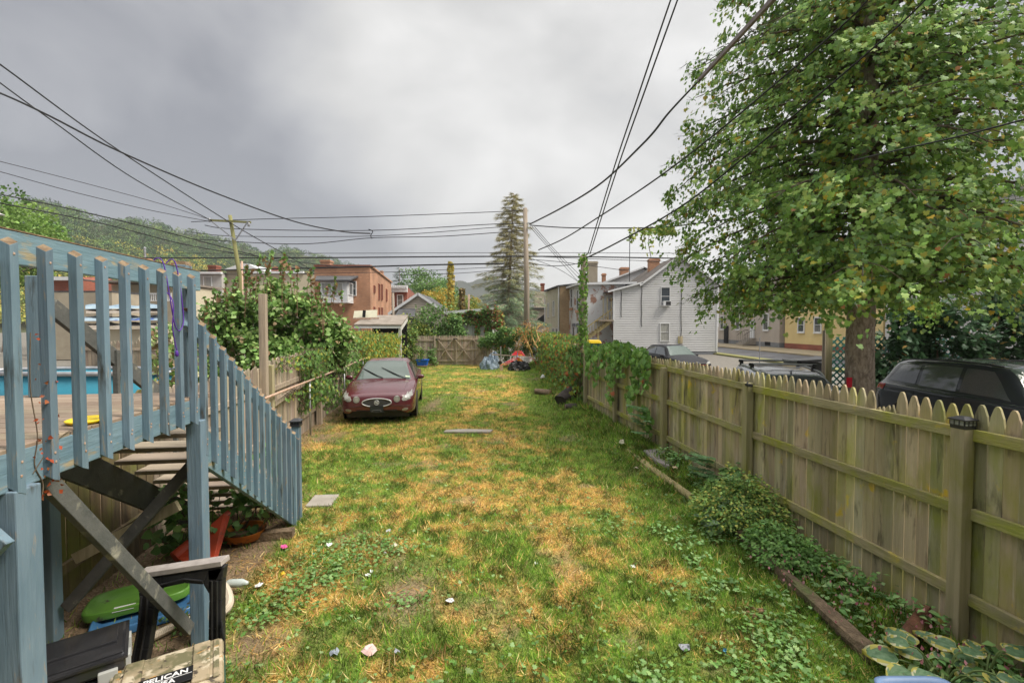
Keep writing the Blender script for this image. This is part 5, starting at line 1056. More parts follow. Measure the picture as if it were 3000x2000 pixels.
# ================================================================== TREES
def limbs(root, x, y, h, r, n, spread, mat='bark', z0=.25, seed=None):
    t = MB(); top = (x+random.uniform(-.3, .3), y, h*.92); pts = [(x, y, -.1), (x+.02*h, y, h*.3), (x-.01*h, y, h*.6), top]; t.tube(catmull(pts, 5), [r*(1-.9*i/15) for i in range(16)], 10)
    t.build('trunk', M[mat], root, smooth=True); b = MB()
    for i in range(n):
        a = random.uniform(0, 6.28); zz = h*random.uniform(z0, .8); l = spread*random.uniform(.6, 1.0)*(1.1-zz/h*.5)
        b.tube(catmull([(x, y, zz), (x+math.cos(a)*l*.5, y+math.sin(a)*l*.5, zz+l*.35), (x+math.cos(a)*l, y+math.sin(a)*l, zz+l*.55)], 4), [r*.4*(1-.85*i2/8) for i2 in range(9)], 6)
    b.build('limbs', M[mat], root, smooth=True)
def broad_tree(label, x, y, h, R, zc, cols, nl=60, nc=60, size=.25, name='tree', cat='tree', group=None, tm='leaf', r=.2, shape=None, w=None, mat='leaf'):
    root = thing(name, label, cat, (x, y, 0), group=group); limbs(root, x, y, h, r, 14, R*.8)
    d = rand_dirs(nc); f = rng.random(nc)**.45; c = np.c_[x+d[:, 0]*R*f*.85, y+d[:, 1]*R*f*.85, zc+d[:, 2]*(h-zc)*f*.85]
    if shape is not None: c = np.array(shape); nc = len(c)
    cc = pal(nc, cols, .12, w)
    P, T, N, C_ = crowns(c, rng.uniform(.22, .42, nc)*R, nl, 0, cc, .75)
    scatter('crown', P, T, N, rng.uniform(.7, 1.3, len(P))*size, C_, tm, M[mat], root); return root
G1 = [(.14, .27, .07), (.21, .36, .10), (.10, .19, .05)]; GY = [(.22, .30, .06), (.34, .34, .07), (.14, .22, .05)]; YE = [(.55, .42, .07), (.48, .36, .06), (.35, .34, .08)]
broad_tree('tall light green tree at the left edge beyond the deck', xat(15, 45), 45, 16.0, 4.9, 10.5, [(.17, .30, .06), (.24, .38, .09), (.11, .22, .05)], 150, 75, .34, r=.3)
broad_tree('small yellow leaved tree beside the tall light green tree', xat(118, 52), 52, 13.2, 2.1, 11, [(.50, .38, .10), (.40, .38, .10)], 80, 26, .32)
for i, (px, pt, Yd, R, zc, cl, lab) in enumerate((
    (1255, 775, 88, 5.6, 8, G1, 'tall mid green tree behind the garage'), (1292, 800, 92, 4.5, 7, G1, 'rounded green tree right of the tallest one behind the garage'),
    (1205, 838, 80, 3.6, 5, [(.30, .24, .07), (.20, .22, .06)], 'low olive brown tree between red brick house and the tall green tree'), (1276, 836, 56, 2.4, 4.6, YE, 'bright yellow tree above the right slope of the garage roof'),
    (1252, 872, 52, 1.7, 3.4, GY, 'yellow green shrub against the right slope of the garage roof'), (1345, 862, 60, 3.0, 4, GY, 'yellow green tree behind the vine wrapped poles'), (1392, 868, 62, 2.6, 3.6, [(.45, .30, .06), (.20, .30, .07)], 'orange tinged tree left of the tall brown spruce'))):
    broad_tree(lab, xat(px, Yd), Yd, zat(pt, Yd), R, zc, cl, 110, 60, .32 if Yd > 70 else .22, group='trees beyond the gate')
def conifer(label, x, y, h, R, z0, tip, low, nb=130, ns=50, size=.3, tr=.22, name='spruce_tree', lean=0, jag=.35, ex=.72):
    root = thing(name, label, 'tree', (x, y, 0)); MB().tube([(x, y, -.1), (x+lean*.5, y, h*.5), (x+lean, y, h)], [tr, tr*.6, .03], 10).build('trunk', M['bark'], root, smooth=True)
    Ps, Ts, Ns, Cs = [], [], [], []; b = MB()
    for i in range(nb):
        f = (i+random.random())/nb; z = z0+(h-z0)*f**1.05; l = R*((1-f)**ex)*random.uniform(1-jag, 1.12)+.12; a = i*2.399+random.uniform(-.3, .3)
        dr = -.10-.22*(1-f)*random.random(); e = Vector((math.cos(a), math.sin(a), 0)); bx = x+lean*(z/h); P0 = Vector((bx, y, z)); P1 = P0+e*l*.55+Vector((0, 0, l*dr*.3)); P2 = P0+e*l+Vector((0, 0, l*dr+.08*l))
        b.tube([P0, P1, P2], [.05*(1-f)+.012, .03*(1-f)+.01, .006], 5)
        k = max(8, int(ns*(l/R+.12))); t = rng.random(k)**.75; q = np.outer(1-t, P0)+np.outer(t, P2)+np.outer(t*(1-t)*-.4*l*dr*1.0, [0, 0, 1])
        side = np.array([-e.y, e.x, 0]); wd_ = (rng.random(k)-.5)*l*.55*(1.08-t)
        q = q+wd_[:, None]*side-np.c_[np.zeros((k, 2)), np.abs(rng.normal(size=k))*.10*l*.5]
        Ps.append(q); Ts.append(np.array(e)+.6*rand_dirs(k)+[0, 0, -.35]); Ns.append(np.array([0, 0, 1])+.6*rand_dirs(k))
        g = np.clip(rng.normal(f*1.0+.05, .12, k), 0, 1)[:, None]; lowm = sstep(.28, .42, g); Cs.append((np.array(low)*(1-lowm)+np.array(tip)*lowm)*rng.uniform(.6, 1.4, (k, 1)))
    b.build('limbs', M['bark'], root, smooth=True); P = np.concatenate(Ps)
    scatter('crown', P, np.concatenate(Ts), np.concatenate(Ns), rng.uniform(.7, 1.3, len(P))*size, np.concatenate(Cs), 'spray', M['needle'], root)
conifer('tall narrow spruce with brown upper branches and blue green skirt beyond the gate', xat(1482, 45), 45, zat(566, 45), 3.9, 2.6, (.40, .37, .19), (.27, .38, .23), 165, 260, .42, lean=.75, jag=.5, ex=.56)
conifer('small dark conifer behind the red brick house', xat(1172, 88), 88, zat(784, 88), 3.0, 3, (.09, .14, .08), (.09, .14, .08), 60, 60, .8, name='conifer')
# ---------------- the big vine covered spruce
TX0, TY0 = 7.28, 9.8
vt = thing('vine_covered_spruce', 'huge spruce smothered in green vine leaves rising behind the picket fence', 'tree', (TX0, TY0, 0))
tk = MB(); R_ = [.36, .30, .265, .25, .235, .2, .15, .1, .04]; tk.tube([(TX0, TY0, -.1), (TX0, TY0, .25), (TX0+.01, TY0, .9), (TX0-.02, TY0, 2), (TX0+.02, TY0, 4), (TX0, TY0, 7), (TX0-.05, TY0, 10), (TX0, TY0, 13), (TX0, TY0, 15.5)], R_, 22); tk.build('trunk', M['bark'], vt, smooth=True)
def Rz(z): return float(np.interp(z-.55, [2.4, 3.0, 3.9, 5, 6, 7, 8, 9, 12, 15.5], [2.9, 3.25, 3.85, 3.9, 3.8, 3.6, 3.3, 2.9, 1.9, .2]))
lP, lT, lN, lS, nP, nT, nN = [], [], [], [], [], [], []; bm_ = MB(); tw = MB(); NB = 215
for i in range(NB):
    f = (i+random.random())/NB; z = 3.0+11.8*f**1.15; a = i*2.39996+random.uniform(-.35, .35); e = np.array([math.cos(a), math.sin(a), 0]); l = Rz(z)*random.uniform(.80, 1.06)
    up = random.uniform(.0, .25); dr = random.uniform(.28, .55)*(1-.5*f)
    if z < 4.0: dr = random.uniform(.10, .26)
    def bp(t): return np.array([TX0, TY0, z])[None]+np.outer(t*l, e)+np.outer(l*(up*t-dr*t**2.2), [0, 0, 1])
    tt = np.linspace(0, 1, 7); q = bp(tt); bm_.tube([tuple(p) for p in q], [max(.006, (.05 if z < 9 else .035)*(1-.9*s)) for s in tt], 5)
    side = np.array([-e[1], e[0], 0])
    for _ in range(5):
        s = random.uniform(.25, .9); p0 = bp(np.array([s]))[0]; d = side*random.choice((-1, 1))*random.uniform(.3, .9)+e*.35+np.array([0, 0, -.25*random.random()]); tw.tube([tuple(p0), tuple(p0+d*.5), tuple(p0+d+[0, 0, -.12])], [.012, .008, .003], 4)
    k = int(600*(l/4)**1.0*(1.15 if z < 8 else .8)); nc_ = 30; ct = .04+.99*rng.random(nc_)**.72; cs = rng.normal(size=nc_)*.48*(1.15-.4*ct); ch = rng.random(nc_)
    ci = rng.integers(0, nc_, k); t = np.clip(ct[ci]+rng.normal(size=k)*.022, .1, 1.04); P = bp(t); hang = rng.random(k)**1.25*(.12+1.05*ch[ci]**2)
    P = P+np.outer(cs[ci]+rng.normal(size=k)*.075, side); P[:, 2] += .08-hang
    keep = P[:, 2] > 2.02+.35*rng.random(k)+.9*np.clip(1-np.hypot(P[:, 0]-TX0, P[:, 1]-TY0)/2.2, 0, 1); P = P[keep]; k = len(P)
    lP.append(P); lN.append(e*.9+.75*rand_dirs(k)+[0, 0, .75]); lT.append(.55*rand_dirs(k)+e*.35+[0, 0, -.75]); lS.append(rng.uniform(.055, .105, k)*(1.0 if z < 9 else 1.1))
    k = int(60*(l/4)); t = np.clip(rng.random(k)**.5*1.02, .2, 1.03); P = bp(t)+np.outer(rng.normal(size=k)*.35*(1.1-t*.6), side); P[:, 2] += rng.uniform(-.1, .12, k)
    nP.append(P); nT.append(e+.6*rand_dirs(k)+[0, 0, -.15]); nN.append(rand_dirs(k)*.6+[0, 0, 1])
bm_.build('limbs', M['twig'], vt, smooth=True); tw.build('twigs', M['twig'], vt)
P = np.concatenate(lP); n = len(P); vg = [(.24, .40, .085), (.31, .50, .11), (.17, .30, .06), (.41, .57, .15), (.22, .37, .13)]
col = pal(n, vg, .22); clum = fbm(P[:, 0]*1.3+P[:, 2]*.9, P[:, 1]*1.3+P[:, 2]*.4, 81, 3); yl = rng.random(n) < .05+.34*sstep(.54, .70, clum); col[yl] = pal(yl.sum(), [(.42, .40, .06), (.55, .40, .05), (.34, .38, .08), (.38, .17, .06)], .15, [4, 3, 4, .8])
scatter('crown', P, np.concatenate(lT), np.concatenate(lN), np.concatenate(lS), col, 'lobed', M['leaf'], vt)
P = np.concatenate(nP); scatter('needle_sprays', P, np.concatenate(nT), np.concatenate(nN), rng.uniform(.14, .28, len(P)), pal(len(P), [(.10, .16, .11), (.14, .20, .14), (.08, .12, .08), (.26, .17, .09)], .2, [4, 3, 3, 1]), 'spray', M['needle'], vt)
print('spruce leaves', n)
# ================================================================== SHRUBS AND VINES
def leafy(name, label, cat, cen, rad, n, size, cols, tm='leaf', w=None, up=.5, group=None, shell=.55, stems=10, parent=None, mat='leaf', jit=.2, flat=None, sizes=(.6, 1.25)):
    """shrub of several lobes; cen (k,3) rad (k,3)"""
    cen = np.array(cen, float); rad = np.array(rad, float); k = len(cen); wgt = rad.prod(1)**.66; wgt /= wgt.sum(); ci = rng.choice(k, n, p=wgt)
    sub = rand_dirs(k*14).reshape(k, 14, 3)*(shell+(1-shell)*rng.random((k, 14, 1))); si = rng.integers(0, 14, n)
    d = sub[ci, si]*.86+rng.normal(size=(n, 3))*.17; P = cen[ci]+d*rad[ci]; P[:, 2] = np.maximum(P[:, 2], .02+.1*rng.random(n))
    base = (cen[:, 0].mean(), cen[:, 1].mean(), 0); root = parent or thing(name, label, cat, base, group=group)
    if stems:
        s = MB()
        for i in range(stems):
            j = random.randrange(k); c = cen[j]; e = c+np.array(rand_dirs(1)[0])*rad[j]*.8; g = (base[0]+(c[0]-base[0])*.7+random.uniform(-.1, .1), base[1]+(c[1]-base[1])*.7, 0)
            s.tube(catmull([g, tuple((np.array(g)+e)/2+rng.normal(size=3)*.08), tuple(e)], 4), [.022*(1-.09*q)*max(.35, rad.max()/1.5) for q in range(9)], 5)
        s.build('stems', M['twig'], root)
    N = d+.7*rand_dirs(n)+[0, 0, up]; T = unit(d)*.6+.8*rand_dirs(n)+[0, 0, -.2]
    scatter('leaves', P, T, N, rng.uniform(*sizes, n)*size, pal(n, cols, jit, w), tm, M[mat], root); return root
BG = [(.19, .33, .08), (.27, .43, .12), (.38, .54, .18), (.13, .24, .065), (.34, .24, .14), (.50, .50, .30)]
cb_ = [(-6.1, 12.9, 2.9), (-7.1, 12.6, 2.5), (-5.8, 12.4, 2.0), (-5.15, 12.9, 1.6), (-6.9, 12.2, 1.4), (-5.9, 12.1, 1.1), (-7.6, 12.8, 1.7), (-5.4, 13.6, 1.9), (-6.5, 12.9, 3.25), (-5.4, 12.7, 2.7), (-5.6, 12.6, .9), (-8.0, 12.9, 2.3), (-4.95, 12.9, 2.2), (-7.2, 12.8, 3.05)]
rb_ = [(.9, .9, .75), (1.0, .9, .9), (.9, .8, .8), (.65, .8, .8), (1.0, .9, .9), (1.0, .8, .9), (.8, .9, 1.0), (.6, .8, .7), (.7, .7, .45), (.6, .7, .6), (.6, .6, .7), (.6, .7, .8), (.6, .6, .6), (.6, .6, .5)]
bush = leafy('large_bush', 'large leafy bush with reddish twigs leaning over the left board fence', 'bush', cb_, rb_, 20000, .115, BG, 'broad', [5, 5, 3, 4, 1.2, 1.2], shell=.5, stems=60)
s = MB(); tl = []
for i in range(36):
    x = random.uniform(-8.0, -4.4); y = random.uniform(12, 13.2); zt = 2.7+1.35*math.exp(-((x+6.2)/1.5)**2)+random.uniform(0, .35); dx_ = random.uniform(-.2, .2)
    p = catmull([(x, y, zt-1.2), (x+dx_*.3, y, zt-.5), (x+dx_, y, zt)], 4); s.tube(p, .008, 4)
    for q in p[4:]:
        for _ in range(4): tl.append((q.x, q.y, q.z))
s.build('twigs', make('reddish_twig', (.22, .12, .08), rough=.8), bush); tl = np.array(tl)
scatter('shoot_leaves', tl, rand_dirs(len(tl))+[0, 0, .4], rand_dirs(len(tl))+[0, -.3, .5], rng.uniform(.06, .11, len(tl)), pal(len(tl), [(.14, .26, .07), (.20, .34, .09), (.28, .16, .08)]), 'broad', M['leaf'], bush)
# leaves by the deck stairs, beyond the railing
leafy('shrub', 'green shrub seen between the balusters beside the deck stairs', 'bush', [(-5.6, 7.6, 1.6), (-5.4, 7.6, .9), (-5.9, 7.9, 2.1)], [(.5, .4, .5), (.5, .4, .6), (.35, .4, .35)], 1100, .10, BG, 'broad', stems=8)
def vine(name, label, segs, n, size, cols, w=None, tm='lobed', cat='vine', group=None, zt=None, parent=None, th=.16, hang=.0, stems=12, nrm=(-1, -.14, 0)):
    """leaves over a fence face. segs: list of (y0,y1,zlow,zhigh,off) relative to a plan function"""
    root = parent or thing(name, label, cat, (segs[0][5](segs[0][0])+segs[0][4], (segs[0][0]+segs[-1][1])/2, 0), group=group); Ps = []; st = MB()
    tot = sum((b-a)*(h-l) for (a, b, l, h, o, f) in segs)
    for (a, b, l, h, o, f) in segs:
        k = int(n*(b-a)*(h-l)/tot); y = rng.uniform(a, b, k); z = l+(h-l)*rng.random(k)**.85; top = h-.16*(fbm(y*1.6, y*0+3, 8)-.3)*2; z = np.minimum(z, top); g = fbm(y*2.2, z*2.2, 17, 3) > .40; y, z = y[g], z[g]; k = len(y)
        Ps.append(np.c_[f(y)+o+rng.normal(size=k)*th*(.6+.8*fbm(y*2, z*2, 4)), y, z])
        for i in range(stems): yy = random.uniform(a, b); zz = [l+(h-l)*q/4 for q in range(5)]; st.tube([(f(yy)+o+random.uniform(-.05, .05), yy+random.uniform(-.15, .15), q) for q in zz], .007, 4)
    P = np.concatenate(Ps); k = len(P); st.build('stems', M['twig'], root)
    scatter('leaves', P, .5*rand_dirs(k)+[0, 0, -1], np.array(nrm)*1.0+.7*rand_dirs(k)+[0, 0, .35], rng.uniform(.65, 1.25, k)*size, pal(k, cols, .2, w), tm, M['leaf'], root); return root
VG = [(.16, .29, .08), (.24, .40, .11), (.10, .19, .05)]; VY = [(.36, .38, .07), (.50, .42, .08), (.20, .30, .07), (.45, .26, .07)]; VR = [(.42, .14, .06), (.36, .10, .07), (.50, .26, .08)]
vine('ivy', 'green and yellow ivy trailing along the old board fence left of the car', [(8.7, 10.6, 1.55, 1.86, .06, lx), (9.0, 11.3, .95, 1.15, .1, lx), (10.6, 11.7, .6, 1.9, .08, lx)], 900, .06, VG+[(.40, .42, .08)])
vine('ivy', 'dark ivy covering the fence beside the maroon car', [(11.7, 17.2, .15, 2.05, .02, lx), (10.2, 11.8, .5, 1.9, .06, lx)], 6400, .08, VG+VY[:1], [4, 3, 3, 1])
vine('yellow_ivy_hedge', 'bank of yellow green ivy heaped over the fence behind the maroon car', [(16.8, 24.0, .0, 2.15, .05, lx), (18, 23.8, 1.5, 2.3, -.5, lx), (19, 23.6, .2, 2.15, .55, lx), (17, 21, .2, 1.9, .3, lx)], 9500, .10, VY+VG[:2], [3, 2, 3, 1, 2, 1], th=.3)
vine('orange_vine_hedge', 'long mound of green yellow and orange creeper over the far end of the right fence', [(15.6, 20.6, .05, 2.0, -.06, fx), (20.4, 28.5, .1, 2.1, -.06, fx), (16, 28, 1.5, 2.15, .35, fx)], 8500, .10, VG+VY[:3]+VR, [4, 4, 2, 2, .9, 1.2, .8, .5, .6], th=.17)
vine('creeper', 'green creeper with reddish stems on the fence just before the vine wrapped post', [(13.4, 15.7, .1, 1.9, -.08, fx)], 1500, .12, VG+VR[:1]+VY[:1], [4, 4, 2, .7, 1], th=.13)
hp = thing('hop_vine', 'bright green large leaved vine hanging over the picket fence beside the square post', 'vine', (fx(10.3), 10.3, 0)); Pl = []; st = MB()
for (y, zt, zb_, nn, sp) in ((9.05, 2.0, 1.2, 90, .13), (9.4, 2.02, 1.0, 80, .12), (9.9, 2.08, 1.6, 80, .17), (10.4, 2.12, 1.3, 95, .18), (10.9, 2.05, .6, 100, .13), (11.4, 2.0, 1.4, 70, .16), (12.0, 1.95, .9, 60, .13), (12.6, 2.0, .8, 80, .12), (9.7, 1.2, .7, 30, .1), (8.9, .9, .35, 40, .1)):
    z = zb_+(zt-zb_)*rng.random(nn)**.6; Pl.append(np.c_[fx(y)-.06-.12*rng.random(nn), y+rng.normal(size=nn)*sp, z]); st.tube([(fx(y)-.06, y+random.uniform(-.05, .05), zt-(zt-zb_)*q/5) for q in range(6)], .006, 4)
Pl = np.concatenate(Pl); n = len(Pl); st.build('stems', M['twig'], hp); scatter('leaves', Pl, .5*rand_dirs(n)+[0, 0, -.9], np.array([-.8, -.5, .5])+.6*rand_dirs(n), rng.uniform(.07, .15, n), pal(n, [(.17, .33, .07), (.24, .44, .10), (.12, .25, .06), (.45, .14, .06)], .2, [4, 4, 2, .15]), 'lobed', M['leaf'], hp)
# vine wrapped poles
def vinepole(label, x, y, z1, r, cols, n, size, rr, lowred=False, w=None):
    root = thing('vine_wrapped_pole', label, 'pole', (x, y, 0)); MB().tube([(x, y, -.1), (x, y, z1)], [r*1.1, r], 10).build('pole', M['pole'], root, smooth=True)
    z = rng.uniform(.6, z1+.05, n); a = rng.uniform(0, 6.28, n); q = (r+rr*rng.random(n)*(.5+fbm(z*2.5, z*0, 6))); P = np.c_[x+q*np.cos(a), y+q*np.sin(a), z]; c = pal(n, cols, .2, w)
    if lowred: k = rng.random(n) < sstep(1.9, 1.2, z) if False else rng.random(n) < (1-sstep(1.3, 2.1, z))*.75; c[k] = pal(k.sum(), [(.34, .14, .07), (.28, .16, .09)])
    scatter('vine_leaves', P, .5*rand_dirs(n)+[0, 0, -1], np.c_[np.cos(a), np.sin(a), np.full(n, .4)]+.5*rand_dirs(n), rng.uniform(.6, 1.3, n)*size, c, 'lobed', M['leaf'], root); return root
vinepole('tall post wrapped in green vine standing at the right fence', xat(1708, 14.4), 14.4, zat(747, 14.4), .085, [(.20, .38, .06), (.28, .46, .09), (.13, .26, .05)], 900, .075, .075, True)
vinepole('pole wrapped in golden yellow creeper beyond the gate', xat(1321, 38), 38, zat(768, 38), .10, YE, 1500, .17, .20)
vinepole('shorter pole wrapped in brown creeper right of the golden one', xat(1354, 39), 39, zat(846, 39), .12, [(.20, .12, .05), (.14, .13, .05), (.28, .2, .06)], 1100, .16, .17)
# shrubs beyond the gate
for i, (px, y, zt, r, cl, lab) in enumerate(((1205, 30.8, 3.2, 1.2, GY, 'yellow green shrub behind the lean-to and the back fence'), (1255, 31.5, 3.9, 1.3, G1, 'tall green shrub behind the back fence below the garage gable'), (1300, 32, 4.0, 1.1, G1+GY[:1], 'green shrub behind the gate left of the creeper covered shed'), (1330, 31.4, 3.1, .9, G1, 'dark green shrub against the creeper covered shed'))):
    x = xat(px, y); leafy('shrub', lab, 'bush', [(x, y, zt*.72), (x-.4*r, y, zt*.4), (x+.4*r, y, zt*.35)], [(r*.9, .7, zt*.3), (r, .7, zt*.4), (r, .7, zt*.4)], 2600, .16, cl, 'leaf', group='shrubs beyond the gate', stems=8)
leafy('shrub', 'yellow flecked shrub inside the yard against the back fence', 'bush', [(xat(1195, 27.5), 27.5, 1.2), (xat(1215, 27.8), 27.8, .7), (xat(1205, 27.5), 27.5, 1.9)], [(.55, .4, .8), (.6, .4, .7), (.4, .4, .5)], 2400, .11, GY+VG, 'leaf', stems=10)
leafy('weeds', 'tall weeds growing beside the gate post', 'weeds', [(xat(1268, 28.6), 28.6, .5)], [(.4, .3, .6)], 500, .12, G1, 'leaf', stems=8)
leafy('shrub', 'dark green spreading shrub in the right corner of the yard', 'bush', [(-1.1, 28.4, 1.7), (-.1, 28.2, 1.95), (.5, 28, 1.4), (-.4, 28.6, 1.0), (1.2, 28, 1.7), (-1.5, 28.9, 1.5), (.9, 27.3, 1.9)], [(.8, .7, .4), (.9, .8, .5), (.8, .7, .7), (.7, .6, .6), (.7, .8, .9), (.6, .6, .5), (.5, .5, .4)], 7500, .12, [(.08, .17, .04), (.12, .24, .06), (.17, .30, .07)], 'leaf', stems=20)
sv_ = leafy('creeper', 'red and green creeper covering the white shed', 'vine', [(xat(1337, 32.8), 32.75, 2.0), (xat(1395, 32.8), 32.75, 2.75), (xat(1336, 32.8), 32.7, 1.2), (xat(1398, 32.8), 32.75, 2.1), (xat(1430, 32.8), 32.7, 2.2), (xat(1425, 32.8), 32.7, 3.1), (xat(1395, 32.7), 32.7, 3.25), (xat(1350, 32.7), 32.7, 3.0)], [(.5, .12, 1.2), (1.0, .12, .33), (.5, .15, 1.0), (.2, .12, .7), (.22, .12, 1.2), (.5, .15, .6), (.8, .15, .25), (.6, .12, .4)], 5200, .14, VG+VR[:2], 'lobed', [4, 4, 2, 1.6, 1.2], stems=8)
leafy('creeper', 'orange tipped creeper mound on the right corner of the white shed', 'vine', [(xat(1462, 32.5), 32.5, 2.9), (xat(1460, 32.5), 32.5, 1.8), (xat(1485, 32.5), 32.4, 1.6)], [(.5, .4, 1.0), (.6, .4, 1.1), (.5, .4, .9)], 2600, .14, VG+VR+[(.30, .36, .10)], 'lobed', stems=6)
# dead orange branches in the hedge
db = thing('dead_branches', 'bare yellowish dead branches arching out of the vine hedge', 'branches', (xat(1545, 22), 22, 0)); b = MB(); lf_ = []
for (pts) in ([(1560, 1045), (1548, 1010), (1535, 995), (1515, 1012)], [(1555, 1030), (1535, 985), (1522, 965), (1512, 985)], [(1560, 1035), (1545, 1000), (1540, 965), (1555, 945)], [(1575, 1020), (1560, 990), (1555, 960), (1535, 950)], [(1580, 1000), (1572, 965), (1590, 948)], [(1565, 1010), (1590, 975), (1605, 965)], [(1530, 985), (1520, 1005), (1517, 1035)]):
    p = catmull([W(a, c, 22+random.uniform(-.4, .4)) for a, c in pts], 5); b.tube(p, [.04*(1-.8*i/len(p)) for i in range(len(p))], 5); lf_ += [tuple(q) for q in p[4:]]*7
b.build('branch', make('dead_wood', (.55, .38, .16), (.40, .26, .10), 5, rough=.9), db); lf_ = np.array(lf_); k = len(lf_)
scatter('dead_leaves', lf_+rng.normal(size=(k, 3))*.10, rand_dirs(k)+[0, 0, -.5], rand_dirs(k), rng.uniform(.05, .10, k), pal(k, [(.50, .28, .10), (.55, .42, .16), (.42, .18, .08)]), 'leaf', M['leaf'], db)
# dense ivy behind the SUV and the lattice fence
leafy('ivy_hedge', 'dense dark ivy bank rising behind the black SUV', 'hedge', [(10.5, 13.2, 1.5), (12, 13.2, 1.6), (13.8, 13, 1.8), (15.5, 13, 1.9), (11.5, 13.4, 2.7), (14.5, 13.2, 2.9)], [(1.0, .7, 1.5), (1.2, .8, 1.6), (1.2, .8, 1.7), (1.3, .8, 1.8), (.9, .6, .7), (1.5, .6, .9)], 10000, .15, [(.06, .13, .06), (.09, .18, .08), (.045, .09, .04), (.5, .3, .1)], 'lobed', [5, 4, 4, .25], stems=20)
# small plants along the right fence
def herb(name, label, cx, cy, r, n, size, cols, tm='leaf', cat='plant', h=.2, stems=20, z0=None, up=1.2, w=None):
    z0 = float(rise(cx, cy)) if z0 is None else z0; root = thing(name, label, cat, (cx, cy, z0)); a = rng.uniform(0, 6.28, n); q = r*np.sqrt(rng.random(n)); hh = h*(1-.6*(q/r)**2)*rng.uniform(.35, 1.1, n)*(.45+.95*fbm((cx+q*np.cos(a))*5, (cy+q*np.sin(a))*5, 3, 2))
    P = np.c_[cx+q*np.cos(a), cy+q*np.sin(a)*1.1, z0+hh]; P[:, 0] = np.minimum(P[:, 0], fx(P[:, 1])+.02); s = MB()
    for i in range(stems): j = random.randrange(n); s.tube([(cx+(P[j, 0]-cx)*.4, cy+(P[j, 1]-cy)*.4, z0-.02), tuple(P[j])], .004, 4)
    s.build('stems', make('green_stem', (.14, .20, .06), rough=.7) if 'green_stem' not in bpy.data.materials else bpy.data.materials['green_stem'], root)
    scatter('leaves', P, np.c_[np.cos(a), np.sin(a), np.full(n, -.1)]+.7*rand_dirs(n), .55*rand_dirs(n)+[0, 0, up], rng.uniform(.6, 1.25, n)*size, pal(n, cols, .18, w), tm, M['leaf'], root); return root
pg = [(.15, .29, .08), (.20, .38, .12), (.10, .20, .055), (.29, .46, .17)]
c = G(2130, 1560); herb('broadleaf_plant', 'dusty green broad leaved plant in front of the rotten timber', c.x+.02, c.y, .30, 85, .13, [(.19, .29, .16), (.24, .34, .20), (.13, .24, .09)], 'leaf', h=.34)
herb('azalea_shrub', 'low azalea shrub with tiny leaves against the picket fence', 2.72, 5.55, .55, 3300, .042, [(.20, .34, .08), (.28, .40, .09), (.14, .26, .06), (.42, .42, .09)], 'leaf', h=.62, stems=40, up=.8)
herb('azalea_shrub', 'second darker azalea shrub nearer the square post', 2.78, 4.75, .36, 1500, .045, [(.15, .30, .08), (.21, .38, .10)], 'leaf', h=.40, stems=24, up=.8)
herb('bramble', 'leafy bramble growing at the foot of the fence behind the azalea', 3.0, 6.2, .4, 520, .085, pg, 'lobed', h=.45)
for cx, cy, hh, lab in ((2.86, 6.55, .62, 'feathery leaved seedling leaning against the fence behind the shrubs'), (2.52, 8.75, .95, 'feathery seedling growing beside the second square fence post')):
    root = thing('seedling', lab, 'plant', (cx, cy, 0)); s = MB(); P = []; T = []
    for k in range(7):
        a = random.uniform(1.6, 4.6); l = random.uniform(.3, .42); b0 = Vector((cx, cy, hh*(.45+.08*k))); e = b0+Vector((math.cos(a)*l, math.sin(a)*l, .08)); s.tube([(cx, cy, .05), tuple(b0), tuple(e)], .004, 4)
        for j in range(11):
            f = (j+1)/11; q = b0.lerp(e, f); d = Vector((-math.sin(a), math.cos(a), 0))
            for sg in (-1, 1): P.append(tuple(q)); T.append(tuple(d*sg+(e-b0).normalized()*.5+Vector((0, 0, -.25))))
    s.build('stems', bpy.data.materials['green_stem'], root); n = len(P); scatter('leaves', P, T, .25*rand_dirs(n)+[0, 0, 1], rng.uniform(.07, .1, n), pal(n, [(.13, .26, .10), (.17, .30, .13)]), 'blade' if False else 'leaf', M['leaf'], root)
# bed ground cover: pointed smartweed with pink flower spikes, round leaves at its edge
n = 5200; y = rng.uniform(2.7, 8.2, n); dF = rng.random(n)**.9*1.1; x = fx(y)-dF; lim = np.interp(y, [2.7, 3.45, 4.5, 5.5, 8.2], [.78, .72, .58, .42, .30]); k = (dF < lim*rng.uniform(.8, 1.1, n)) & (fbm(x*3, y*3, 77) > .40); x, y = x[k], y[k]
z = rise(x, y)+rng.uniform(.02, .20, len(x))*(.5+fbm(x*2.5, y*2.5, 12)); n = len(x); a = rng.uniform(0, 6.28, n)
tag(scatter('ground_cover', np.c_[x, y, z], np.c_[np.cos(a), np.sin(a), rng.uniform(-.4, .3, n)], .5*rand_dirs(n)+[0, 0, 1.1], rng.uniform(.04, .085, n), pal(n, pg), 'leaf', M['leaf']), kind='stuff')
n = 1700; y = rng.uniform(2.6, 5.6, n); dF = rng.uniform(.1, 1.5, n); x = fx(y)-dF; k = (fbm(x*2.1+5, y*2.1, 78) > .5); x, y = x[k], y[k]; n = len(x)
tag(patch(np.c_[x, y, gz(x, y)], 'round_leaf_cover', 'lobed', .038, pg, .5, (.02, .08)), kind='stuff')
n = 170; y = rng.uniform(2.9, 4.6, n); x = fx(y)-rng.uniform(.15, .95, n)
tag(scatter('flower_spikes', np.c_[x, y, rng.uniform(.12, .24, n)], .5*rand_dirs(n)+[0, 0, 1], rand_dirs(n), rng.uniform(.02, .04, n), pal(n, [(.62, .22, .28), (.70, .35, .38)]), 'leaf', M['leaf']), kind='stuff')
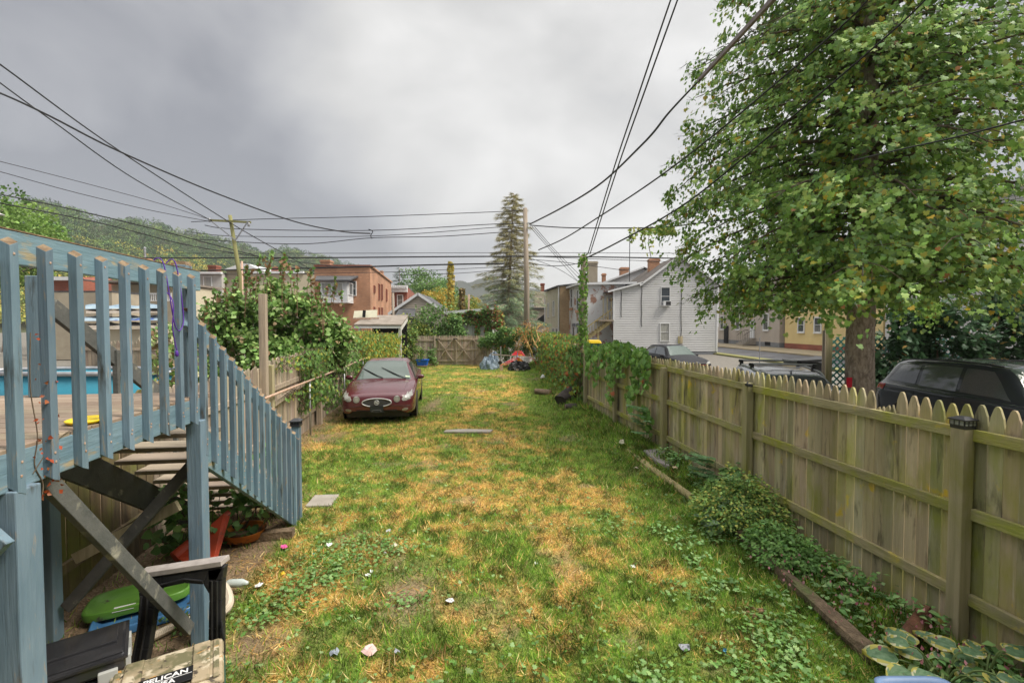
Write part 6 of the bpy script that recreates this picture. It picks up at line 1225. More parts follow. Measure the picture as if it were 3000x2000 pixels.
# weeds below the deck and stairs
leafy('weeds', 'leafy weeds growing in the shade under the deck stairs', 'weeds', [(-3.45, 4.9, .5), (-3.2, 5.4, .35), (-3.1, 5.9, .5)], [(.4, .35, .45), (.4, .4, .4), (.35, .4, .4)], 650, .085, [(.12, .25, .07), (.18, .32, .10)], 'broad', stems=16)
leafy('weeds', 'small green weeds on the bare soil below the black sawhorse', 'weeds', [(-2.62, 3.72, .08)], [(.22, .16, .08)], 120, .05, [(.15, .28, .08)], 'leaf', stems=4)
# ================================================================== POLES AND CABLES
up_ = thing('utility_pole', 'weathered wooden utility pole in front of the tall spruce', 'utility pole', (xat(1541, 31), 31, 0))
x0, x1 = xat(1543, 31), xat(1538, 31); MB().tube([(x0, 31, -.1), (x0, 31, 5), (x1, 31, zat(610, 31))], [.205, .175, .14], 14).build('pole', M['pole'], up_, smooth=True)
m = MB(); m.cbox((x1+.05, 30.9, zat(655, 31)), (.7, .05, .06)); m.tube([(x1+.3, 30.9, zat(655, 31)), (x1+.35, 30.85, zat(662, 31)), (x1+.3, 30.8, zat(668, 31))], .03, 6); m.build('bracket', M['metal'], up_)
tp = thing('crossarm_pole', 'slender green stained pole with a braced crossarm at the left', 'utility pole', (xat(705, 28), 28, 0))
MB().tube([(xat(708, 28), 28, 0), (xat(704, 28), 28, zat(800, 28)), (xat(680, 28), 28, zat(631, 28))], [.13, .12, .10], 12).build('pole', M['greenpole'], tp, smooth=True)
MB().beam((xat(620, 27.8), 27.85, zat(647, 28)), (xat(739, 27.8), 27.85, zat(653, 28)), .1, .11).build('crossarm', M['greenpole'], tp)
for a in (626, 732): MB().beam((xat(a, 27.8), 27.8, zat(651, 28)), (xat(693, 27.8), 27.85, zat(705, 28)), .04, .06).build('arm_brace', M['metal'], tp)
for a, b in ((620, 647), (734, 660)): MB().lathe([(0, -.12), (.08, -.1), (.05, -.05), (.09, 0), (.05, .05), (.08, .1), (0, .12)], (xat(a, 27.8), 27.8, zat(b, 28)), 10).build('insulator', M['metal'], tp, smooth=True)
def cable(label, pts, r=.02, mat='cable', name='cable', m=8, group='overhead cables'):
    P = catmull([W(*p) for p in pts], m); k = len(P); rs = r if not isinstance(r, tuple) else [r[0]+(r[1]-r[0])*i/(k-1) for i in range(k)]
    return tag(MB().tube(P, rs, 6).build(name, M[mat], smooth=True), label, 'cable', group)
cable('topmost cable falling from the upper left past the crossarm', [(-120, 105, 9), (0, 189, 10), (357, 447, 17), (690, 662, 28), (840, 748, 38), (930, 800, 46)], (.012, .035))
cable('second highest thin cable ending at the left tip of the crossarm', [(-120, 150, 9), (0, 243, 10), (150, 352, 13), (400, 528, 19), (620, 647, 27.8)], (.010, .024))
cable('sagging twisted cable sweeping from the left edge to a splice in mid air', [(-100, 240, 8), (0, 273, 9), (145, 340, 11), (363, 450, 15), (638, 568, 21), (860, 648, 26), (1000, 678, 29), (1085, 684, 30)], (.014, .045))
cable('upper of two faint cables reaching the crossarm from the left', [(-100, 450, 12), (0, 473, 14), (280, 545, 19), (480, 600, 24), (620, 645, 27.8)], (.008, .016))
cable('lower of two faint cables reaching the crossarm from the left', [(-100, 480, 12), (0, 503, 14), (225, 565, 18), (450, 618, 23), (616, 649, 27.8)], (.009, .017))
cable('upper of two thick cables crossing the hill on the left', [(-100, 545, 12), (0, 569, 13), (200, 611, 17), (440, 668, 22), (700, 736, 30), (920, 792, 40)], (.013, .035))
cable('lower of two thick cables crossing the hill on the left', [(-100, 572, 12), (0, 595, 13), (300, 655, 18), (560, 720, 25), (760, 752, 32), (1000, 783, 40)], (.013, .035))
cable('highest thin horizontal cable left of the tall spruce', [(560, 650, 31), (760, 642, 31), (1100, 634, 31), (1465, 620, 31), (1538, 616, 31)], .022)
cable('thin horizontal cable through the crossarm meeting the splice', [(600, 660, 31), (700, 671, 31), (1088, 675, 31), (1438, 657, 31), (1538, 655, 31)], .024)
cable('thin horizontal cable just below the splice', [(560, 680, 31), (700, 692, 31), (1100, 691, 31), (1440, 667, 31), (1538, 661, 31)], .020)
cable('drooping horizontal cable below the splice', [(560, 700, 31), (870, 715, 31), (1088, 697, 31), (1300, 692, 31), (1538, 675, 31)], .024)
cable('short vertical tie hanging at the mid air splice', [(1080, 672, 31), (1092, 678, 31), (1086, 690, 31), (1090, 699, 31)], .03)
cable('thickest horizontal cable running behind both poles', [(330, 756, 33), (900, 755, 33), (1540, 751, 33), (2000, 757, 33)], .045)
cable('thick cable rising slightly left of the spruce', [(580, 793, 33), (1000, 783, 33), (1300, 775, 33), (1478, 772, 33)], .05)
cable('faint horizontal cable above the thickest one', [(500, 742, 33), (1000, 742, 33), (1540, 740, 33), (2000, 742, 33)], .017)
cable('faint lower cable left of the spruce', [(560, 805, 33), (1100, 798, 33), (1400, 785, 33), (1538, 778, 33)], .018)
cable('lowest faint cable behind the brick building', [(1150, 806, 33), (1350, 800, 33), (1538, 783, 33)], .018)
cable('thin cable from pole to chimney on the right', [(1545, 760, 33), (1650, 768, 33), (1830, 792, 36)], .02)
cable('twisted cable drooping right of the utility pole', [(1545, 770, 33), (1620, 779, 33), (1690, 772, 33), (1720, 757, 33)], .024)
cable('cable sloping down right of the utility pole towards the houses', [(1560, 758, 31), (1640, 790, 35), (1705, 833, 41)], .018)
cable('thin cable across to the brown roofed house', [(1545, 750, 33), (1700, 757, 33), (1950, 766, 40)], .022)
for i, d in enumerate((0, 7, 14)): cable(('leftmost', 'middle', 'rightmost')[i]+' of three parallel cables descending right of the utility pole', [(1552+d, 664, 31), (1620+d, 741, 35), (1705+d, 838-6*i, 42)], .017)
cable('heavy twisted cable climbing from the utility pole to its grey sheath', [(1552, 657, 31), (1640, 612, 23), (1750, 545, 16), (1880, 425, 10.5), (1960, 330, 8), (2052, 232, 6.2)], (.045, .012))
tag(MB().beam(W(2046, 237, 6.3), W(2300, -40, 4.2), .034, .045).build('cable_sheath', M['sheath'], smooth=False), 'brown plastic sheath around the heavy cable in front of the tree', 'cable cover')
cable('left of two close parallel cables rising steeply to the top edge', [(1722, 745, 14.4), (1790, 520, 9), (1880, 250, 6), (1965, 0, 4.6), (1990, -70, 4.2)], (.014, .0055))
cable('right of two close parallel cables rising steeply to the top edge', [(1728, 745, 14.4), (1800, 520, 9), (1895, 250, 6), (1985, 0, 4.6), (2010, -70, 4.2)], (.014, .0055))
cable('upper thin cable passing in front of the vine covered tree', [(1578, 732, 31), (1650, 700, 24), (1760, 632, 17), (1900, 540, 12), (2080, 405, 8), (2420, 118, 5), (2560, -20, 4.4)], (.035, .006))
cable('lower thin cable passing in front of the vine covered tree', [(1715, 757, 14.4), (1800, 715, 12), (2000, 602, 9), (2300, 360, 6.5), (2600, 105, 4.9), (2750, -40, 4.2)], (.022, .007))
cable('level twisted cable from the utility pole into the vine covered tree', [(1555, 660, 31), (1660, 667, 26), (1850, 668, 18), (1960, 664, 13), (2150, 640, 9.5)], (.035, .012))
cable('short cable crossing the tree crown at the right edge', [(2500, 470, 6.3), (2620, 442, 5.2), (2800, 402, 4.4), (3060, 335, 3.8)], .008)
# vine shoots on the level cable
n = 170; f = rng.random(n)**.6; q = np.array([W(1850+130*a, 668-8*a, 18-5*a) for a in f]); q[:, 2] -= rng.random(n)*.25
sh2 = MB()
for px, dy in ((1885, 60), (1905, 85), (1850, 40)): sh2.tube([W(px, 668, 16), W(px-6, 668+dy*.5, 16), W(px+2, 668+dy, 16)], .012, 4); q = np.r_[q, [W(px+random.uniform(-8, 8), 668+dy*random.random(), 16) for _ in range(22)]]
n = len(q); tv = tag(sh2.build('trailing_vine', M['twig']), 'vine shoots creeping along the level cable from the tree', 'vine'); scatter('leaves', q, rand_dirs(n)+[0, 0, -.8], rand_dirs(n)+[0, -.7, 0], rng.uniform(.08, .15, n), pal(n, [(.24, .38, .08), (.40, .42, .10)]), 'lobed', M['leaf'], tv)
# ================================================================== THINGS IN THE YARD
bpl = M['blackpl'] = make('black_moulded_plastic', (.018, .019, .021), (.03, .03, .032), 14, rough=.38, bump=.1)
# black plastic sawhorse, seen from its side
sh = thing('sawhorse', 'black moulded plastic sawhorse with a grey plank on top beside the deck post', 'sawhorse', (-2.3, 3.15, 0))
TL, TR = W(405, 1700, 3.12), W(652, 1660, 3.05); BL, BR = G(382, 1950), G(632, 1990)
def shape(fr, th=.05, yoff=0):
    m = MB(); A = [Vector(p) for p in fr]; m.prism([a+Vector((0, yoff, 0)) for a in A], (0, th, 0)); return m
Y0 = 3.16; p = lambda a, b: W(a, b, Y0)
leg = MB()
def strip(pts_l, pts_r, d=.055, y=0.0):
    for i in range(len(pts_l)-1):
        a, b, c, e = p(*pts_l[i]), p(*pts_r[i]), p(*pts_r[i+1]), p(*pts_l[i+1]); o = Vector((0, y, 0)); leg.hexa([e+o, c+o, c+o+Vector((0, d, 0)), e+o+Vector((0, d, 0)), a+o, b+o, b+o+Vector((0, d, 0)), a+o+Vector((0, d, 0))])
strip([(400, 1700), (405, 1735), (412, 1780), (408, 1830), (392, 1900), (378, 1972)], [(438, 1698), (455, 1735), (452, 1780), (445, 1830), (434, 1900), (418, 1985)])
leg.build('leg', bpl, sh, bevel=.006); leg = MB()
strip([(606, 1664), (610, 1700), (612, 1760), (610, 1840), (610, 1920), (610, 2020)], [(656, 1660), (650, 1700), (648, 1760), (648, 1840), (648, 1920), (648, 2020)])
leg.build('leg', bpl, sh, bevel=.006)
a = MB(); top = [(400, 1698), (470, 1690), (540, 1679), (610, 1668), (656, 1660)]; bot = [(455, 1745), (475, 1722), (540, 1708), (595, 1712), (612, 1740)]
for i in range(4):
    u, v, w_, z_ = p(*top[i]), p(*top[i+1]), p(*bot[i+1]), p(*bot[i]); D_ = Vector((0, .055, 0)); a.hexa([z_, w_, w_+D_, z_+D_, u, v, v+D_, u+D_])
a.build('arch', bpl, sh, bevel=.006)
r = MB()
for q in ([(415, 1745), (408, 1830), (388, 1940)], [(433, 1745), (428, 1830), (408, 1940)], [(622, 1700), (622, 1840), (622, 1990)], [(637, 1700), (637, 1840), (637, 1990)], [(470, 1712), (540, 1694), (595, 1700)]): r.tube([p(*k)+Vector((0, -.004, 0)) for k in q], .008, 6)
r.build('ribs', bpl, sh); MB().tube([p(652, 1815)+Vector((0, -.01, 0)), p(657, 1845)+Vector((0, -.02, 0)), p(658, 1868)+Vector((0, -.01, 0))], [.006, .008, .014], 8).build('latch', bpl, sh)
pm = MB(); A_, B_ = p(402, 1686), p(650, 1649); pm.beam(A_+Vector((0, .04, 0)), B_+Vector((0, .04, 0)), .10, .035); pm.build('plank', make('grey_plank', (.42, .38, .36), (.30, .27, .25), 6, (3, 3, 3), rough=.7), sh, bevel=.003)
# lettered cases
from math import radians as rd
def text_on(s, mat, parent, Mx, size, name='lettering'):
    cu = bpy.data.curves.new(name, 'FONT'); cu.body = s; cu.size = size; cu.extrude = .0015; cu.align_x = 'CENTER'; cu.align_y = 'CENTER'; cu.offset = size*.02
    o = bpy.data.objects.new('tmp', cu); C.objects.link(o); bpy.context.view_layer.update(); me = bpy.data.meshes.new_from_object(o.evaluated_get(bpy.context.evaluated_depsgraph_get())); bpy.data.objects.remove(o)
    me.transform(Mx); me.materials.clear(); me.materials.append(M[mat] if mat in M else bpy.data.materials[mat]); q = bpy.data.objects.new(name, me); C.objects.link(q); q.parent = parent; return q
camo = make('camo_shell', (.36, .29, .19), (.15, .14, .075), 7, (1, 1, 1), .42, .56, layers=[((.52, .45, .33), 9, (1, 1, 1), .54, .60), ((.07, .055, .04), 12, (1, 1, 1), .58, .63), ((.42, .23, .07), 11, (1, 2, 1), .62, .66)], rough=.6)
def hardcase(name, label, loc, rz, w, d, h, mat, latchmat, writing=False, z=0):
    r = thing(name, label, 'case', loc, rz); b = MB(); b.box(-w/2, w/2, -d/2, d/2, 0, h*.58); b.build('lower_shell', mat, r, world=False, bevel=.022)
    b = MB(); b.box(-w/2-.004, w/2+.004, -d/2-.004, d/2+.004, h*.60, h*.98)
    lid = b.build('lid', mat, r, world=False, bevel=.028); q = MB()
    for k in (-1, 1): q.box(k*w*.30-.045, k*w*.30+.045, -d/2+.03, d/2-.03, h*.97, h*1.02)
    q.box(-w/2+.02, -w*.30-.06, -d/2+.03, d/2-.03, h*.97, h*1.005); q.box(w*.30+.06, w/2-.02, -d/2+.03, d/2-.03, h*.97, h*1.005)
    q.build('lid_ribs', mat, lid, world=False, bevel=.008); s = MB(); s.box(-w/2-.012, w/2+.012, -d/2-.012, d/2+.012, h*.56, h*.585); s.box(-w/2-.012, w/2+.012, -d/2-.012, d/2+.012, h*.60, h*.625); s.build('seam_flange', latchmat, r, world=False, bevel=.004)
    for k in (-1, 1): q = MB(); q.box(k*w*.28-.03, k*w*.28+.03, -d/2-.03, -d/2+.0, h*.42, h*.74); q.box(k*w*.28-.02, k*w*.28+.02, -d/2-.038, -d/2-.028, h*.46, h*.56); q.build('latch', latchmat, r, world=False, bevel=.004)
    hd = MB(); hd.tube([(-.09, -d/2, h*.5), (-.09, -d/2-.045, h*.5), (.09, -d/2-.045, h*.5), (.09, -d/2, h*.5)], .012, 8); hd.build('handle', latchmat, r, world=False, smooth=True); return r, lid
greenp = make('dark_green_plastic', (.02, .07, .045), rough=.4); M['white_letter'] = make('white_lettering', (.75, .75, .75), rough=.5); lp = make('black_label_plate', (.012, .012, .013), rough=.4)
r, lid = hardcase('camo_case', 'camouflage patterned hard case with a black lettered plate in front of the sawhorse', (-2.03, 2.70, .0), rd(32), .56, .44, .40, camo, greenp)
Tm = Matrix.Translation((-.02, -.10, .4145)); MB().box(-.13, .13, -.165, -.035, .408, .4142).build('name_plate', lp, lid, world=False, bevel=.003)
text_on('PELICAN', 'white_letter', lid, Matrix.Translation((0, -.075, .4148)), .055); text_on('USA', 'white_letter', lid, Matrix.Translation((.0, -.13, .4148)), .05); MB().box(-.125, .125, -.104, -.101, .4142, .4155).build('plate_line', M['white_letter'], lid, world=False)
MB().box(-.10, .10, -.228, -.224, .27, .32).build('name_plate', lp, lid, world=False); text_on('PELICAN', 'white_letter', lid, Matrix.Translation((0, -.2285, .295)) @ Matrix.Rotation(rd(90), 4, 'X'), .04)
tbx = thing('black_toolbox', 'stack of black plastic tool cases with grey latches beside the blue deck post', 'toolbox', (-2.62, 2.72, 0), rd(38)); wet = make('wet_black_plastic', (.02, .02, .023), (.035, .035, .038), 6, rough=.22, coat=.4); gl_ = make('grey_latch', (.42, .43, .41), rough=.5)
for k, (w, d, z0, z1) in enumerate(((.50, .38, 0, .20), (.49, .37, .215, .38), (.52, .40, .395, .50))):
    o = MB().box(-w/2, w/2, -d/2, d/2, z0, z1).build(('case_bottom', 'case_middle', 'lid')[k], wet, tbx, world=False, bevel=.018); q = MB(); q.box(-w/2-.012, w/2+.012, -d/2-.012, d/2+.012, z1-.03, z1-.01); q.build('flange', wet, o, world=False, bevel=.004)
q = MB(); q.box(-.22, .22, -.05, .14, .499, .514); q.box(-.25, .25, -.19, -.14, .499, .508); q.build('lid_ribs', wet, tbx, world=False, bevel=.006)
for x in (-.18, .18):
    for z in (.19, .37): MB().box(x-.045, x+.045, -.222, -.185, z-.05, z+.06).build('latch', gl_, tbx, world=False, bevel=.005)
for y in (-.1, .1): MB().box(.255, .282, y-.04, y+.04, .32, .45).build('latch', gl_, tbx, world=False, bevel=.005)
# sleds under the deck
gp = make('green_plastic', (.10, .24, .03), (.07, .17, .025), 5, layers=[((.05, .04, .025), 8, (1, 1, 1), .62, .68)], rough=.4); bp_ = make('blue_plastic', (.06, .18, .36), (.04, .12, .26), 5, layers=[((.04, .04, .03), 9, (1, 1, 1), .62, .68)], rough=.35)
def tray(name, label, c, w, l, rz, tilt, mat, h=.05):
    r = MB(); Mx = Matrix.Translation(c) @ Matrix.Rotation(rz, 4, 'Z') @ Matrix.Rotation(tilt, 4, 'X'); n = 32; vs = []
    for s_, z in ((.0, .0), (.86, .0), (.94, .03), (1.0, h), (1.04, h-.015), (1.02, -.02)):
        vs.append([Mx @ Vector((w*s_*(1 if abs(math.cos(t)) > 1 else math.copysign(abs(math.cos(t))**.45, math.cos(t))), l*s_*math.copysign(abs(math.sin(t))**.45, math.sin(t)), z)) for t in [2*math.pi*i/n for i in range(n)]])
    fl = [v for q in vs for v in q]; r.add(fl, [(k*n+i, k*n+(i+1) % n, (k+1)*n+(i+1) % n, (k+1)*n+i) for k in range(5) for i in range(n)]); return tag(r.build(name, mat, smooth=True), label, 'sled')
tray('blue_sled', 'blue plastic sled lying beneath the green one under the deck', (-3.04, 3.86, .03), .20, .36, rd(-58), .03, bp_); tray('green_sled', 'dirty green plastic sled leaning on the fence under the deck', (-3.20, 3.98, .09), .19, .36, rd(-62), .05, gp)
tag(MB().cbox((-3.20, 3.80, .11), (.14, .08, .004), .5).build('paper_scrap', make('white_paper', (.65, .65, .66), rough=.8)), 'white paper scrap on the green sled', 'paper')
hose = MB(); hp_ = catmull([G(440, 1868, .05), G(500, 1838, .05), G(560, 1815, .06), G(640, 1800, .06), G(672, 1765, .08), G(655, 1715, .10), G(600, 1690, .10), G(530, 1695, .09)], 26)
hose.tube(hp_, [.030 if i % 2 else .035 for i in range(len(hp_))], 8); tag(hose.build('corrugated_hose', make('cream_hose', (.55, .48, .38), rough=.55)), 'cream corrugated pool hose curling behind the sawhorse leg', 'hose')
# orange toys, junk under the stairs
oj = make('red_orange_plastic', (.50, .06, .02), (.34, .05, .02), 5, layers=[((.06, .05, .04), 8, (1, 1, 1), .60, .68)], rough=.45)
m = MB(); a = [W(508, 1628, 4.6), W(560, 1590, 4.75), W(655, 1502, 5.0), W(664, 1512, 5.0), W(622, 1652, 4.55), W(560, 1660, 4.5)]; m.prism(a, (.02, .05, .02)); m.tube([W(510, 1632, 4.6), W(560, 1592, 4.75)], .06, 12); tag(m.build('red_slide', oj, bevel=.008), 'red orange toy slide piece leaning behind the blue deck post', 'toy')
m = MB(); c = W(715, 1530, 5.25); n_ = 20
for k, (r_, z_) in enumerate(()): pass
m.lathe([(.10, 0), (.19, .02), (.22, .11), (.235, .12), (.21, .10), (.17, .03), (0, .03)], (c.x, c.y, .02), 20); tag(m.build('orange_bowl', make('orange_plastic', (.60, .20, .02), (.40, .12, .02), 6, layers=[((.05, .03, .02), 7, (1, 1, 1), .55, .62)], rough=.5), smooth=True), 'dirty orange plastic tub under the bottom stairs', 'tub')
m = MB(); m.beam(G(600, 1580, .05), G(860, 1560, .05), .12, .09); tag(m.build('timber', M['timber']), 'dark timber lying on the soil under the bottom stairs', 'timber')
m = MB().lathe([(0, 0), (.03, .005), (.036, .03), (.036, .16), (.02, .20), (.014, .22), (0, .22)], n=14, M=Matrix.Translation(G(665, 1708, .09)) @ Matrix.Rotation(rd(82), 4, 'Y') @ Matrix.Rotation(.2, 4, 'X')); tag(m.build('bottle', make('clear_bottle', (.50, .56, .54), rough=.15), smooth=True), 'clear plastic bottle lying in the weeds beyond the sawhorse', 'bottle')
def scrap(name, label, px, py, w, h, col, cat='litter', z=.03, crump=.4, n=9, spec=.6):
    w = w*.8
    c = G(px, py, float(gz(G(px, py).x, G(px, py).y))); m = MB(); s = w/2
    vs = [(c.x+math.cos(a)*s*random.uniform(.6, 1), c.y+math.sin(a)*s*random.uniform(.6, 1), c.z+.02+z*random.random()) for a in [2*math.pi*i/n for i in range(n)]]; q = len(vs)
    vs += [(c.x+math.cos(a)*s*.5*random.uniform(.6, 1.2), c.y+math.sin(a)*s*.5*random.uniform(.6, 1.2), c.z+.015+h*random.uniform(.6, 1)) for a in [2*math.pi*i/n for i in range(n)]]+[(c.x, c.y, c.z+h*.8+.01)]
    m.add(vs, [(i, (i+1) % q, q+(i+1) % q, q+i) for i in range(q)]+[(q+i, q+(i+1) % q, 2*q) for i in range(q)]); k = 'scrap_%02d%02d%02d' % tuple(int(v*99) for v in col)
    return tag(m.build(name, bpy.data.materials.get(k) or make(k, col, rough=spec)), label, cat)
wht = (.72, .72, .72)
for a in (('plastic_scrap', 'white scrap in the grass left of centre, upper one of a pair', 965, 1603, .10, .03, wht), ('plastic_scrap', 'small grey foil scrap high in the worn grass', 1137, 1562, .09, .02, (.50, .52, .54)), ('paper_cup', 'cream crushed cup lying in worn grass', 1157, 1605, .10, .035, (.68, .60, .50)),
    ('plastic_scrap', 'small bright white chip below the cream crushed cup', 1129, 1627, .04, .03, wht), ('plastic_scrap', 'white curved shard in the middle of the foreground grass', 1078, 1693, .09, .03, wht), ('plastic_scrap', 'tiny white chip above the curved shard', 1090, 1681, .06, .02, wht),
    ('foil_ball', 'crumpled silver foil in the dry straw', 1316, 1767, .12, .03, (.55, .56, .58)), ('foam_clump', 'pink fluffy stuffing clump near the bottom edge', 1082, 1918, .17, .06, (.66, .46, .44)), ('speckled_stone', 'blue grey speckled stone left of the pink clump', 980, 1922, .11, .03, (.25, .28, .33)), ('speckled_stone', 'grey speckled stone right of the pink clump', 1162, 1920, .08, .03, (.28, .29, .32)),
    ('napkin', 'crumpled white napkin below the weeds by the sawhorse', 760, 1724, .12, .04, wht), ('yellow_ball', 'small yellow toy cup in the weeds by the stairs', 828, 1692, .07, .05, (.75, .50, .04)), ('pink_scrap', 'bright pink toy scrap in the weeds near the stair foot', 832, 1610, .12, .05, (.75, .10, .32)), ('cyan_scrap', 'small cyan scrap in the weeds near the pink one', 919, 1630, .05, .02, (.10, .55, .62)),
    ('gravel_heap', 'small heap of pale gravel in the grass near the bottom edge', 2005, 1905, .14, .015, (.26, .27, .30)), ('blue_scrap', 'tiny blue scrap in the grass right of the gravel heap', 2122, 1918, .05, .02, (.10, .35, .60)), ('paper_strip', 'white paper strip in the middle of the lawn', 1854, 1667, .09, .01, wht), ('paper_strip', 'short white strip in dry straw left of the other strip', 1571, 1658, .06, .01, wht),
    ('dead_flowers', 'white flower heads at the corner of the log edging', 1822, 1302, .16, .09, (.70, .66, .50)), ('plastic_bag', 'white plastic bag under the vines by the far right fence', 1590, 1108, .35, .18, wht), ('teal_scrap', 'teal scrap on the soil in front of the sled', 372, 1872, .07, .03, (.15, .50, .50)), ('cream_scrap', 'cream scrap in front of the log edging', 1863, 1375, .12, .03, (.60, .50, .38)), ('fawn_scrap', 'pale tan scrap beside the flat stone', 1978, 1375, .12, .04, (.62, .48, .30))): scrap(*a)
m = MB()
for k in range(7): m.lathe([(0, 0), (.012, .006), (.016, .02), (.012, .05), (0, .058)], n=8, M=Matrix.Translation(G(2212+random.uniform(-14, 16), 1795+random.uniform(-12, 14), .02)) @ Matrix.Rotation(random.uniform(0, 6), 4, 'Z') @ Matrix.Rotation(1.4, 4, 'X'))
tag(m.build('dog_dropping', make('brown_dropping', (.20, .11, .06), rough=.8), smooth=True), 'brown dog droppings in the grass beside the rotten timber', 'droppings')
# stones, timbers and logs
m = MB(); c = G(1372, 1266, .0); m.prism([(c.x-.55, c.y-.12, .004), (c.x+.50, c.y-.16, .004), (c.x+.56, c.y+.10, .004), (c.x-.1, c.y+.16, .004), (c.x-.52, c.y+.08, .004)], (0, 0, .045)); tag(m.build('paving_slab', M['concrete'], bevel=.012), 'pale concrete slab set flush in the middle of the lawn', 'paving slab')
gs = [G(1885, 1330, .12), G(1935, 1325, .12), G(1985, 1345, .10), G(1992, 1372, .08), G(1960, 1385, .08), G(1925, 1368, .1)]; tag(MB().prism([(q.x, q.y, .13) for q in gs], (0, 0, .07)).build('flat_stone', M['stone'], bevel=.015), 'flat brownish stone slab lying in the bed behind the log edging', 'stone')
def rough_log(name, label, a, b, r, mat, cat='log', n=14, k=10, flat=1.0, end=None, bump=.12):
    a = Vector(a); b = Vector(b); P = [a.lerp(b, i/k)+Vector((0, 0, 0)) for i in range(k+1)]; m = MB(); d = (b-a).normalized(); s_ = d.cross(Vector((0, 0, 1))).normalized(); u = s_.cross(d); vs = []
    for i, q in enumerate(P):
        for j in range(n):
            t = 2*math.pi*j/n; rr = r*(1+bump*(math.sin(3*t+i*.35)+random.uniform(-.8, .8))*.5); c_, e_ = math.cos(t), math.sin(t); c_ = math.copysign(abs(c_)**flat, c_); e_ = math.copysign(abs(e_)**flat, e_); vs.append(q+s_*c_*rr+u*e_*rr+d*(random.uniform(-.02, .02) if i in (0, k) else 0))
    m.add(vs, [(i*n+j, i*n+(j+1) % n, (i+1)*n+(j+1) % n, (i+1)*n+j) for i in range(k) for j in range(n)]); o = m.build(name, mat, smooth=flat == 1)
    e = MB(); e.add([vs[j]-d*.004 for j in range(n)], [tuple(range(n))]); e.add([vs[k*n+j]+d*.004 for j in range(n)], [tuple(range(n-1, -1, -1))]); e.build('cut_end', end or mat, o); return tag(o, label, cat)
a, b = G(2168, 1566, .05), G(2562, 1925, .05); rough_log('rotten_timber', 'long rotten landscape timber edging the bed in front of the ground cover', a, b, .058, M['timber'], 'timber', 12, 26, .6, bump=.22)
a, b = G(2650, 1890, .05), G(2710, 1795, .10); rough_log('broken_timber', 'short splintered reddish timber among the plants near the nearest post', a, b, .06, make('red_rotten_wood', (.20, .09, .05), (.09, .04, .025), 6, rough=.95, bump=.9, bscale=14), 'timber', 10, 10, .7, bump=.3)
rough_log('log_edging', 'straight peeled log edging the bed beside the lawn', G(1838, 1322, .07), G(2030, 1460, .07), .055, M['timber2'], 'log'); rough_log('log_edging', 'short log closing the bed beside the square fence post', G(1845, 1318, .09), G(1925, 1304, .15), .05, M['timber2'], 'log')
rough_log('bed_timber', 'short weathered timber stub behind the broad leaved plant', G(2060, 1478, .05), G(2110, 1470, .05), .05, M['timber'], 'timber', 10, 6, .7)
we = make('sawn_wood_end', (.45, .30, .18), (.32, .20, .11), 9, rough=.9); lb = make('log_bark', (.24, .17, .11), (.13, .09, .06), 6, (1, 3, 3), layers=[((.40, .30, .20), 5, (1, 2, 2), .6, .7)], rough=.95, bump=.7, bscale=14)
a, b = G(1570, 1154), G(1611, 1157); rough_log('firewood_log', 'single brown firewood log lying on the lawn edge', (a.x, a.y, .10), (b.x, b.y-.2, .10), .105, lb, end=we)
cl_ = make('charred_wood', (.025, .02, .018), (.07, .055, .045), 6, layers=[((.50, .36, .20), 4, (1, 3, 3), .66, .70)], rough=.9, bump=.9, bscale=12); a = G(1668, 1178, .12); rough_log('charred_log', 'thick charred split log leaning against the fence bottom', (a.x-.28, a.y-.15, .17), (a.x+.10, a.y+.30, .36), .20, cl_, bump=.2, end=cl_)
a = G(1673, 1197, .1); rough_log('charred_stump', 'short dark log stub in front of the charred log', (a.x-.17, a.y, .12), (a.x+.16, a.y+.04, .12), .12, cl_, bump=.2, end=lb)
a = G(1640, 1160, .05); tag(MB().prism([(a.x-.2, a.y-.15, .03), (a.x+.2, a.y-.1, .05), (a.x+.25, a.y+.12, .09), (a.x-.1, a.y+.15, .07)], (0, 0, .06)).build('flat_brick', we, bevel=.01), 'flat sandy stone between the firewood log and charred log', 'stone')
# blue bin by the gate
c = G(1238, 1075); bn = thing('storage_bin', 'blue plastic storage bin on the ground by the back fence', 'bin', (c.x, c.y, 0)); blu = make('bright_blue_plastic', (.01, .12, .62), rough=.4)
m = MB(); pr = []; w0, d0, w1, d1 = .27, .18, .34, .24
m.hexa([(c.x-w0, c.y-d0, .10), (c.x+w0, c.y-d0, .10), (c.x+w0, c.y+d0, .10), (c.x-w0, c.y+d0, .10), (c.x-w1, c.y-d1, .44), (c.x+w1, c.y-d1, .44), (c.x+w1, c.y+d1, .44), (c.x-w1, c.y+d1, .44)]); m.build('tub', blu, bn, bevel=.02); m = MB()
for s_ in (-1, 1): m.beam((c.x-w1-.02, c.y+s_*(d1+.01), .44), (c.x+w1+.02, c.y+s_*(d1+.01), .44), .04, .03); m.beam((c.x+s_*(w1+.01), c.y-d1, .44), (c.x+s_*(w1+.01), c.y+d1, .44), .04, .03)
m.build('rim', blu, bn); rough_log('brush_pile', 'low pile of sticks in the grass below the blue bin', (c.x-.6, c.y-.1, .05), (c.x+.3, c.y-.3, .05), .06, M['timber'], 'sticks', 8, 8, bump=.6)
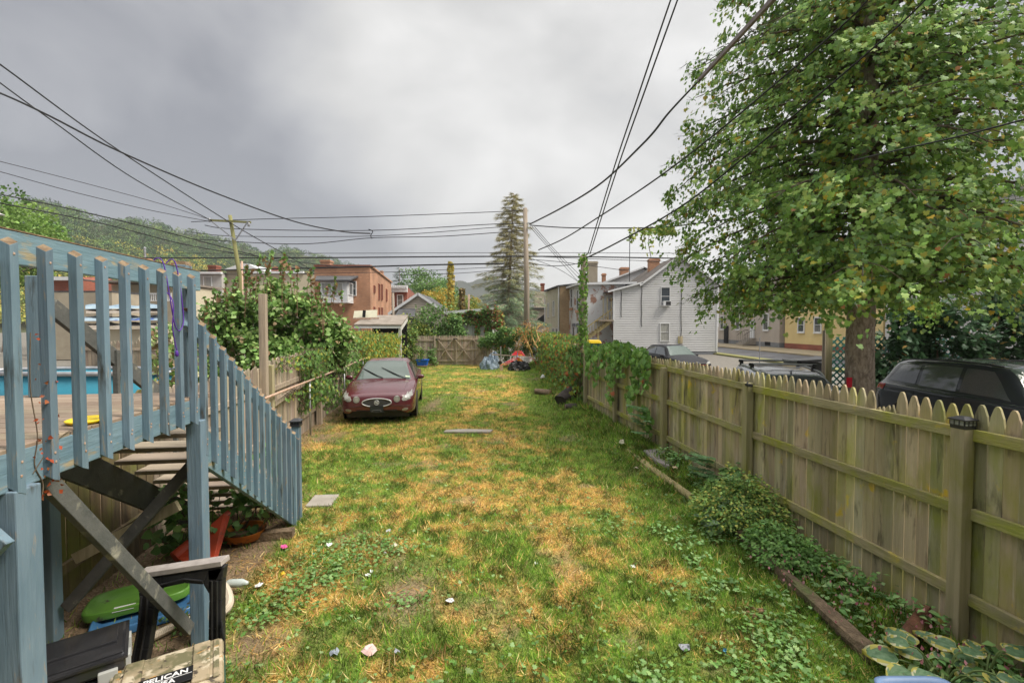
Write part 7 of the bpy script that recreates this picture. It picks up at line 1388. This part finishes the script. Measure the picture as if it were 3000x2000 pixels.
# junk pile
Yj = 26.5
def J(px, py, Y=Yj): return W(px, py, Y)
gt = make('grey_blue_tarp', (.22, .28, .34), (.15, .20, .26), 3, rough=.5, bump=.8, bscale=5, bdist=.1); bk = make('black_bag', (.014, .014, .016), rough=.25, bump=.9, bscale=6, bdist=.08)
def heap(name, label, px, py, w, h, d, mat, cat, Y=Yj, seed=0, base=None):
    c = J(px, py, Y); r_ = np.random.default_rng(seed); n1, n2 = 22, 10
    def f(a, b):
        t = 2*math.pi*a; e = b*math.pi/2; q = 1+.22*math.sin(5*t+seed)*math.sin(2*e)+.12*math.sin(9*t+e*7); return (c.x+w/2*math.cos(t)*math.cos(e)*q, Y+d/2*math.sin(t)*math.cos(e)*q, max(-.02, (base or 0)+h*math.sin(e)*q))
    return tag(MB().grid(f, n1, n2).build(name, mat, smooth=False), label, cat)
heap('tarpaulin', 'crumpled grey blue tarpaulin spilling off the junk pile by the gate', 1432, 1055, .95, .62, .9, gt, 'tarpaulin', seed=3); heap('tarpaulin_heap', 'upper fold of grey blue tarpaulin on the junk pile', 1447, 1040, .62, .85, .7, gt, 'tarpaulin', 27, seed=5)
heap('black_bags', 'heap of black plastic sheeting on the junk pile', 1520, 1072, 1.15, .48, .8, bk, 'plastic sheeting', 25.6, 7); heap('orange_toy', 'orange and yellow plastic toy on the junk pile', 1522, 1055, .5, .72, .5, make('orange_toy_plastic', (.75, .30, .03), rough=.4), 'toy', 26.6, 2)
redp = make('red_paint', (.52, .02, .03), rough=.35); wb = thing('wheelbarrow', 'red wheelbarrow tub overturned at the back of the junk pile', 'wheelbarrow', (J(1515, 1045).x, 27, 0)); c = J(1517, 1035, 27.2)
MB().hexa([(c.x-.42, 26.9, c.z-.12), (c.x+.45, 26.9, c.z-.14), (c.x+.35, 27.5, c.z-.12), (c.x-.32, 27.5, c.z-.12), (c.x-.15, 27.0, c.z+.14), (c.x+.22, 27.0, c.z+.16), (c.x+.15, 27.4, c.z+.14), (c.x-.10, 27.4, c.z+.14)]).build('tub', redp, wb, bevel=.03); MB().tube([(c.x+.3, 27, c.z-.1), (c.x+.9, 26.7, c.z-.3), (c.x+1.2, 26.6, .05)], .02, 6).build('handle', redp, wb)
m = MB(); m.beam(J(1440, 1038), J(1552, 1045), .14, .05); m.beam(J(1480, 1068, 25.9), J(1555, 1060, 25.9), .05, .04); tag(m.build('boards', M['tread']), 'boards lying across the junk pile', 'boards')
m = MB(); m.beam(J(1510, 1083, 25.4), J(1530, 1083, 25.4), .3, .10); tag(m.build('wood_block', M['tread'], bevel=.01), 'pale wooden block in front of the black plastic sheeting', 'block')
m = MB()
for i in range(7): m.tube([J(1515+i*3, 1044+i*2, 26), J(1552, 1046+i*3, 26)], .012, 5)
tag(m.build('white_sticks', M['trim']), 'bundle of white sticks poking out of the junk pile', 'sticks')
ht = thing('hand_truck', 'red tubular hand truck with a small wheel in front of the junk pile', 'hand truck', (J(1475, 1075, 25.3).x, 25.3, 0)); m = MB()
for o in (0, .22): m.tube([J(1466, 1071, 25.3)+Vector((o, .1, 0)), J(1495, 1055, 25.5)+Vector((o, .1, 0)), J(1507, 1048, 25.6)+Vector((o, .1, 0))], .02, 6)
m.tube([J(1480, 1063, 25.4), J(1492, 1056, 25.5)+Vector((.2, .1, 0))], .018, 6); m.build('frame', redp, ht); MB().cbox(J(1469, 1078, 25.2), (.16, .06, .26)).build('toe_plate', M['rust'], ht)
q = J(1465, 1062, 25.2); MB().lathe([(0, -.03), (.10, -.03), (.11, 0), (.10, .03), (0, .03)], n=16, M=Matrix.Translation(q) @ Matrix.Rotation(1.57, 4, 'X')).build('wheel', tyre_m, ht)
m = MB(); m.tube([J(1467, 1060, 26), J(1467, 1015, 26)], .035, 6); tag(m.build('grey_post', M['metal']), 'short thin grey post standing in the junk pile', 'post'); m = MB().tube([J(1513, 1057, 26), J(1519, 1018, 26.2)], .02, 6); tag(m.build('blue_pole', bp_), 'thin blue pole standing in the junk pile', 'pole')
# green lattice fence, bins and objects beyond the right fence
lt = thing('lattice_fence', 'green painted lattice fence with a square wooden post beside the spruce trunk', 'fence', (9.5, 14, 0)); m = MB(); xa2, xb2 = xat(2440, 14), 13.5
for i in range(46):
    x = xa2-1.9+.20*i
    for sg in (-1, 1):
        a = Vector((x, 14+.015*sg, .2)); b = Vector((x+1.9*1.0, 14+.015*sg, 2.1)) if sg > 0 else Vector((x+1.9, 14-.015, .2)); a2 = a if sg > 0 else Vector((x, 14-.015, 2.1))
        t0 = max(0, (xa2-a2.x)/(b.x-a2.x)); t1 = min(1, (xb2-a2.x)/(b.x-a2.x))
        if t1 > t0: m.beam(a2.lerp(b, t0), a2.lerp(b, t1), .045, .012, NY) if False else m.beam(a2.lerp(b, t0), a2.lerp(b, t1), .012, .045, (0, 0, 1))
m.build('lattice', make('green_lattice_paint', (.10, .36, .32), (.08, .26, .24), 4, layers=[((.40, .36, .30), 5, (1, 1, 1), .56, .64)], rough=.7), lt); MB().cbox((xat(2430, 13.9), 13.95, 1.15), (.18, .14, 2.5)).build('post', M['post'], lt); MB().tube([(xat(2415, 13.8), 13.8, 0), (xat(2415, 13.8), 13.8, 2.3)], .045, 8).build('pipe', M['pole'], lt)
wbn = thing('wheelie_bin', 'black wheeled rubbish bin with its lid up behind the estate car', 'bin', (xat(2360, 18), 18, 0)); xA2, xB2 = xat(2310, 18), xat(2408, 18)
MB().hexa([(xA2+.15, 17.7, .0), (xB2-.2, 17.7, .0), (xB2-.2, 18.3, .0), (xA2+.15, 18.3, .0), (xA2+.05, 17.6, 1.05), (xB2-.1, 17.6, 1.05), (xB2-.1, 18.4, 1.05), (xA2+.05, 18.4, 1.05)]).build('body', blackp, wbn, bevel=.02); MB().prism([(xA2, 17.5, 1.07), (xB2-.1, 17.5, 1.10), (xB2+.05, 17.5, 1.27), (xB2-.25, 17.5, 1.20), (xA2, 17.5, 1.14)], (0, .9, 0)).build('lid', blackp, wbn, bevel=.01)
for s_ in (17.75, 18.25): MB().lathe([(0, -.03), (.11, -.03), (.11, .03), (0, .03)], n=14, M=Matrix.Translation((xB2-.15, s_, .11)) @ Matrix.Rotation(1.57, 4, 'X')).build('wheel', tyre_m, wbn)
tag(MB().cbox(W(2488, 1120, 9.35), (.13, .01, .20), .2).build('red_cloth', make('red_cloth', (.60, .01, .03), rough=.7)), 'small red flag hanging on the spruce trunk above the estate car', 'cloth')
gb_ = thing('recycling_bin', 'green bin with a yellow lid behind the vine wrapped post', 'bin', (xat(1741, 24), 24, 0)); c = xat(1741, 24); MB().hexa([(c-.26, 23.8, 0), (c+.26, 23.8, 0), (c+.26, 24.3, 0), (c-.26, 24.3, 0), (c-.31, 23.7, 1.55), (c+.31, 23.7, 1.55), (c+.31, 24.35, 1.55), (c-.31, 24.35, 1.55)]).build('body', make('green_bin', (.03, .13, .11), rough=.5), gb_)
MB().hexa([(c-.34, 23.65, 1.55), (c+.34, 23.65, 1.55), (c+.34, 24.4, 1.55), (c-.34, 24.4, 1.55), (c-.30, 23.7, 1.72), (c+.25, 23.7, 1.72), (c+.25, 24.3, 1.72), (c-.3, 24.3, 1.72)]).build('lid', make('yellow_lid', (.72, .50, .02), rough=.4), gb_, bevel=.03)
tag(MB().tube([(xat(2227, 30), 30, 0), (xat(2227, 30), 30, zat(988, 30))], .03, 6).build('sign_post', M['metal']), 'thin bare metal post standing at the roadside', 'post')
av = thing('roof_aerial', 'thin television aerial mast rising above the brown roof', 'aerial', (xat(1843, 47), 47, 6)); q = xat(1843, 47); MB().tube([(q, 47, 6.0), (q, 47, zat(690, 47))], .035, 6).build('mast', M['cable'], av); m = MB()
for k in range(4): m.tube([(q-.1, 47, zat(690+4*k, 47)), (q+.35, 46.8, zat(688+4*k, 47))], .018, 5)
m.build('elements', M['metal'], av)
# pool, tarpaulin shed and far fence seen through the railing
pool = thing('swimming_pool', 'turquoise above ground pool with a grey rim seen through the deck railing', 'pool', (-11.0, 12.2, 0)); MB().lathe([(2.62, 0), (2.62, 1.22)], n=48, M=Matrix.Translation((-11.0, 12.2, 0)) @ Matrix.Diagonal((1, .3, 1, 1))).build('wall', make('turquoise_liner', (.05, .30, .42), rough=.4), pool, smooth=True)
MB().tube([(-11+2.66*math.cos(a), 12.2+.80*math.sin(a), 1.26) for a in [2*math.pi*i/48 for i in range(49)]], .06, 8).build('rim', M['metal'], pool, smooth=True); MB().lathe([(0, 1.0), (2.6, 1.0)], n=40, M=Matrix.Translation((-11, 12.2, 0)) @ Matrix.Diagonal((1, .3, 1, 1))).build('water', make('pool_water', (.04, .20, .26), rough=.05), pool)
fn = thing('far_fence', 'old grey picket fence beyond the pool seen through the railing', 'fence', (-16, 19, 0)); m = MB(); picket_run(m, (xat(225, 19), 19, 0), (xat(700, 19), 19, 0), .14, .13, 0, (1.85, 1.85), .02, Vector((0, -1, 0)), .15, .05, .6, 1.1); m.build('board_panel', M['grey_fence'], fn); MB().beam((xat(225, 19), 18.96, 1.5), (xat(700, 19), 18.96, 1.5), .04, .1).build('rail', M['grey_fence'], fn)
ts = thing('tarpaulin_shed', 'ramshackle shed with a roof of blue and grey tarpaulins seen through the railing', 'shed', (xat(370, 25), 26, 0)); m = MB(); m.box(xat(322, 25), xat(410, 25), 25, 28, 0, zat(957, 25)); m.build('wall', M['cream_siding'], ts)
for i, (pa, ya, pb2, yb, mt) in enumerate(((250, 965, 470, 945, 'grey_roof'), (248, 940, 470, 925, 'trim'), (252, 918, 475, 905, 'grey_roof'), (250, 905, 478, 893, 'tarp'))):
    if mt == 'tarp': M['tarp'] = make('pale_blue_tarp', (.32, .42, .48), (.20, .30, .40), 1.5, rough=.4, bump=.5, bscale=2, bdist=.08)
    a = W(pa, ya, 24.6+i*.8); b = W(pb2, ya-2, 24.6+i*.8); c2 = W(pb2, yb, 26.2+i*.8); d2 = W(pa, yb, 26.2+i*.8); m = MB(); m.grid(lambda s_, t_: tuple((a.lerp(b, s_)).lerp(d2.lerp(c2, s_), t_)+Vector((0, 0, .06*math.sin(s_*17+i)*math.sin(t_*5)))), 24, 5); m.build('roof_sheet', M[mt] if i != 1 else make('blue_tarp', (.30, .40, .48), (.03, .08, .32), .9, (1, 1, 1), .5, .56, rough=.4), ts)
tag(MB().prism([W(415, 970, 22), W(440, 957, 22), W(410, 1030, 22), W(385, 1035, 22)], (0, .05, 0)).build('loose_board', M['cream_siding']), 'cream board leaning at the corner of the tarpaulin shed', 'board')
# lamp at far left, ground tub at the bottom right, hosta
tag(MB().lathe([(0, .12), (.06, .10), (.35, 0), (.38, -.03), (0, -.03)], (xat(2, 30), 30, zat(627, 30)), 16).build('street_lamp_head', M['trim'], smooth=True), 'white lamp head at the left edge in front of the light green tree', 'lamp')
tb = MB(); c = Vector((2.44, 2.66, 0)); n_ = 40
def rr_(t, w, d, e=.35): return (math.copysign(abs(math.cos(t))**e, math.cos(t))*w, math.copysign(abs(math.sin(t))**e, math.sin(t))*d)
vs = []; 
for (w, d, z) in ((.17, .13, .02), (.20, .15, .24), (.235, .185, .25), (.235, .185, .265), (.205, .155, .268), (.19, .14, .22), (.17, .12, .05)): vs += [(c.x+rr_(2*math.pi*i/n_, w, d)[0], c.y+rr_(2*math.pi*i/n_, w, d)[1], z) for i in range(n_)]
tb.add(vs, [(k*n_+i, k*n_+(i+1) % n_, (k+1)*n_+(i+1) % n_, (k+1)*n_+i) for k in range(6) for i in range(n_)]+[tuple(6*n_+i for i in range(n_))]); tag(tb.build('plastic_tub', make('dusty_blue_plastic', (.20, .30, .50), (.16, .25, .42), 6, rough=.45), smooth=True), 'dusty blue plastic tub with rounded rim at the bottom edge among the hostas', 'tub')
def hosta(name, label, cx, cy, n, s, parent=None):
    root = thing(name, label, 'plant', (cx, cy, 0)); m = MB(); st = MB()
    for i in range(n):
        a = i*2.4+random.uniform(-.3, .3); l = random.uniform(.7, 1.1)*s; ra = random.uniform(.3, 1.0)*.27; bx, by, bz = cx+math.cos(a)*ra, cy+math.sin(a)*ra, random.uniform(.10, .27); tilt = random.uniform(-.1, .5); d = Vector((math.cos(a), math.sin(a), 0)); sd_ = Vector((-d.y, d.x, 0)); roll = random.uniform(-.35, .35); gx, gy = 6, 8; P = []
        st.tube(catmull([(cx, cy, 0), (cx+math.cos(a)*ra*.6, cy+math.sin(a)*ra*.6, bz*.9), (bx, by, bz)], 3), .007, 5)
        b0 = len(m.v)
        for u in range(gx*2+1):
            for v in range(gy+1):
                f = v/gy; w = .40*l*(math.sin(math.pi*min(1, f**.62*1.0))**.75 if 0 < f < 1 else 0); q = (u-gx)/gx; x = q*w; zz = -.55*l*tilt*f*f+.22*abs(x)+.02*math.sin(q*9+f*5)*f-.10*l*abs(q)**2*.3+x*roll; p_ = Vector((bx, by, bz))+d*(l*f-.0)+sd_*x+Vector((0, 0, zz)); m.v.append(tuple(p_))
        brown = random.random() < .05
        for u in range(gx*2):
            for v in range(gy):
                e = max(abs(u+.5-gx)/gx, 0); edge = e > .68+.1*math.sin(v*2+i) or (v == gy-1); c_ = (.55, .50, .12) if edge else random.choice(((.16, .27, .14), (.19, .31, .17), (.13, .24, .12)))
                if edge and random.random() < .3: c_ = (.62, .60, .38)
                if brown and v > 4: c_ = (.42, .22, .06)
                A_ = b0+u*(gy+1)+v; m.f.append([A_, A_+1, A_+gy+2, A_+gy+1]); m.c.append(c_); m.m.append(0)
    m.build('leaves', M['leaf'], root, smooth=True); st.build('stalks', bpy.data.materials['green_stem'], root)
hosta('hosta', 'large hosta with yellow edged leaves at the bottom right corner', 2.86, 3.05, 17, .20); hosta('hosta', 'smaller hosta clump at the right edge under the nearest post', 3.22, 3.12, 9, .20)
# ================================================================== AIR
hz = MB().box(-2600, 2600, -310, 4100, -1.1, 190).build('haze', M['dark'])
tag(hz, kind='stuff'); hm = bpy.data.materials.new('haze_air'); hm.use_nodes = True; t = hm.node_tree; t.nodes.clear(); o = t.nodes.new('ShaderNodeOutputMaterial'); v = t.nodes.new('ShaderNodeVolumePrincipled'); v.inputs['Density'].default_value = .00028; v.inputs['Color'].default_value = (.92, .94, .97, 1); v.inputs['Anisotropy'].default_value = .2; t.links.new(v.outputs[0], o.inputs['Volume']); hz.data.materials.clear(); hz.data.materials.append(hm)
